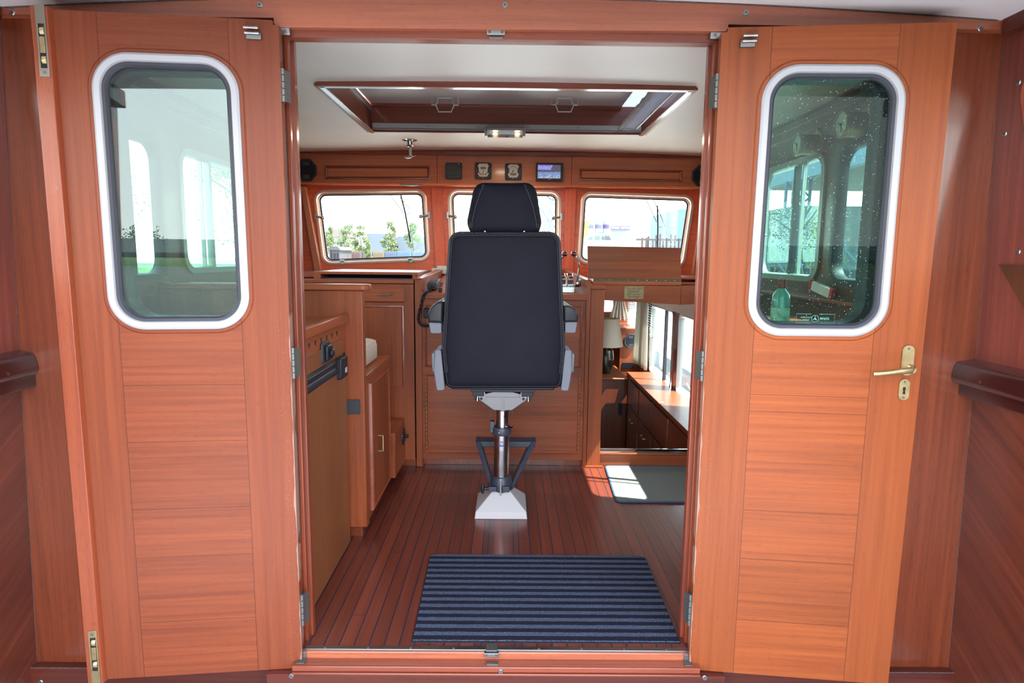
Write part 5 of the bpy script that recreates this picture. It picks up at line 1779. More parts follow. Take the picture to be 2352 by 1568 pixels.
for (p0, p1), nm in ((((976, 698), (1334, 845)), 'upper_door'), (((978, 858), (1328, 1041)), 'lower_door')):
    xa, za = cx_(*p0)
    xb, zc = cx_(*p1)
    mb = MB()
    mb.box(xa + 0.008, xb - 0.008, 1.757, 1.766, zc + 0.008, za - 0.008)
    o = mb.build(nm, MW_inX, con, bevel=0.002)
    f = MB()
    frame(f, rect(xa, xb, zc, za), XZ, [(0.0, 1.7655), (0.0, 1.754), (0.006, 1.752), (0.012, 1.756), (0.012, 1.7655)])
    f.build('door_moulding', MW_mold, o)
    if nm == 'lower_door':
        for k, xx in enumerate((xa + 0.002, xb - 0.002)):
            hg = MB()
            z = zc + 0.004
            while z < za - 0.01:
                hg.lathe([(0.0005, z), (0.0035, z), (0.0035, z + 0.019), (0.0005, z + 0.019)], (xx, 1.752, 0), n=8)
                z += 0.026
            hg.build('piano_hinge', M_brass, o)

# right hand pillar next to the console
pil = empty('console_pillar', (0.54, 1.8, 0), 'upright wooden pillar between console and companionway', 'pillar')
MB().box(0.502, 0.583, 1.765, 2.0, 0.0, 1.064).build('pillar_post', MW_inZ, pil, bevel=0.003)
MB().box(0.500, 0.588, 1.755, 2.0, 1.064, 1.088).build('pillar_cap', MW_inX, pil, bevel=0.003)
MB().box(0.470, 0.60, 1.750, 1.768, 0.0, 0.012).build('foot_batten', MW_inX, pil)

# left forward cabinet
cab = empty('forward_cabinet', (-1.0, 1.9, 0), 'wooden cabinet left of the console with one drawer over a panelled door', 'cabinet')
MB().box(-1.448, -0.517, 1.750, 2.55, 0.045, 1.082).build('body', MW_inZ, cab)
MB().box(-1.448, -0.517, 1.78, 2.5, 0.0, 0.045).build('toe_kick', MW_bulk, cab)
MB().box(-1.448, -0.515, 1.744, 1.80, 1.086, 1.108).build('top_rail', MW_inX, cab, bevel=0.003)
xa, za = cx_(760, 658, 1.75)
xb, zc = cx_(930, 694, 1.75)
f = MB()
MB_d = MB().box(xa + 0.008, xb - 0.008, 1.738, 1.751, zc + 0.008, za - 0.008).build('drawer', MW_inX, cab, bevel=0.003)
frame(f, rect(xa, xb, zc, za), XZ, [(0.0, 1.7505), (0.0, 1.742), (0.006, 1.737), (0.015, 1.740), (0.015, 1.7505)])
f.build('drawer_moulding', MW_mold, MB_d)
q0, q1 = at(870, 677, 1, 1.725), at(899, 676, 1, 1.725)
hm = MB()
hm.tube([q0 + Vector((0, 0.014, 0)), q0, q1, q1 + Vector((0, 0.014, 0))], 0.0045, 8)
hm.build('drawer_handle', M_steel, MB_d)
xa, za = cx_(760, 700, 1.75)
xb, zc = cx_(930, 888, 1.75)
dd = MB().box(xa + 0.01, xb - 0.012, 1.741, 1.751, zc + 0.01, za - 0.01).build('door', MW_inZ, cab, bevel=0.003)
f = MB()
frame(f, rect(xa, xb, zc, za), XZ, [(0.0, 1.7505), (0.0, 1.741), (0.007, 1.738), (0.014, 1.743), (0.014, 1.7505)])
f.build('door_moulding', MW_mold, dd)

# chart box on top of that cabinet
bx_ = empty('chart_box', (-0.85, 2.1, 1.11), 'flat open-fronted wooden box on top of the left forward cabinet', 'box')
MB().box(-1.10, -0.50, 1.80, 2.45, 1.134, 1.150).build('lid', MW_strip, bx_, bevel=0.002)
MB().box(-1.10, -1.06, 1.80, 2.45, 1.108, 1.134).build('side_board', MW_inY, bx_)
MB().box(-0.530, -0.50, 1.80, 2.45, 1.108, 1.134).build('side_board', MW_inY, bx_)
MB().box(-1.06, -0.53, 1.95, 1.97, 1.108, 1.134).build('dark_inside', M_void, bx_)  # near-black board stands in for the shade inside the box
MB().box(-1.06, -0.53, 1.83, 1.95, 1.108, 1.112).build('blue_folder', pbr('blue_grey_folder', (0.06, 0.09, 0.15, 1), 0.4), bx_)  # blue reflection inside the box, painted as a thin slab
lw = empty('low_shelf_board', (-1.25, 2.0, 1.1), 'pale sunlit low board left of the flat chart box', 'shelf')
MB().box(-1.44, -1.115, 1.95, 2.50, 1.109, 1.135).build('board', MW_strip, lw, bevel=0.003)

# partition beside the bench
prt = empty('partition', (-1.0, 0.83, 0), 'upright wooden partition with a rounded cap between counter and bench', 'partition')
MB().box(-1.448, -0.592, 0.800, 0.850, 0.045, 1.098).build('partition_panel', MW_inZ, prt, bevel=0.004)
MB().box(-1.448, -0.615, 0.812, 0.850, 0.0, 0.045).build('toe_kick', MW_bulk, prt)
pc = rpoly([(-1.448, 0.785), (-0.562, 0.785), (-0.562, 0.865), (-1.448, 0.865)], [0.0, 0.035, 0.03, 0.0], 7)
MB().prism(pc, XY, 1.098, 1.124).build('rounded_cap', MW_inX, prt, bevel=0.005)
xa, za = cx_(794, 917, 0.80)
xb, zc = cx_(828, 950, 0.80)
MB().holed(rpoly([(xa, zc), (xb, zc), (xb, za), (xa, za)], 0.004, 3), [], XZ, 0.790, 0.800).build('socket_cover', M_black2, prt, bevel=0.003, label='square black socket cover')

# bench with cushion
bn = empty('bench', (-0.95, 1.1, 0), 'wooden bench box behind the partition with a panelled door', 'bench')
MB().box(-1.448, -0.600, 0.852, 1.415, 0.05, 0.700).build('bench_box', MW_inY, bn)
MB().box(-1.448, -0.594, 0.852, 1.420, 0.700, 0.722).build('bench_top', MW_inY, bn, bevel=0.004)
MB().box(-1.448, -0.63, 0.852, 1.74, 0.0, 0.05).build('toe_kick', MW_bulk, bn)
MB().box(-1.448, -0.575, 1.417, 1.742, 0.05, 0.30).build('lower_step', MW_inY, bn, bevel=0.003)
T = lambda u, v, w: Vector((-0.600 + w, u, v))
bd = MB()
bd.prism(rect(0.925, 1.335, 0.085, 0.665), T, 0.0, 0.012)
bd = bd.build('bench_door', MW_inZ, bn, bevel=0.004)
f = MB()
frame(f, rect(0.915, 1.345, 0.075, 0.675), T, [(0.0, 0.0), (0.002, 0.014), (0.010, 0.018), (0.018, 0.013), (0.018, 0.0)])
f.build('door_moulding', MW_mold, bd)
q = at(875, 1000, 0, -0.575)
q2 = at(875, 1036, 0, -0.575)
MB().tube([(-0.59, q.y - 0.0, q.z), (-0.566, q.y, q.z), (-0.566, q.y, q2.z), (-0.59, q.y, q2.z)], 0.0045, 8).build('door_handle', M_brass, bd)
q = at(932, 998, 0, -0.565)
ve = MB()
ve.lathe([(0.001, 0), (0.050, 0), (0.048, 0.006), (0.030, 0.010), (0.010, 0.012), (0.010, 0.030), (0.001, 0.031)], (-0.575, min(q.y, 1.68), q.z), (1, 0, 0), n=24)
ve.build('round_vent', M_black, bn, label='round black knob vent on the low step')
cu = MB()
levels(cu, rpoly([(-1.40, 0.870), (-0.635, 0.870), (-0.635, 1.330), (-1.40, 1.330)], 0.05), XY, [(0.012, 0.7225), (0.0, 0.735), (0.0, 0.80), (0.006, 0.815), (0.020, 0.826), (0.05, 0.832)])
cso = empty('seat_cushion', (-1.0, 1.1, 0.722), 'cream leather cushion on the wooden bench', 'cushion')
cob = cu.build('cushion_body', M_cushion, cso, angle=60)
pp = MB()
pp.tube([(p.x, p.y, 0.817) for p in inset(rpoly([(-1.40, 0.870), (-0.635, 0.870), (-0.635, 1.330), (-1.40, 1.330)], 0.05), 0.006)], 0.003, 6, closed=True)
pp.build('piping', M_cushion, cob)

# counter with built-in fridge on the left
ct = empty('fridge_counter', (-1.0, 0.45, 0), 'wooden counter on the left with a built-in fridge front and vent holes', 'counter')
MB().box(-1.448, -0.668, 0.082, 0.798, 0.0, 0.965).build('body', MW_inY, ct)
MB().box(-1.448, -0.672, 0.082, 0.798, 0.965, 0.985).build('worktop', MW_inY, ct)
MB().box(-0.674, -0.650, 0.082, 0.798, 0.962, 1.004).build('edge_rail', MW_inY, ct, bevel=0.006)
T = lambda u, v, w: Vector((-0.668 + w, u, v))
MB().prism(rect(0.082, 0.745, 0.005, 0.775), T, 0.0, 0.014).build('fridge_door', MW_fridge, ct, bevel=0.002)
MB().prism(rect(0.747, 0.757, 0.005, 0.84), T, 0.0, 0.010).build('black_seal', M_black, ct)
MB().prism(rect(0.082, 0.745, 0.836, 0.90), T, 0.0, 0.004).build('control_panel', MW_fridge, ct)
hb = MB()
hb.prism([Vector((-0.668, 0.775)), Vector((-0.650, 0.778)), Vector((-0.644, 0.785)), Vector((-0.648, 0.800)), Vector((-0.652, 0.806)), Vector((-0.650, 0.826)), Vector((-0.668, 0.836))], lambda u, v, w: Vector((u, w, v)), 0.082, 0.700)
ho_ = hb.build('fridge_handle', M_black, ct, bevel=0.002)
MB().prism(rect(0.600, 0.700, 0.752, 0.838), T, 0.010, 0.034).build('handle_latch', M_black, ho_, bevel=0.005)
MB().prism(rect(0.655, 0.680, 0.772, 0.792), T, 0.034, 0.0355).build('latch_badge', pbr('silver_blue_badge', (0.4, 0.5, 0.62, 1), 0.3), ho_)
vh = MB()
for i in range(7):
    yy_ = 0.235 + i * 0.072
    vh.prism([Vector((yy_ - 0.010, 0.940)), Vector((yy_ + 0.010, 0.940)), Vector((yy_ + 0.003, 0.922)), Vector((yy_ - 0.003, 0.922))], T, 0.0, 0.0009)
vh.each('vent_hole', M_void, ct)
tq = at(752, 808, 0, -0.655)
th = MB()
th.prism(rpoly([(tq.y - 0.050, tq.z - 0.040), (tq.y + 0.050, tq.z - 0.040), (tq.y + 0.050, tq.z + 0.040), (tq.y - 0.050, tq.z + 0.040)], 0.010, 4), T, 0.0, 0.010)
tho = th.build('thermostat', M_black2, ct, bevel=0.004, label='black thermostat housing')
th = MB()
th.prism([Vector(p) for p in ((tq.y - 0.030, tq.z - 0.032), (tq.y + 0.040, tq.z - 0.032), (tq.y + 0.040, tq.z + 0.028), (tq.y - 0.030, tq.z + 0.028))], T, 0.010, 0.024)
th.lathe([(0.001, 0), (0.018, 0), (0.015, 0.014), (0.001, 0.015)], (-0.645, tq.y + 0.005, tq.z - 0.004), (1, 0, 0), n=16)
th.build('thermostat_dial', M_black, tho, bevel=0.006)

# starboard shelf with bottle and packet, seen through the right door glass
shf = empty('side_shelf', (1.35, 0.7, 1.0), 'wooden shelf with a raised lip along the right cabin side', 'shelf')
MB().box(1.02, 1.449, 0.085, 1.06, 0.965, 0.985).build('shelf_board', MW_inY, shf)  # made wider, out of sight, to catch sun from the aft window
MB().box(1.40, 1.449, 0.085, 1.72, 1.062, 1.078).build('raised_lip', MW_inY, shf, bevel=0.004)
q = at(1790, 745, 1, 0.30)
bt = empty('dish_soap_bottle', (q.x, 0.30, 0.985), 'clear green plastic bottle with red cap seen through the right door window', 'bottle')
zt_ = at(1790, 641, 1, 0.30).z
H_ = zt_ - 0.985
r_ = 0.031
m_bot = pbr('green_clear_plastic', (0.22, 0.42, 0.38, 1), 0.1, coat=0.6)
MB().lathe([(0.001, 0), (r_, 0.0), (r_, H_ * 0.62), (r_ * 0.92, H_ * 0.72), (r_ * 0.6, H_ * 0.80), (r_ * 0.4, H_ * 0.84), (0.001, H_ * 0.84)], (q.x, 0.30, 0.985), n=24).build('bottle_body', m_bot, bt)
MB().lathe([(0.001, H_ * 0.84), (r_ * 0.45, H_ * 0.84), (r_ * 0.45, H_), (0.001, H_)], (q.x, 0.30, 0.985), n=20).build('bottle_cap', M_red, bt)
MB().lathe([(r_ * 1.01, H_ * 0.08), (r_ * 1.012, H_ * 0.5)], (q.x, 0.30, 0.985), n=24, caps=False).build('bottle_label', pbr('green_white_label', (0.5, 0.62, 0.5, 1), 0.5, noise=0.4, nscale=40), bt)
q = at(1888, 676, 0, 1.415)
pk = empty('paper_packet', (1.33, q.y, 1.07), 'small white packet with red ends leaning behind the right door window', 'packet')
d_ = Vector((0.02, -0.16, -0.035)).normalized()
u_ = Vector((0, 0, 1)).cross(d_).normalized()
w_ = d_.cross(u_)
c_ = Vector((1.415, q.y, q.z + 0.022))
q.z = 1.12
MB().obox(c_, d_, u_, w_, 0.070, 0.012, 0.022).build('packet_body', M_paper, pk, bevel=0.004)
MB().obox(c_ + d_ * 0.078, d_, u_, w_, 0.010, 0.014, 0.026).build('packet_end', M_red, pk, bevel=0.003)
MB().obox(c_ - d_ * 0.078, d_, u_, w_, 0.010, 0.014, 0.026).build('packet_end', M_red, pk, bevel=0.003)

# ------------------------------------------------------------------ things on the dashboard
def dz(y):
    return 1.034 + (y - 1.770) * (0.084 / 0.63)
hs = empty('radio_handset', (-0.415, 1.86, dz(1.86)), 'black radio handset with a coiled cord on the left of the dashboard', 'handset')
q0 = at(993, 650, 1, 1.84)
mb = MB()
mb.hexa([Vector((q0.x - 0.028, 1.82, 1.045)), Vector((q0.x + 0.026, 1.82, 1.045)), Vector((q0.x + 0.036, 1.93, 1.062)), Vector((q0.x - 0.018, 1.93, 1.062)),
         Vector((q0.x - 0.030, 1.825, 1.088)), Vector((q0.x + 0.028, 1.825, 1.088)), Vector((q0.x + 0.040, 1.94, 1.112)), Vector((q0.x - 0.018, 1.94, 1.112))])
hb_ = mb.build('handset_body', M_black2, hs, bevel=0.008)
kp_ = MB()
for i in range(3):
    for j in range(2):
        c = Vector((q0.x - 0.016 + i * 0.017 + j * 0.004, 1.855 + j * 0.030, 1.0955 + j * 0.006))
        kp_.box(c.x - 0.006, c.x + 0.006, c.y - 0.010, c.y + 0.010, c.z - 0.002, c.z + 0.001)
kp_.each('handset_key', M_greypl, hb_)
# coiled cord
ctrl = [(994, 657, 1.81), (985, 668, 1.775), (975, 676, 1.735), (970, 690, 1.722), (966, 706, 1.722), (962, 722, 1.722), (961, 734, 1.722), (966, 744, 1.722), (975, 748, 1.722), (986, 747, 1.725)]
cpt = [at(a, b_, 1, y) for a, b_, y in ctrl]
def crom(P, n=24):
    out = []
    Q = [P[0]] + P + [P[-1]]
    for i in range(1, len(Q) - 2):
        for k in range(n):
            t_ = k / n
            out.append(0.5 * ((2 * Q[i]) + (-Q[i - 1] + Q[i + 1]) * t_ + (2 * Q[i - 1] - 5 * Q[i] + 4 * Q[i + 1] - Q[i + 2]) * t_ * t_ + (-Q[i - 1] + 3 * Q[i] - 3 * Q[i + 1] + Q[i + 2]) * t_ ** 3))
    out.append(Q[-2])
    return out
cl_ = crom(cpt, 40)
path, L_ = [], 0
for i in range(1, len(cl_) - 1):
    tdir = (cl_[i + 1] - cl_[i - 1]).normalized()
    L_ += (cl_[i] - cl_[i - 1]).length
    u_ = tdir.cross(Vector((0, 1, 0))).normalized()
    w_ = tdir.cross(u_)
    f0 = max(0.0, min(1.0, (i - 40) / 20))
    a = L_ / 0.0075 * 2 * PI
    path.append(cl_[i] + (u_ * math.cos(a) + w_ * math.sin(a)) * 0.0085 * (0.35 + 0.65 * f0))
fine = []
for i in range(len(path) - 1):
    fine += [path[i]]
# resample the helix finely
path, L_, N_ = [], 0.0, 1400
seg = [0.0]
for i in range(1, len(cl_)):
    seg.append(seg[-1] + (cl_[i] - cl_[i - 1]).length)
tot = seg[-1]
j = 0
for k in range(N_ + 1):
    s_ = tot * k / N_
    while j < len(seg) - 2 and seg[j + 1] < s_:
        j += 1
    f_ = (s_ - seg[j]) / max(1e-6, seg[j + 1] - seg[j])
    p = cl_[j].lerp(cl_[j + 1], f_)
    tdir = (cl_[j + 1] - cl_[j]).normalized()
    u_ = tdir.cross(Vector((0, 1, 0))).normalized()
    w_ = tdir.cross(u_)
    a = s_ / 0.0072 * 2 * PI
    path.append(p + (u_ * math.cos(a) + w_ * math.sin(a)) * 0.0075)
MB().tube(path, 0.0026, 5).build('coiled_cord', M_black, hs)
q = at(978, 718, 1, 1.755)
MB().box(q.x - 0.012, q.x + 0.014, 1.740, 1.764, q.z - 0.028, q.z + 0.022).build('cord_socket', M_black, hs, bevel=0.004)
MB().tube([at(976, 708, 1, 1.745), at(982, 706, 1, 1.735), at(988, 712, 1, 1.73), at(990, 720, 1, 1.74)], 0.003, 6).build('thin_cable', M_black, hs)

sw = empty('switch_panel', (-0.43, 2.42, 1.124), 'white instrument pod at the back of the dashboard, left of the chair', 'switch panel')
q0, q1 = at(992, 622, 1, 2.42), at(1040, 612, 1, 2.42)
MB().box(q0.x, q1.x, 2.40, 2.48, 1.124, q0.z + 0.018).build('pod_base', M_whitepl, sw, bevel=0.004)
MB().box(q0.x + 0.035, q1.x, 2.41, 2.46, q0.z + 0.016, q0.z + 0.034).build('pod_top', M_whitepl, sw, bevel=0.003)
for i, (px, py, y, r) in enumerate(((1001, 630, 2.15, 0.022), (1014, 634, 2.05, 0.014), (1012, 638, 1.98, 0.014))):
    q = at(px, py, 1, y)
    lb = ('large round chrome-rimmed gauge on the dashboard, behind the handset', 'small chrome-rimmed gauge on the dashboard, beside the handset', 'small chrome-rimmed gauge on the dashboard, nearest the chair')[i]
    e_ = empty('dash_gauge', (q.x, y, dz(y)), lb, 'gauge')
    MB().lathe([(r, 0), (r * 1.1, 0.004), (r, 0.008), (r * 0.8, 0.008), (r * 0.8, 0.004)], (q.x, y, dz(y)), (0, -0.13, 1), n=20).build('bezel', M_chrome, e_)
    MB().lathe([(0.001, 0.003), (r * 0.8, 0.003), (r * 0.8, 0.005), (0.001, 0.005)], (q.x, y, dz(y)), (0, -0.13, 1), n=20).build('gauge_face', M_black, e_)
q = at(1012, 657, 1, 1.80)
e_ = empty('dash_plug', (q.x, 1.80, dz(1.80)), 'small black plug at the front of the dashboard beside the backrest', 'plug')
MB().box(q.x - 0.012, q.x + 0.010, 1.79, 1.82, dz(1.79), dz(1.79) + 0.026).build('plug_body', M_black, e_, bevel=0.003)

# engine controls
tc_ = empty('throttle_control', (0.40, 1.9, dz(1.9)), 'chrome twin-lever engine control with dark red ball knobs on the dashboard', 'control')
q0, q1 = at(1288, 668, 1, 1.82), at(1322, 668, 1, 1.82)
MB().box(q0.x - 0.04, q1.x - 0.006, 1.81, 1.99, dz(1.81), dz(1.99) + 0.012).build('base_plate', M_chrome, tc_, bevel=0.003)
sid = [Vector((1.815, dz(1.8) + 0.010)), Vector((1.985, dz(1.99) + 0.010)), Vector((1.985, dz(1.99) + 0.05)), Vector((1.955, dz(1.99) + 0.085)), Vector((1.90, dz(1.9) + 0.10)), Vector((1.85, dz(1.9) + 0.08)), Vector((1.815, dz(1.8) + 0.05))]
MB().prism(sid, YZ, q0.x - 0.03, q0.x + 0.030).build('control_housing', M_chrome, tc_, bevel=0.004)
MB().prism(sid, YZ, q0.x + 0.040, q0.x + 0.075).build('control_housing', M_chrome, tc_, bevel=0.004)
MB().box(q0.x + 0.043, q0.x + 0.073, 1.811, 1.814, dz(1.8) + 0.012, dz(1.8) + 0.046).build('teal_plate', pbr('teal_plate', (0.10, 0.42, 0.42, 1), 0.2), tc_)
MB().box(q0.x - 0.03, q0.x + 0.03, 1.811, 1.814, dz(1.8) + 0.012, dz(1.8) + 0.046).build('printed_plate', pbr('pale_blue_plate', (0.55, 0.66, 0.75, 1), 0.3), tc_)
MB().lathe([(0.001, -0.016), (0.022, -0.016), (0.024, -0.008), (0.024, 0.008), (0.020, 0.018), (0.001, 0.018)], at(1327, 650, 1, 1.88), (1, 0, 0), n=20).build('lever_hub', M_chrome, tc_)
for (kp0, pts_) in (((1318, 583), [(1327, 650), (1328, 630), (1330, 612), (1327, 598), (1321, 588)]), ((1297, 583), [(1290, 640), (1288, 622), (1286, 604), (1289, 594), (1295, 587)])):
    pa = crom([at(a, b_, 1, 1.88) for a, b_ in pts_], 6)
    lv_ = MB()
    lv_.tube(pa, 0.0058, 10)
    lo_ = lv_.build('control_lever', M_chrome, tc_)
    MB().ball(at(kp0[0], kp0[1], 1, 1.88), 0.0175, 18, 12).build('ball_knob', M_knob, lo_)

# ------------------------------------------------------------------ companionway
cw = empty('companionway_sill', (1.0, 1.8, 0), 'low wooden sill with bright metal strips at the foot of the companionway', 'sill')
MB().box(0.584, 1.449, 1.786, 1.83, 0.0, 0.072).build('sill_board', MW_inX, cw, bevel=0.003)
MB().box(0.580, 1.449, 1.778, 1.84, 0.072, 0.088).build('sill_cap', MW_inX, cw, bevel=0.005)
MB().box(0.588, 1.449, 1.782, 1.794, 0.088, 0.096).build('metal_strip', M_chrome, cw, bevel=0.001)
MB().box(0.588, 1.449, 1.806, 1.820, 0.088, 0.104).build('metal_strip', M_chrome, cw, bevel=0.001)
hx = empty('companionway_header', (1.0, 1.86, 0.99), 'wooden header box over the companionway with a brass plaque below a raised flap', 'header box')
MB().hexa([Vector((0.584, 1.850, 0.996)), Vector((1.045, 1.850, 0.974)), Vector((1.045, 1.90, 0.974)), Vector((0.584, 1.90, 0.996)), Vector((0.584, 1.850, 1.086)), Vector((1.045, 1.850, 1.084)), Vector((1.045, 1.90, 1.084)), Vector((0.584, 1.90, 1.086))]).build('header_board', MW_inX, hx, bevel=0.002)
MB().box(0.520, 1.045, 1.846, 2.55, 1.086, 1.108).build('header_ledge', MW_inX, hx, bevel=0.003)
MB().hexa([Vector((1.047, 1.850, 0.974)), Vector((1.449, 1.95, 0.985)), Vector((1.449, 2.0, 0.985)), Vector((1.047, 1.90, 0.974)), Vector((1.047, 1.850, 1.084)), Vector((1.449, 1.95, 1.10)), Vector((1.449, 2.0, 1.10)), Vector((1.047, 1.90, 1.084))]).build('header_return', MW_inX, hx, bevel=0.002)
for k_, z_ in enumerate((1.090, 1.118)):
    MB().box(1.050, 1.449, 1.90 + 0.05 * k_, 2.55, z_, z_ + 0.014).build('side_ledge', MW_mold, hx, bevel=0.004)
fl = empty('raised_flap', (0.76, 1.87, 1.12), 'wide wooden flap standing upright over the companionway', 'flap')
a_, b_ = at(1350, 565, 1, 1.855), at(1563, 569, 1, 1.855)
c_, d_ = at(1351, 640, 1, 1.855), at(1565, 640, 1, 1.855)
MB().hexa([Vector((c_.x, 1.855, 1.122)), Vector((d_.x, 1.855, 1.122)), Vector((d_.x, 1.877, 1.122)), Vector((c_.x, 1.877, 1.122)), Vector((a_.x, 1.855, a_.z)), Vector((b_.x, 1.855, b_.z)), Vector((b_.x, 1.877, b_.z)), Vector((a_.x, 1.877, a_.z))]).build('flap_board', wood('flap_wood', (0.27, 0.068, 0.024, 1), (0.19, 0.042, 0.015, 1), 0, coat=0.1, spec=0.3, seed=9), fl, bevel=0.002)
MB().box(c_.x + 0.03, d_.x, 1.850, 1.856, 1.108, 1.122).build('piano_hinge', pbr('dark_brass_hinge', (0.10, 0.08, 0.05, 1), 0.5, metal=0.6), fl)
sc_ = MB()
for i in range(9):
    sc_.lathe([(0.0005, 0), (0.0024, 0), (0.0005, 0.001)], (c_.x + 0.07 + i * 0.055, 1.850, 1.115), (0, -1, 0), n=8)
sc_.each('hinge_screw', M_brasslt, fl)
q0, q1 = at(1434, 657, 1, 1.848), at(1478, 687, 1, 1.848)
pq = empty('brass_plaque', ((q0.x + q1.x) / 2, 1.848, (q0.z + q1.z) / 2), 'small engraved brass plaque with four lines of text over the companionway', 'plaque')
MB().box(q0.x, q1.x, 1.846, 1.850, q1.z, q0.z).build('plate', M_plaque, pq, bevel=0.0008)
sc_ = MB()
for x_ in (q0.x + 0.006, q1.x - 0.006):
    for z_ in (q0.z - 0.006, q1.z + 0.006):
        sc_.ball((x_, 1.846, z_), 0.0022, 8, 4)
sc_.each('plaque_screw', M_darksteel, pq)
for i, tx in enumerate(("THIS IS A PLACE KEPT", "FOR THE SKIPPER", "AND A NICE VIEW", "OF THE WORLD")):
    text_mesh('engraved_line', tx, 0.0125, M_textdark, pq, Matrix.Translation(((q0.x + q1.x) / 2, 1.8457, q0.z - 0.016 - i * 0.0155)) @ Matrix.Rotation(PI / 2, 4, 'X') @ Matrix.Diagonal((0.72, 1, 1, 1)))

# ------------------------------------------------------------------ lower saloon
SX = 1.45
MB().box(-1.0, 1.45, 1.83, 5.7, -1.0, -0.95).build('floor_saloon', MW_bulk, kind='structure', label='dark floor of the lower saloon')
T = lambda u, v, w: Vector((SX + w, u, v))
def sp_(l):
    return [Vector((at(px, py, 0, SX).y, at(px, py, 0, SX).z)) for px, py in l]
w2 = sp_([(1499, 694), (1549, 722), (1549, 893), (1502, 862)])
w1 = [Vector((at(1559, 800, 0, SX).y, w2[1].y)), Vector((2.70, w2[1].y)), Vector((2.70, w2[2].y)), Vector((at(1559, 800, 0, SX).y, w2[2].y))]
ztop = (w2[0].y + w2[1].y) / 2
zbot = (w2[2].y + w2[3].y) / 2
ya, yb2 = w2[0].x, w2[1].x
hh2 = rpoly([(yb2, zbot), (ya, zbot), (ya, ztop), (yb2, ztop)], 0.05)
y3 = at(1559, 800, 0, SX).y
hh1 = rpoly([(2.72, zbot), (y3, zbot), (y3, ztop), (2.72, ztop)], 0.05)
hh0 = rpoly([(ya + 0.12, zbot), (ya + 1.3, zbot), (ya + 1.3, ztop), (ya + 0.12, ztop)], 0.05)
mb = MB()
mb.holed([Vector(p) for p in ((2.662, -0.98), (5.9, -0.98), (5.9, 1.02), (2.662, 1.02))], [hh0, hh1, hh2], T, 0.0, 0.03)
mb.box(1.45, 1.48, 1.83, 2.662, -0.98, -0.30)
struct('wall_saloon_starboard', mb, wood('saloon_side_wood', (0.30, 0.085, 0.04, 1), (0.20, 0.05, 0.025, 1), 1, coat=0.4), 'wooden hull side of the lower saloon with low windows')
for k, h in ((10, hh1), (11, hh2), (12, hh0)):
    f = MB()
    frame(f, h, T, [(-0.006, -0.001), (-0.006, -0.010), (0.008, -0.012), (0.012, 0.0), (0.012, 0.034), (-0.002, 0.034)])
    fo = struct('window_%d' % k, f, M_alugrey, 'low saloon side window, %s' % {10: 'nearest one', 11: 'second one with a slider', 12: 'third one behind the curtain'}[k])
    MB().holed(inset(h, 0.006), [], T, 0.014, 0.018).build('window_pane', M_glass, fo)
    if k == 11:
        ym = at(1526, 800, 0, SX).y
        MB().box(SX - 0.004, SX + 0.02, ym - 0.018, ym + 0.018, zbot, ztop).build('window_stile', M_rubber, fo)
        q = at(1494, 752, 0, SX - 0.03)
        q2 = at(1494, 775, 0, SX - 0.03)
        MB().tube([q + Vector((0.03, 0, 0)), q, q2, q2 + Vector((0.03, 0, 0))], 0.008, 8).build('pull_handle', M_chrome, fo)
MB().box(1.430, 1.449, 1.99, 5.6, ztop + 0.008, 0.984).build('trim_saloon_head', M_white, kind='structure', label='pale head board above the saloon side windows')
MB().box(-1.0, 1.45, 2.66, 5.7, 0.985, 1.02).build('ceiling_saloon', M_white, kind='structure', label='white ceiling of the lower saloon')
struct('wall_saloon_front', MB().holed([Vector(p) for p in ((-1.0, -0.98), (1.45, -0.98), (1.45, 1.0), (-1.0, 1.0))], [rpoly(fpoly([(1330, 640), (1409, 640), (1409, 716), (1330, 716)], 5.6), 0.04)], XZ, 5.6, 5.64), MW_inX, 'wooden front bulkhead of the lower saloon')
struct('wall_saloon_port', MB().box(-1.0, -0.96, 1.83, 5.6, -0.98, 1.0), MW_inY, 'left side wall of the lower saloon')
# side cabinets
def sc_pt(z):
    return at(1585, 995, 2, z).x
CZ = 0.14
CXe = at(1530, 942, 2, CZ).x
sb = empty('saloon_side_cabinet', (1.35, 3.4, -0.95), 'long low cabinet with sunlit top along the right side of the lower saloon', 'cabinet')
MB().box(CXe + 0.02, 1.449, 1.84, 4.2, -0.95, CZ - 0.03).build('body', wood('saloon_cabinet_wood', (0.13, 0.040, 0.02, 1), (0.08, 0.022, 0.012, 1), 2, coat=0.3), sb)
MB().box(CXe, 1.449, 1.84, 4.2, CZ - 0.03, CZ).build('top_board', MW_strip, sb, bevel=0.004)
for i in range(4):
    ya_ = 2.10 + i * 0.52
    MB().box(CXe + 0.008, CXe + 0.022, ya_, ya_ + 0.48, CZ - 0.30, CZ - 0.06).build('drawer', MW_bulk, sb, bevel=0.004)
    MB().box(CXe + 0.008, CXe + 0.022, ya_, ya_ + 0.48, -0.90, CZ - 0.33).build('cupboard_door', MW_bulk, sb, bevel=0.004)
    MB().tube([(CXe + 0.006, ya_ + 0.18, CZ - 0.42), (CXe - 0.012, ya_ + 0.18, CZ - 0.42), (CXe - 0.012, ya_ + 0.30, CZ - 0.42), (CXe + 0.006, ya_ + 0.30, CZ - 0.42)], 0.005, 6).build('cupboard_handle', M_brass, sb)
cbq = MB()
cbq.tube(crom([at(1541, 860, 0, 1.42), at(1541, 878, 0, 1.40), at(1538, 900, 0, 1.37), at(1530, 918, 0, 1.30), at(1518, 926, 2, CZ + 0.01)], 6), 0.005, 6)
tag(cbq.build('window_cable', M_whitepl), 'thin pale cable hanging from the saloon window to the cabinet top', 'cable')
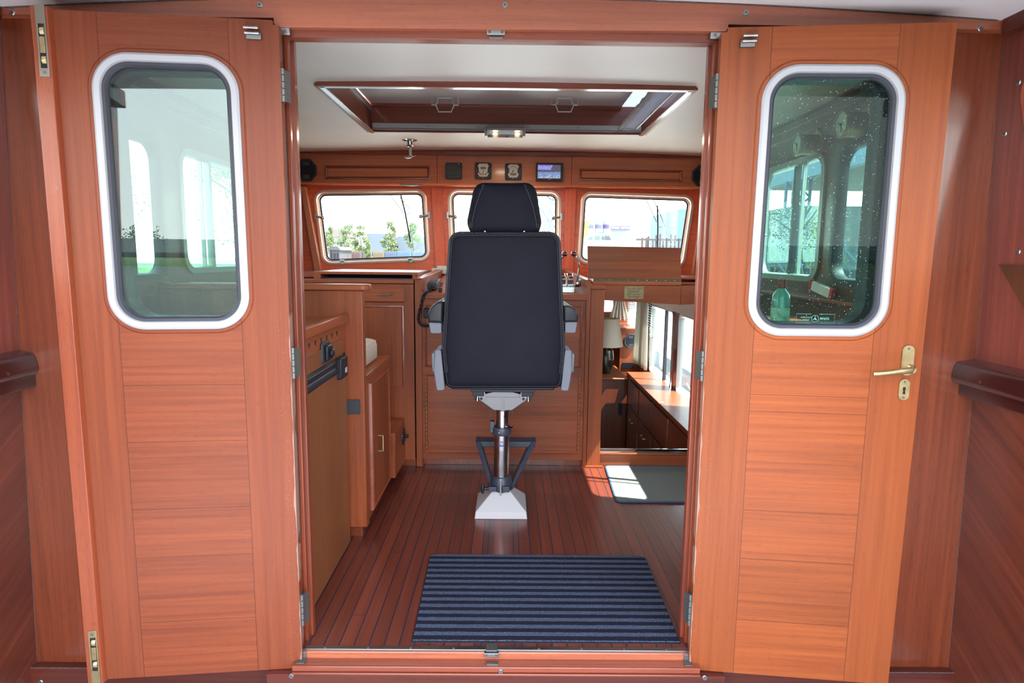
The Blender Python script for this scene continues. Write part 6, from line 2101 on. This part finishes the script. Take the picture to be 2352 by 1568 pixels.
# dark curved sideboard across the saloon
YD = 4.25
pd = fpoly([(1330, 868), (1400, 868), (1432, 872), (1462, 884), (1462, 1075), (1330, 1075)], YD)
db_ = empty('curved_sideboard', (1.0, YD, -0.95), 'dark curved-front sideboard deep in the lower saloon', 'sideboard')
zt2 = at(1420, 868, 1, YD).z
MB().box(0.55, CXe + 0.02, YD, YD + 0.5, -0.95, zt2 - 0.02).build('body', MW_bulk, db_)
MB().box(0.55, CXe + 0.02, YD - 0.015, YD + 0.9, zt2 - 0.02, zt2).build('top_board', MW_inX, db_, bevel=0.006)
MB().box(0.95, 0.956, YD - 0.004, YD, -0.9, zt2 - 0.05).build('door_gap', M_void, db_)
q = at(1425, 940, 1, YD - 0.01)
MB().box(q.x - 0.02, q.x + 0.02, YD - 0.012, YD, q.z - 0.06, q.z + 0.06).build('flush_pull', M_black, db_)
# corner unit with speaker
YC = 4.95
cu_ = empty('corner_unit', (1.3, YC, -0.3), 'wooden corner unit in the lower saloon carrying an octagonal speaker', 'corner unit')
a_, b_ = at(1425, 757, 1, YC), at(1466, 880, 1, YC)
MB().box(a_.x, 1.449, YC, YC + 0.5, b_.z - 0.2, a_.z).build('body', MW_inZ, cu_, bevel=0.003)
MB().box(a_.x - 0.25, 1.449, YC - 0.01, YC + 0.62, a_.z, a_.z + 0.02).build('top_board', MW_strip, cu_, bevel=0.004)
vb = at(1442, 839, 1, YC)
MB().box(vb.x - 0.06, vb.x + 0.06, YC - 0.006, YC, vb.z - 0.03, vb.z + 0.03).build('vent_grille', M_black, cu_)
so_ = at(1449, 783, 1, YC - 0.01)
octa_speaker('speaker', (so_.x, YC - 0.001, so_.z), 0.082, front, 'black octagonal speaker on the corner unit in the lower saloon')
# lamp
YL = 4.35
b0 = at(1404, 868, 1, YL)
lx = at(1404, 800, 1, YL).x - 0.02
lp = empty('table_lamp', (lx, YL + 0.15, zt2), 'table lamp with a grey linen shade and dark olive base in the saloon', 'lamp')
zs0, zs1 = at(1410, 794, 1, YL + 0.15).z, at(1410, 731, 1, YL + 0.15).z
rb = at(1431, 790, 1, YL + 0.15).x - lx
rt = at(1421, 735, 1, YL + 0.15).x - lx
MB().lathe([(rb, zs0), (rt, zs1), (rt - 0.003, zs1), (rb - 0.003, zs0)], (lx, YL + 0.15, 0), n=32, caps=False).build('lamp_shade', M_shade, lp)
MB().lathe([(0.001, zt2), (0.045, zt2), (0.05, zt2 + 0.02), (0.075, zt2 + (zs0 - zt2) * 0.55), (0.065, zt2 + (zs0 - zt2) * 0.85), (0.02, zs0 - 0.01), (0.012, zs0 + 0.05), (0.001, zs0 + 0.05)], (lx, YL + 0.15, 0), n=28).build('lamp_base', M_vase, lp)
# curtains
def curtain(name, x0, x1, y0, y1, z0, z1, label, folds=5, amp=0.018, tie=None, flare=1.25):
    mb = MB()
    rows = []
    N = folds * 8
    for j in range(15):
        f_ = j / 14
        z = z1 + (z0 - z1) * f_
        row = []
        for i in range(N + 1):
            s_ = i / N
            wdt = 1.0 + (flare - 1) * f_
            if tie is not None:
                wdt = 0.55 + 1.3 * abs(f_ - tie)
            u = 0.5 + (s_ - 0.5) * wdt
            off = amp * math.sin(s_ * folds * 2 * PI) * (0.6 + 0.5 * f_)
            d = Vector((x1 - x0, y1 - y0, 0))
            nrm = Vector((-d.y, d.x, 0)).normalized()
            row.append(Vector((x0, y0, z)) + d * u + nrm * off)
        rows.append(row)
    mb.sheet(rows)
    o = mb.build(name, M_curtain, recalc=False, angle=80)
    sol = o.modifiers.new('thickness', 'SOLIDIFY')
    sol.thickness = 0.003
    return tag(o, label, 'curtain')
ca, cb_ = at(1463, 700, 0, 1.37), at(1486, 700, 0, 1.37)
cbz = at(1470, 864, 0, 1.37).z
curtain('curtain', 1.37, 1.38, ca.y, cb_.y, max(cbz, CZ + 0.02), 0.93, 'long cream curtain hanging beside the saloon side window', 5, 0.022)
a_, b_ = at(1404, 700, 1, 5.5), at(1441, 700, 1, 5.5)
curtain('curtain', a_.x, b_.x, 5.5, 5.5, at(1430, 736, 1, 5.5).z, 0.93, 'short gathered cream curtain at the front saloon window', 5, 0.03, tie=0.45)
# venetian blinds
def blind(x0, y0, x1, y1, z0, z1, label):
    e_ = empty('venetian_blind', ((x0 + x1) / 2, (y0 + y1) / 2, z1), label, 'blind')
    n = int((z1 - z0) / 0.024)
    sl = MB()
    d = Vector((x1 - x0, y1 - y0, 0))
    L_ = d.length
    d.normalize()
    nn = Vector((-d.y, d.x, 0))
    for i in range(n):
        z = z0 + i * 0.024
        c = Vector(((x0 + x1) / 2, (y0 + y1) / 2, z))
        up = (nn * 0.8 + Vector((0, 0, 0.6))).normalized()
        sl.obox(c, d, up, d.cross(up), L_ / 2, 0.011, 0.0005)
    sl.build('blind_slats', pbr('white_blind_slat', (0.8, 0.82, 0.85, 1), 0.4), e_)
    MB().obox(((x0 + x1) / 2, (y0 + y1) / 2, z1 + 0.01), d, nn, (0, 0, 1), L_ / 2, 0.015, 0.012).build('head_rail', M_whitepl, e_)
a_, b_ = at(1443, 700, 1, 5.35), at(1475, 700, 1, 5.2)
blind(a_.x, 5.35, 1.43, 5.10, at(1455, 752, 1, 5.25).z, 0.93, 'white venetian blind in the far corner of the saloon')
yb3 = at(1497, 700, 0, 1.43).y
blind(1.43, yb3 + 0.02, 1.43, yb3 + 0.6, at(1490, 766, 0, 1.43).z, 0.93, 'white venetian blind at the saloon side window behind the long curtain')
# ------------------------------------------------------------------ outside
m, t, b = newmat('harbour_water')
b.inputs['Base Color'].default_value = (0.018, 0.03, 0.035, 1)
b.inputs['Roughness'].default_value = 0.06
c = nd(t, 'ShaderNodeTexCoord')
mp = nd(t, 'ShaderNodeMapping')
mp.inputs['Scale'].default_value = (0.9, 2.2, 1)
t.links.new(c.outputs['Object'], mp.inputs['Vector'])
n = nd(t, 'ShaderNodeTexNoise', Scale=1.6, Detail=5.0, Distortion=0.5)
t.links.new(mp.outputs[0], n.inputs['Vector'])
bp = nd(t, 'ShaderNodeBump', Strength=0.7, Distance=0.25)
t.links.new(n.outputs['Fac'], bp.inputs['Height'])
t.links.new(bp.outputs[0], b.inputs['Normal'])
MB().box(-400, 400, -400, 700, -1.8, -1.5).build('water', m, kind='stuff', label='rippled dark harbour water round the boat')
M_farwhite = pbr('far_white_paint', (0.22, 0.23, 0.24, 1), 0.5)
M_grass = pbr('bank_grass', (0.07, 0.105, 0.03, 1), 0.9, noise=0.4, nscale=1.2, bump=0.6, bscale=6)
M_quay = pbr('pale_quay_concrete', (0.42, 0.42, 0.40, 1), 0.85, noise=0.15, nscale=3)
MB().prism([Vector(p) for p in ((-28, -1.6), (-30, -0.6), (-40, 0.0), (-160, 0.6), (-160, -1.6))], lambda u, v, w: Vector((u, w, v)), -60, 120).build('ground_bank_port', M_grass, kind='structure', label='green grass bank beyond the water on the left')
MB().prism([Vector(p) for p in ((-140, -1.6), (-142, -0.6), (-150, -0.1), (-300, 0.6), (-300, -1.6))], lambda u, v, w: Vector((w, u, v)), -250, 200).build('ground_bank_aft', M_grass, kind='structure', label='green grass shore behind the boat')
MB().box(2.6, 160, 4.0, 200, -1.6, -0.35).build('ground_quay', M_quay, kind='structure', label='pale concrete quay to the right of the boat')
MB().box(-160, 160, 60, 200, -1.6, 0.2).build('ground_far_quay', M_quay, kind='structure', label='pale far quay ahead of the boat')

M_leafA = pbr('tree_leaves_fresh', (0.15, 0.19, 0.075, 1), 0.8)
M_leafB = pbr('tree_leaves_dark', (0.10, 0.17, 0.07, 1), 0.8)
M_leafP = pbr('bank_tree_leaves', (0.075, 0.115, 0.045, 1), 0.8)
M_leafQ = pbr('bank_tree_leaves_dark', (0.05, 0.085, 0.04, 1), 0.8)
M_bark = pbr('tree_bark', (0.12, 0.09, 0.07, 1), 0.9)


def tree(x, y, zg, H, Wd, label, mat=None, shape='round', n=900, leaf=0.30, seed=1):
    rnd = random.Random(seed)
    e_ = empty('tree', (x, y, zg), label, 'tree', 'harbour side trees')
    tr_ = MB()
    tr_.tube([(x, y, zg - 0.05), (x + 0.05 * Wd, y, zg + H * 0.35), (x - 0.04 * Wd, y, zg + H * 0.7), (x, y, zg + H * 0.92)], [Wd * 0.045, Wd * 0.035, Wd * 0.02, Wd * 0.006], 8)
    for k in range(6):
        a = k * 2.4
        z0 = zg + H * (0.30 + 0.09 * k)
        tr_.tube([(x, y, z0), (x + math.cos(a) * Wd * 0.22, y + math.sin(a) * Wd * 0.22, z0 + H * 0.12), (x + math.cos(a) * Wd * 0.36, y + math.sin(a) * Wd * 0.36, z0 + H * 0.2)], [Wd * 0.018, Wd * 0.012, Wd * 0.004], 5)
    tr_.build('trunk', M_bark, e_)
    lf = MB()
    clumps = []
    for k in range(26):
        u = rnd.random()
        a = rnd.random() * 2 * PI
        zc = 0.28 + 0.68 * u
        if shape == 'round':
            rr = 0.42 * math.sqrt(max(0.02, 1 - ((zc - 0.6) / 0.42) ** 2))
        else:
            rr = 0.46 * min(1, (1.02 - zc) / 0.45, (zc - 0.14) / 0.2)
        rr *= rnd.uniform(0.35, 1.0)
        clumps.append((Vector((x + math.cos(a) * rr * Wd, y + math.sin(a) * rr * Wd, zg + zc * H)), Wd * rnd.uniform(0.10, 0.20)))
    for k in range(n):
        cc, rad = clumps[k % len(clumps)]
        d = Vector((rnd.gauss(0, 1), rnd.gauss(0, 1), rnd.gauss(0, 0.8)))
        d = d.normalized() * rad * rnd.uniform(0.5, 1.15)
        p = cc + d
        u_ = Vector((rnd.uniform(-1, 1), rnd.uniform(-1, 1), rnd.uniform(-1, 1))).normalized()
        v_ = u_.cross(Vector((rnd.uniform(-1, 1), rnd.uniform(-1, 1), rnd.uniform(-1, 1)))).normalized()
        s_ = leaf * rnd.uniform(0.6, 1.2)
        lf.add([p - u_ * s_ * 0.5, p - v_ * s_ * 0.25 + u_ * s_ * 0.1, p + u_ * s_ * 0.6, p + v_ * s_ * 0.25 + u_ * s_ * 0.1], [(0, 1, 2, 3)])
    lf.build('crown', mat or M_leafA, e_, recalc=False, flat=True)
    return e_


def far(px, py, Yd):
    return at(px, py, 1, Yd)


for i, (px, top_, w, Yd, lb, sh) in enumerate(((750, 521, 34, 74, 'young tree at the left edge of the left front window', 'round'), (795, 517, 36, 72, 'left one of two touching trees in the left front window', 'round'),
                                               (828, 518, 34, 76, 'right one of two touching trees in the left front window', 'round'), (845, 556, 16, 65, 'smallest tree, right of the pair, in the left front window', 'cone'),
                                               (898, 508, 36, 72, 'tall tree left of the wiper arm in the left front window', 'cone'), (947, 511, 36, 74, 'tall tree behind the wiper arm in the left front window', 'cone'))):
    p = far(px, top_, Yd)
    W_2 = w / FPX * (Yd + 2)
    tree(p.x, Yd, 0.2, p.z - 0.2, W_2 * 1.25, lb, M_leafA, sh, 3200, 0.20, 10 + i)
# trees on the left bank, seen through the left door window
for i, (x, y, H, Wd, lb) in enumerate(((-25.5, 37, 6.6, 6.5, 'broad leafy tree on the left bank, leftmost through the left door window'), (-34, 50, 8.0, 7.0, 'leafy tree on the left bank, between the two side windows'),
                                       (-24, 55, 9.5, 8.0, 'tallest leafy tree on the left bank, left of the window slider'), (-21.5, 60, 8.5, 2.8, 'narrow poplar on the left bank, rightmost through the left door window'))):
    tree(x * 1.4, y * 1.4 + 0.75, -0.1, H * 1.35, Wd * 1.35, lb, M_leafP if i % 2 else M_leafQ, 'cone' if i == 3 else 'round', 6000, 0.26, 40 + i)
for i, (x, y, H, Wd) in enumerate(((-110, -175, 8, 12), (-84, -178, 9, 13), (-58, -176, 7, 11))):
    tree(x, y, 0.0, H, Wd, ('bushy tree on the shore behind the boat, the left one', 'tallest bushy tree on the shore behind the boat', 'smallest bushy tree on the shore behind the boat')[i], M_leafB, 'round', 1200, 0.6, 60 + i)

# buildings ahead
def bldg(name, px0, px1, ptop, Yd, depth, mat, label, roof=None, cat='building', win=None, pb=None):
    a_, b_ = far(px0, ptop, Yd), far(px1, ptop, Yd)
    e_ = empty(name, ((a_.x + b_.x) / 2, Yd, 0.2), label, cat)
    MB().box(a_.x, b_.x, Yd, Yd + depth, 0.2, a_.z).build('wall_block', mat, e_)
    if roof:
        h = roof[0]
        xm_ = (a_.x + b_.x) / 2
        MB().prism([Vector((a_.x - 0.2, a_.z)), Vector((b_.x + 0.2, a_.z)), Vector((b_.x - (b_.x - a_.x) * 0.12, a_.z + h)), Vector((a_.x + (b_.x - a_.x) * 0.12, a_.z + h))], XZ, Yd - 0.2, Yd + depth).build('roof', roof[1], e_)
    if win:
        n_, rows = win
        for r in range(rows):
            for k in range(n_):
                xx = a_.x + (b_.x - a_.x) * (k + 0.5) / n_
                zz = 0.2 + (a_.z - 0.2) * (r + 0.6) / (rows + 0.1)
                ww = (b_.x - a_.x) / n_ * 0.28
                MB().box(xx - ww, xx + ww, Yd - 0.03, Yd, zz - 0.35, zz + 0.35).build('window', M_black, e_)
    return e_
M_brick = pbr('pale_red_brick', (0.14, 0.095, 0.09, 1), 0.9)
M_tile = pbr('red_roof_tile', (0.13, 0.075, 0.07, 1), 0.9)
bldg('brick_house', 757, 792, 543, 110, 8, M_brick, 'pale brick house with red roof and dormers in the left front window', (1.2, M_tile), win=(5, 2))
bldg('warehouse', 843, 889, 536, 100, 14, pbr('grey_blue_cladding', (0.105, 0.115, 0.145, 1), 0.7), 'grey-blue clad warehouse between the trees in the left front window', cat='warehouse')
bldg('warehouse', 914, 980, 543, 105, 14, pbr('blue_cladding', (0.11, 0.12, 0.15, 1), 0.7), 'blue clad warehouse at the right edge of the left front window', cat='warehouse')
bldg('shed', 743, 790, 560, 96, 6, pbr('pale_render', (0.17, 0.155, 0.155, 1), 0.8), 'low pale shed below the brick house in the left front window', cat='shed')
hb = bldg('house_boat', 757, 779, 574, 62, 5, pbr('dark_board', (0.06, 0.045, 0.05, 1), 0.8), 'small dark house boat with a gable in the left front window', (0.35, pbr('dark_roof', (0.08, 0.06, 0.07, 1), 0.8)), cat='house boat', win=(3, 1))
cols = [((0.18, 0.06, 0.06, 1), 'red'), ((0.13, 0.08, 0.15, 1), 'purple-red'), ((0.22, 0.13, 0.05, 1), 'orange'), ((0.06, 0.09, 0.20, 1), 'dark blue'), ((0.06, 0.14, 0.27, 1), 'bright blue'), ((0.10, 0.15, 0.30, 1), 'pale blue')]
xs_ = [806, 832, 856, 884, 912, 946, 978]
for i, (c4, nm) in enumerate(cols):
    a_, b_ = far(xs_[i], 577, 68), far(xs_[i + 1] - 1, 577, 68)
    e_ = empty('shipping_container', ((a_.x + b_.x) / 2, 69, 0.2), '%s shipping container in the row along the far quay' % nm, 'container', 'containers on the far quay')
    mb = MB().box(a_.x, b_.x, 68, 70.4, 0.2, a_.z)
    mb.build('container_body', pbr('container_paint_%d' % i, tuple(v * 0.55 + 0.05 for v in c4[:3]) + (1,), 0.6), e_)
    rb_ = MB()
    k = a_.x + 0.1
    while k < b_.x - 0.1:
        rb_.box(k, k + 0.06, 67.96, 68, 0.3, a_.z - 0.1)
        k += 0.2
    rb_.build('container_rib', pbr('container_rib_%d' % i, tuple(v * 0.45 + 0.04 for v in c4[:3]) + (1,), 0.6), e_)
# silos with a sign, yacht, piles, blue shed: right front window
for i, (px0, px1) in enumerate(((1349, 1366), (1369, 1384), (1387, 1402))):
    a_, b_ = far(px0, 507, 90), far(px1, 507, 90)
    xm_, r_2 = (a_.x + b_.x) / 2, (b_.x - a_.x) / 2
    e_ = empty('silo', (xm_, 91, 0.2), '%s white silo with a purple band in the right front window' % ('left', 'middle', 'right')[i], 'silo', 'white silos')
    MB().lathe([(0.01, 0.2), (r_2, 0.2), (r_2, a_.z), (r_2 * 0.3, a_.z + 0.3), (r_2 * 0.3, a_.z + 1.0), (0.01, a_.z + 1.0)], (xm_, 91, 0), n=20).build('silo_body', pbr('silo_paint%d' % i, (0.19, 0.21, 0.23, 1), 0.5), e_)
    z_a, z_b = far(px0, 515, 90).z, far(px0, 524, 90).z
    MB().lathe([(r_2 + 0.02, z_b), (r_2 + 0.02, z_a)], (xm_, 91, 0), n=20, caps=False).build('purple_band', pbr('purple_banner%d' % i, (0.06, 0.035, 0.11, 1), 0.6), e_)
a_, b_ = far(1404, 514, 96), far(1560, 514, 96)
e_ = empty('long_shed', ((a_.x + b_.x) / 2, 98, 0.2), 'long white shed with a purple lettered sign in the right front window', 'building')
MB().box(a_.x, b_.x, 96, 104, 0.2, a_.z).build('wall_block', pbr('white_cladding', (0.22, 0.225, 0.23, 1), 0.6), e_)
sa, sb_ = far(1403, 519, 95.8), far(1447, 528, 95.8)
MB().box(sa.x, sb_.x, 95.7, 95.9, sb_.z, sa.z).build('sign_board', pbr('sign_purple', (0.08, 0.06, 0.15, 1), 0.6), e_)
text_mesh('sign_lettering', 'STERK BETON', (sa.z - sb_.z) * 0.85, M_text, e_, Matrix.Translation(((sa.x + sb_.x) / 2, 95.6, (sa.z + sb_.z) / 2)) @ Matrix.Rotation(PI / 2, 4, 'X') @ Matrix.Diagonal(((sb_.x - sa.x) / ((sa.z - sb_.z) * 0.85 * 6.6), 1, 1, 1)), bold=0.02)
# motor yacht
Yy = 45
e_ = empty('motor_yacht', (far(1385, 560, Yy).x, Yy, -1.5), 'white motor yacht with grey side windows beside the silos in the right front window', 'boat')
def yp(l):
    return fpoly(l, Yy)
MB().prism([Vector((yp([(1338, 590)])[0].x, -1.6)), Vector((yp([(1425, 590)])[0].x, -1.6))] + yp([(1428, 552), (1338, 552)]), XZ, Yy, Yy + 4).build('hull', M_farwhite, e_)
MB().prism(yp([(1345, 552), (1416, 552), (1400, 535), (1372, 534), (1358, 540)]), XZ, Yy + 0.5, Yy + 3.5).build('superstructure', M_farwhite, e_)
for l in ([(1352, 549), (1363, 549), (1363, 543), (1358, 543)], [(1369, 549), (1380, 549), (1380, 541), (1369, 541)], [(1384, 549), (1389, 549), (1389, 542), (1384, 542)], [(1392, 549), (1406, 549), (1401, 541), (1392, 541)]):
    MB().prism(yp(l), XZ, Yy + 0.46, Yy + 0.5).build('yacht_window', pbr('grey_glass', (0.10, 0.10, 0.10, 1), 0.2), e_)
MB().prism(yp([(1378, 535), (1392, 535), (1391, 532), (1379, 532)]), XZ, Yy + 1, Yy + 2).build('green_cover', pbr('green_cover', (0.05, 0.16, 0.10, 1), 0.7), e_)
# timber piles and railing
rnd = random.Random(5)
e_ = empty('pile_fence', (far(1500, 560, 30).x, 30, -1.5), 'fence of dark mooring piles in the lower right front window', 'fence')
for i in range(14):
    px = 1475 + i * 8.3 + rnd.uniform(-2, 2)
    p = far(px, 543 + rnd.uniform(-6, 6), 30 + rnd.uniform(-1, 1))
    MB().lathe([(0.01, -1.5), (0.06, -1.5), (0.05, p.z), (0.01, p.z)], (p.x, p.y, 0), n=8).build('pile', pbr('pile_wood', (0.10, 0.07, 0.07, 1), 0.9) if i == 0 else bpy.data.materials['pile_wood'], e_)
a_, b_ = far(1462, 549, 30), far(1585, 549, 30)
MB().box(a_.x, b_.x, 29.9, 30.1, a_.z - 0.06, a_.z + 0.02).build('fence_rail', bpy.data.materials['pile_wood'], e_)
bldg('blue_shed', 1559, 1620, 480, 60, 12, pbr('sky_blue_cladding', (0.085, 0.145, 0.21, 1), 0.6), 'tall blue clad shed at the right edge of the right front window', cat='shed')
# excavator-yellow crane arm
a_, b_ = far(1338, 514, 80), far(1354, 507, 80)
e_ = empty('yellow_machine', ((a_.x + b_.x) / 2, 80, 0.2), 'yellow quay machine left of the silos in the right front window', 'machine')
m_y = pbr('machine_yellow', (0.22, 0.15, 0.03, 1), 0.5)
MB().obox(((a_.x + b_.x) / 2, 80, a_.z), (1, 0, 0), (0, 1, 0), (0, 0, 1), (b_.x - a_.x) / 2, 0.4, 0.35).build('machine_arm', m_y, e_, bevel=0.1)
MB().box((a_.x + b_.x) / 2 - 0.3, (a_.x + b_.x) / 2 + 0.3, 79.7, 80.3, 0.2, a_.z).build('machine_mast', m_y, e_)

# blue lattice crane seen beside the headrest
e_ = empty('lattice_crane', (far(1262, 500, 50).x, 50, -0.35), 'blue steel lattice crane boom seen right of the headrest', 'crane')
M_blue = pbr('blue_crane_paint', (0.06, 0.125, 0.20, 1), 0.5)
lc = MB()
p0, p1 = far(1245, 560, 50), far(1285, 430, 50)
def lat(mb, p0, p1, wd, nn, r):
    d = (p1 - p0)
    n_ = Vector((-d.z, 0, d.x)).normalized()
    for k in range(2):
        o_ = Vector((0, wd * k, 0))
        for s in (-1, 1):
            mb.tube([p0 + n_ * s * wd / 2 + o_, p1 + n_ * s * wd / 2 + o_], r * 1.6, 6)
        for i in range(nn):
            a = p0 + d * (i / nn)
            b_ = p0 + d * ((i + 1) / nn)
            s = 1 if i % 2 else -1
            mb.tube([a + n_ * s * wd / 2 + o_, b_ - n_ * s * wd / 2 + o_], r, 5)
lat(lc, p0, p1, 0.42, 12, 0.035)
lc.build('crane_boom', M_blue, e_)
MB().box(p0.x - 1.2, p0.x + 1.2, 49, 52, -1.6, p0.z + 0.3).build('crane_body', M_blue, e_, bevel=0.1)
ln = MB()
for (a, b_) in (((1222, 430), (1285, 560)), ((1236, 430), (1310, 500)), ((1200, 430), (1290, 540))):
    ln.tube([far(a[0], a[1], 51), far(b_[0], b_[1], 51)], 0.07, 6)
ln.build('crane_stay', M_blue, e_)

# wipers outside the front glass
YW = YF + 0.085
def wiper(label, arms, blade):
    e_ = empty('windscreen_wiper', at(blade[0][0], blade[0][1], 1, YW), label, 'wiper')
    mb = MB()
    for l in arms:
        mb.tube([at(x_, y_, 1, YW) for x_, y_ in l], 0.0028, 6)
    mb.build('wiper_arm', M_darksteel, e_)
    MB().tube([at(x_, y_, 1, YW + 0.006) for x_, y_ in blade], 0.0055, 8, flat=1.0).build('wiper_blade', M_black, e_)
wiper('windscreen wiper on the left front window', [[(885, 432), (928, 491)], [(900, 432), (942, 480), (946, 488), (930, 493)]], [(918, 438), (930, 485), (943, 556)])
wiper('windscreen wiper on the right front window', [[(1472, 432), (1508, 510)], [(1488, 432), (1510, 478)], [(1511, 480), (1528, 521), (1511, 522)]], [(1510, 472), (1511, 520), (1510, 590)])

# open blue-framed shed on the quay to starboard, seen through the right door glass
e_ = empty('open_shed', (13, 30, -0.35), 'open shed with blue steel beams and grey roof edge, through the right door window', 'shed')
MB().box(12.2, 20, 8, 34, 5.0, 7.4).build('roof_edge', pbr('grey_corrugated', (0.07, 0.08, 0.08, 1), 0.8, noise=0.4, nscale=5), e_)
MB().box(12.0, 12.4, 8, 34, 4.5, 5.0).build('blue_beam', M_blue, e_)
for i in range(4):
    y_ = 9 + i * 8
    lp_ = MB()
    lat(lp_, Vector((12.2, y_, -0.35)), Vector((12.2, y_, 4.5)), 0.7, 7, 0.045)
    lp_.build('lattice_post', M_blue, e_)
rnd = random.Random(9)
pa = empty('scaffold_stack', (11, 20, -0.35), 'stacked grey steel frames and planks on the quay, through the right door window', 'stack')
fm = MB()
for i in range(26):
    y_ = 9 + i * 0.9
    h_ = rnd.uniform(1.2, 2.4)
    fm.tube([(9.5, y_, -0.35), (9.5, y_, h_)], 0.035, 5)
    fm.tube([(9.5, y_, h_ * rnd.uniform(0.3, 0.9)), (9.5, y_ + 0.9, h_ * rnd.uniform(0.3, 0.9))], 0.03, 5)
    fm.tube([(9.5, y_, 0), (9.5, y_ + 0.9, h_ * 0.9)], 0.022, 5)
fm.build('steel_frame', pbr('galvanised_tube', (0.10, 0.13, 0.15, 1), 0.5, metal=0.4), pa)
MB().box(9.7, 10.6, 8, 34, -0.35, 0.95).build('plank_stack', pbr('dark_stacked_boards', (0.05, 0.06, 0.07, 1), 0.9, noise=0.5, nscale=4), pa)
MB().box(8.9, 9.3, 10.5, 16, 0.35, 0.62).build('yellow_timber', pbr('yellow_timber', (0.22, 0.14, 0.06, 1), 0.8), pa)
e_ = empty('antenna_mast', (24, 52, -0.35), 'tall telecom mast on the quay, through the right door window', 'mast')
mm = MB()
mm.tube([(24, 52, -0.35), (24, 52, 11.5)], 0.30, 10)
for z in (7.5, 8.6, 9.8):
    mm.tube([(22.9, 52, z), (25.1, 52, z)], 0.06, 6)
    for s in (-1.1, 1.1):
        mm.tube([(24 + s, 52, z - 0.6), (24 + s, 52, z + 0.7)], 0.10, 6)
mm.build('mast_pole', pbr('mast_grey', (0.12, 0.15, 0.17, 1), 0.6), e_)
MB().box(20.5, 25.5, 44, 50, -0.35, 5.0).build('grey_container_block', pbr('dark_grey_steel', (0.04, 0.06, 0.07, 1), 0.7, noise=0.3, nscale=2), label='dark grey block building on the quay below the telecom mast', cat='building')
tree(19.5, 38, -0.35, 4.4, 3.5, 'bush-like tree beside the dark block on the quay, through the right door window', M_leafA, 'round', 700, 0.35, 90)
# long pale building with red base on the port/aft shore
e_ = empty('bridge_wall', (-30, -165, 0), 'long pale wall with a red-brown base across the shore behind the boat', 'wall')
MB().box(-220, 100, -166, -165, 1.2, 4.4).build('pale_band', pbr('pale_wall', (0.34, 0.33, 0.33, 1), 0.8), e_)
MB().box(-220, 100, -166.1, -164.95, 0.0, 1.2).build('brick_base', M_brick, e_)
# rope coil and dinghy scraps on the quay near the saloon windows
e_ = empty('rope_coil', (4.6, 7.0, -0.35), 'blue mooring rope lying on the quay, seen through the low saloon window', 'rope')
rp = MB()
rp.tube([(4.4 + 0.35 * math.cos(a * 0.5) * (1 - a * 0.008) + 0.05 * math.sin(a * 1.7), 7.0 + 0.6 * math.sin(a * 0.5), -0.32 + 0.012 * (a % 5)) for a in range(60)], 0.03, 6)
rp.build('rope', pbr('blue_rope', (0.04, 0.09, 0.16, 1), 0.9), e_)
# white bulwark of our own boat outside the saloon windows
MB().hexa([Vector((1.50, 2.7, -0.25)), Vector((1.95, 2.7, -0.25)), Vector((1.95, 9, -0.25)), Vector((1.50, 9, -0.25)), Vector((1.50, 2.7, -0.20)), Vector((2.0, 2.7, -0.20)), Vector((2.0, 9, -0.20)), Vector((1.50, 9, -0.20))]).build('floor_side_deck', M_hullwhite, kind='structure', label='white side deck outside the saloon windows')
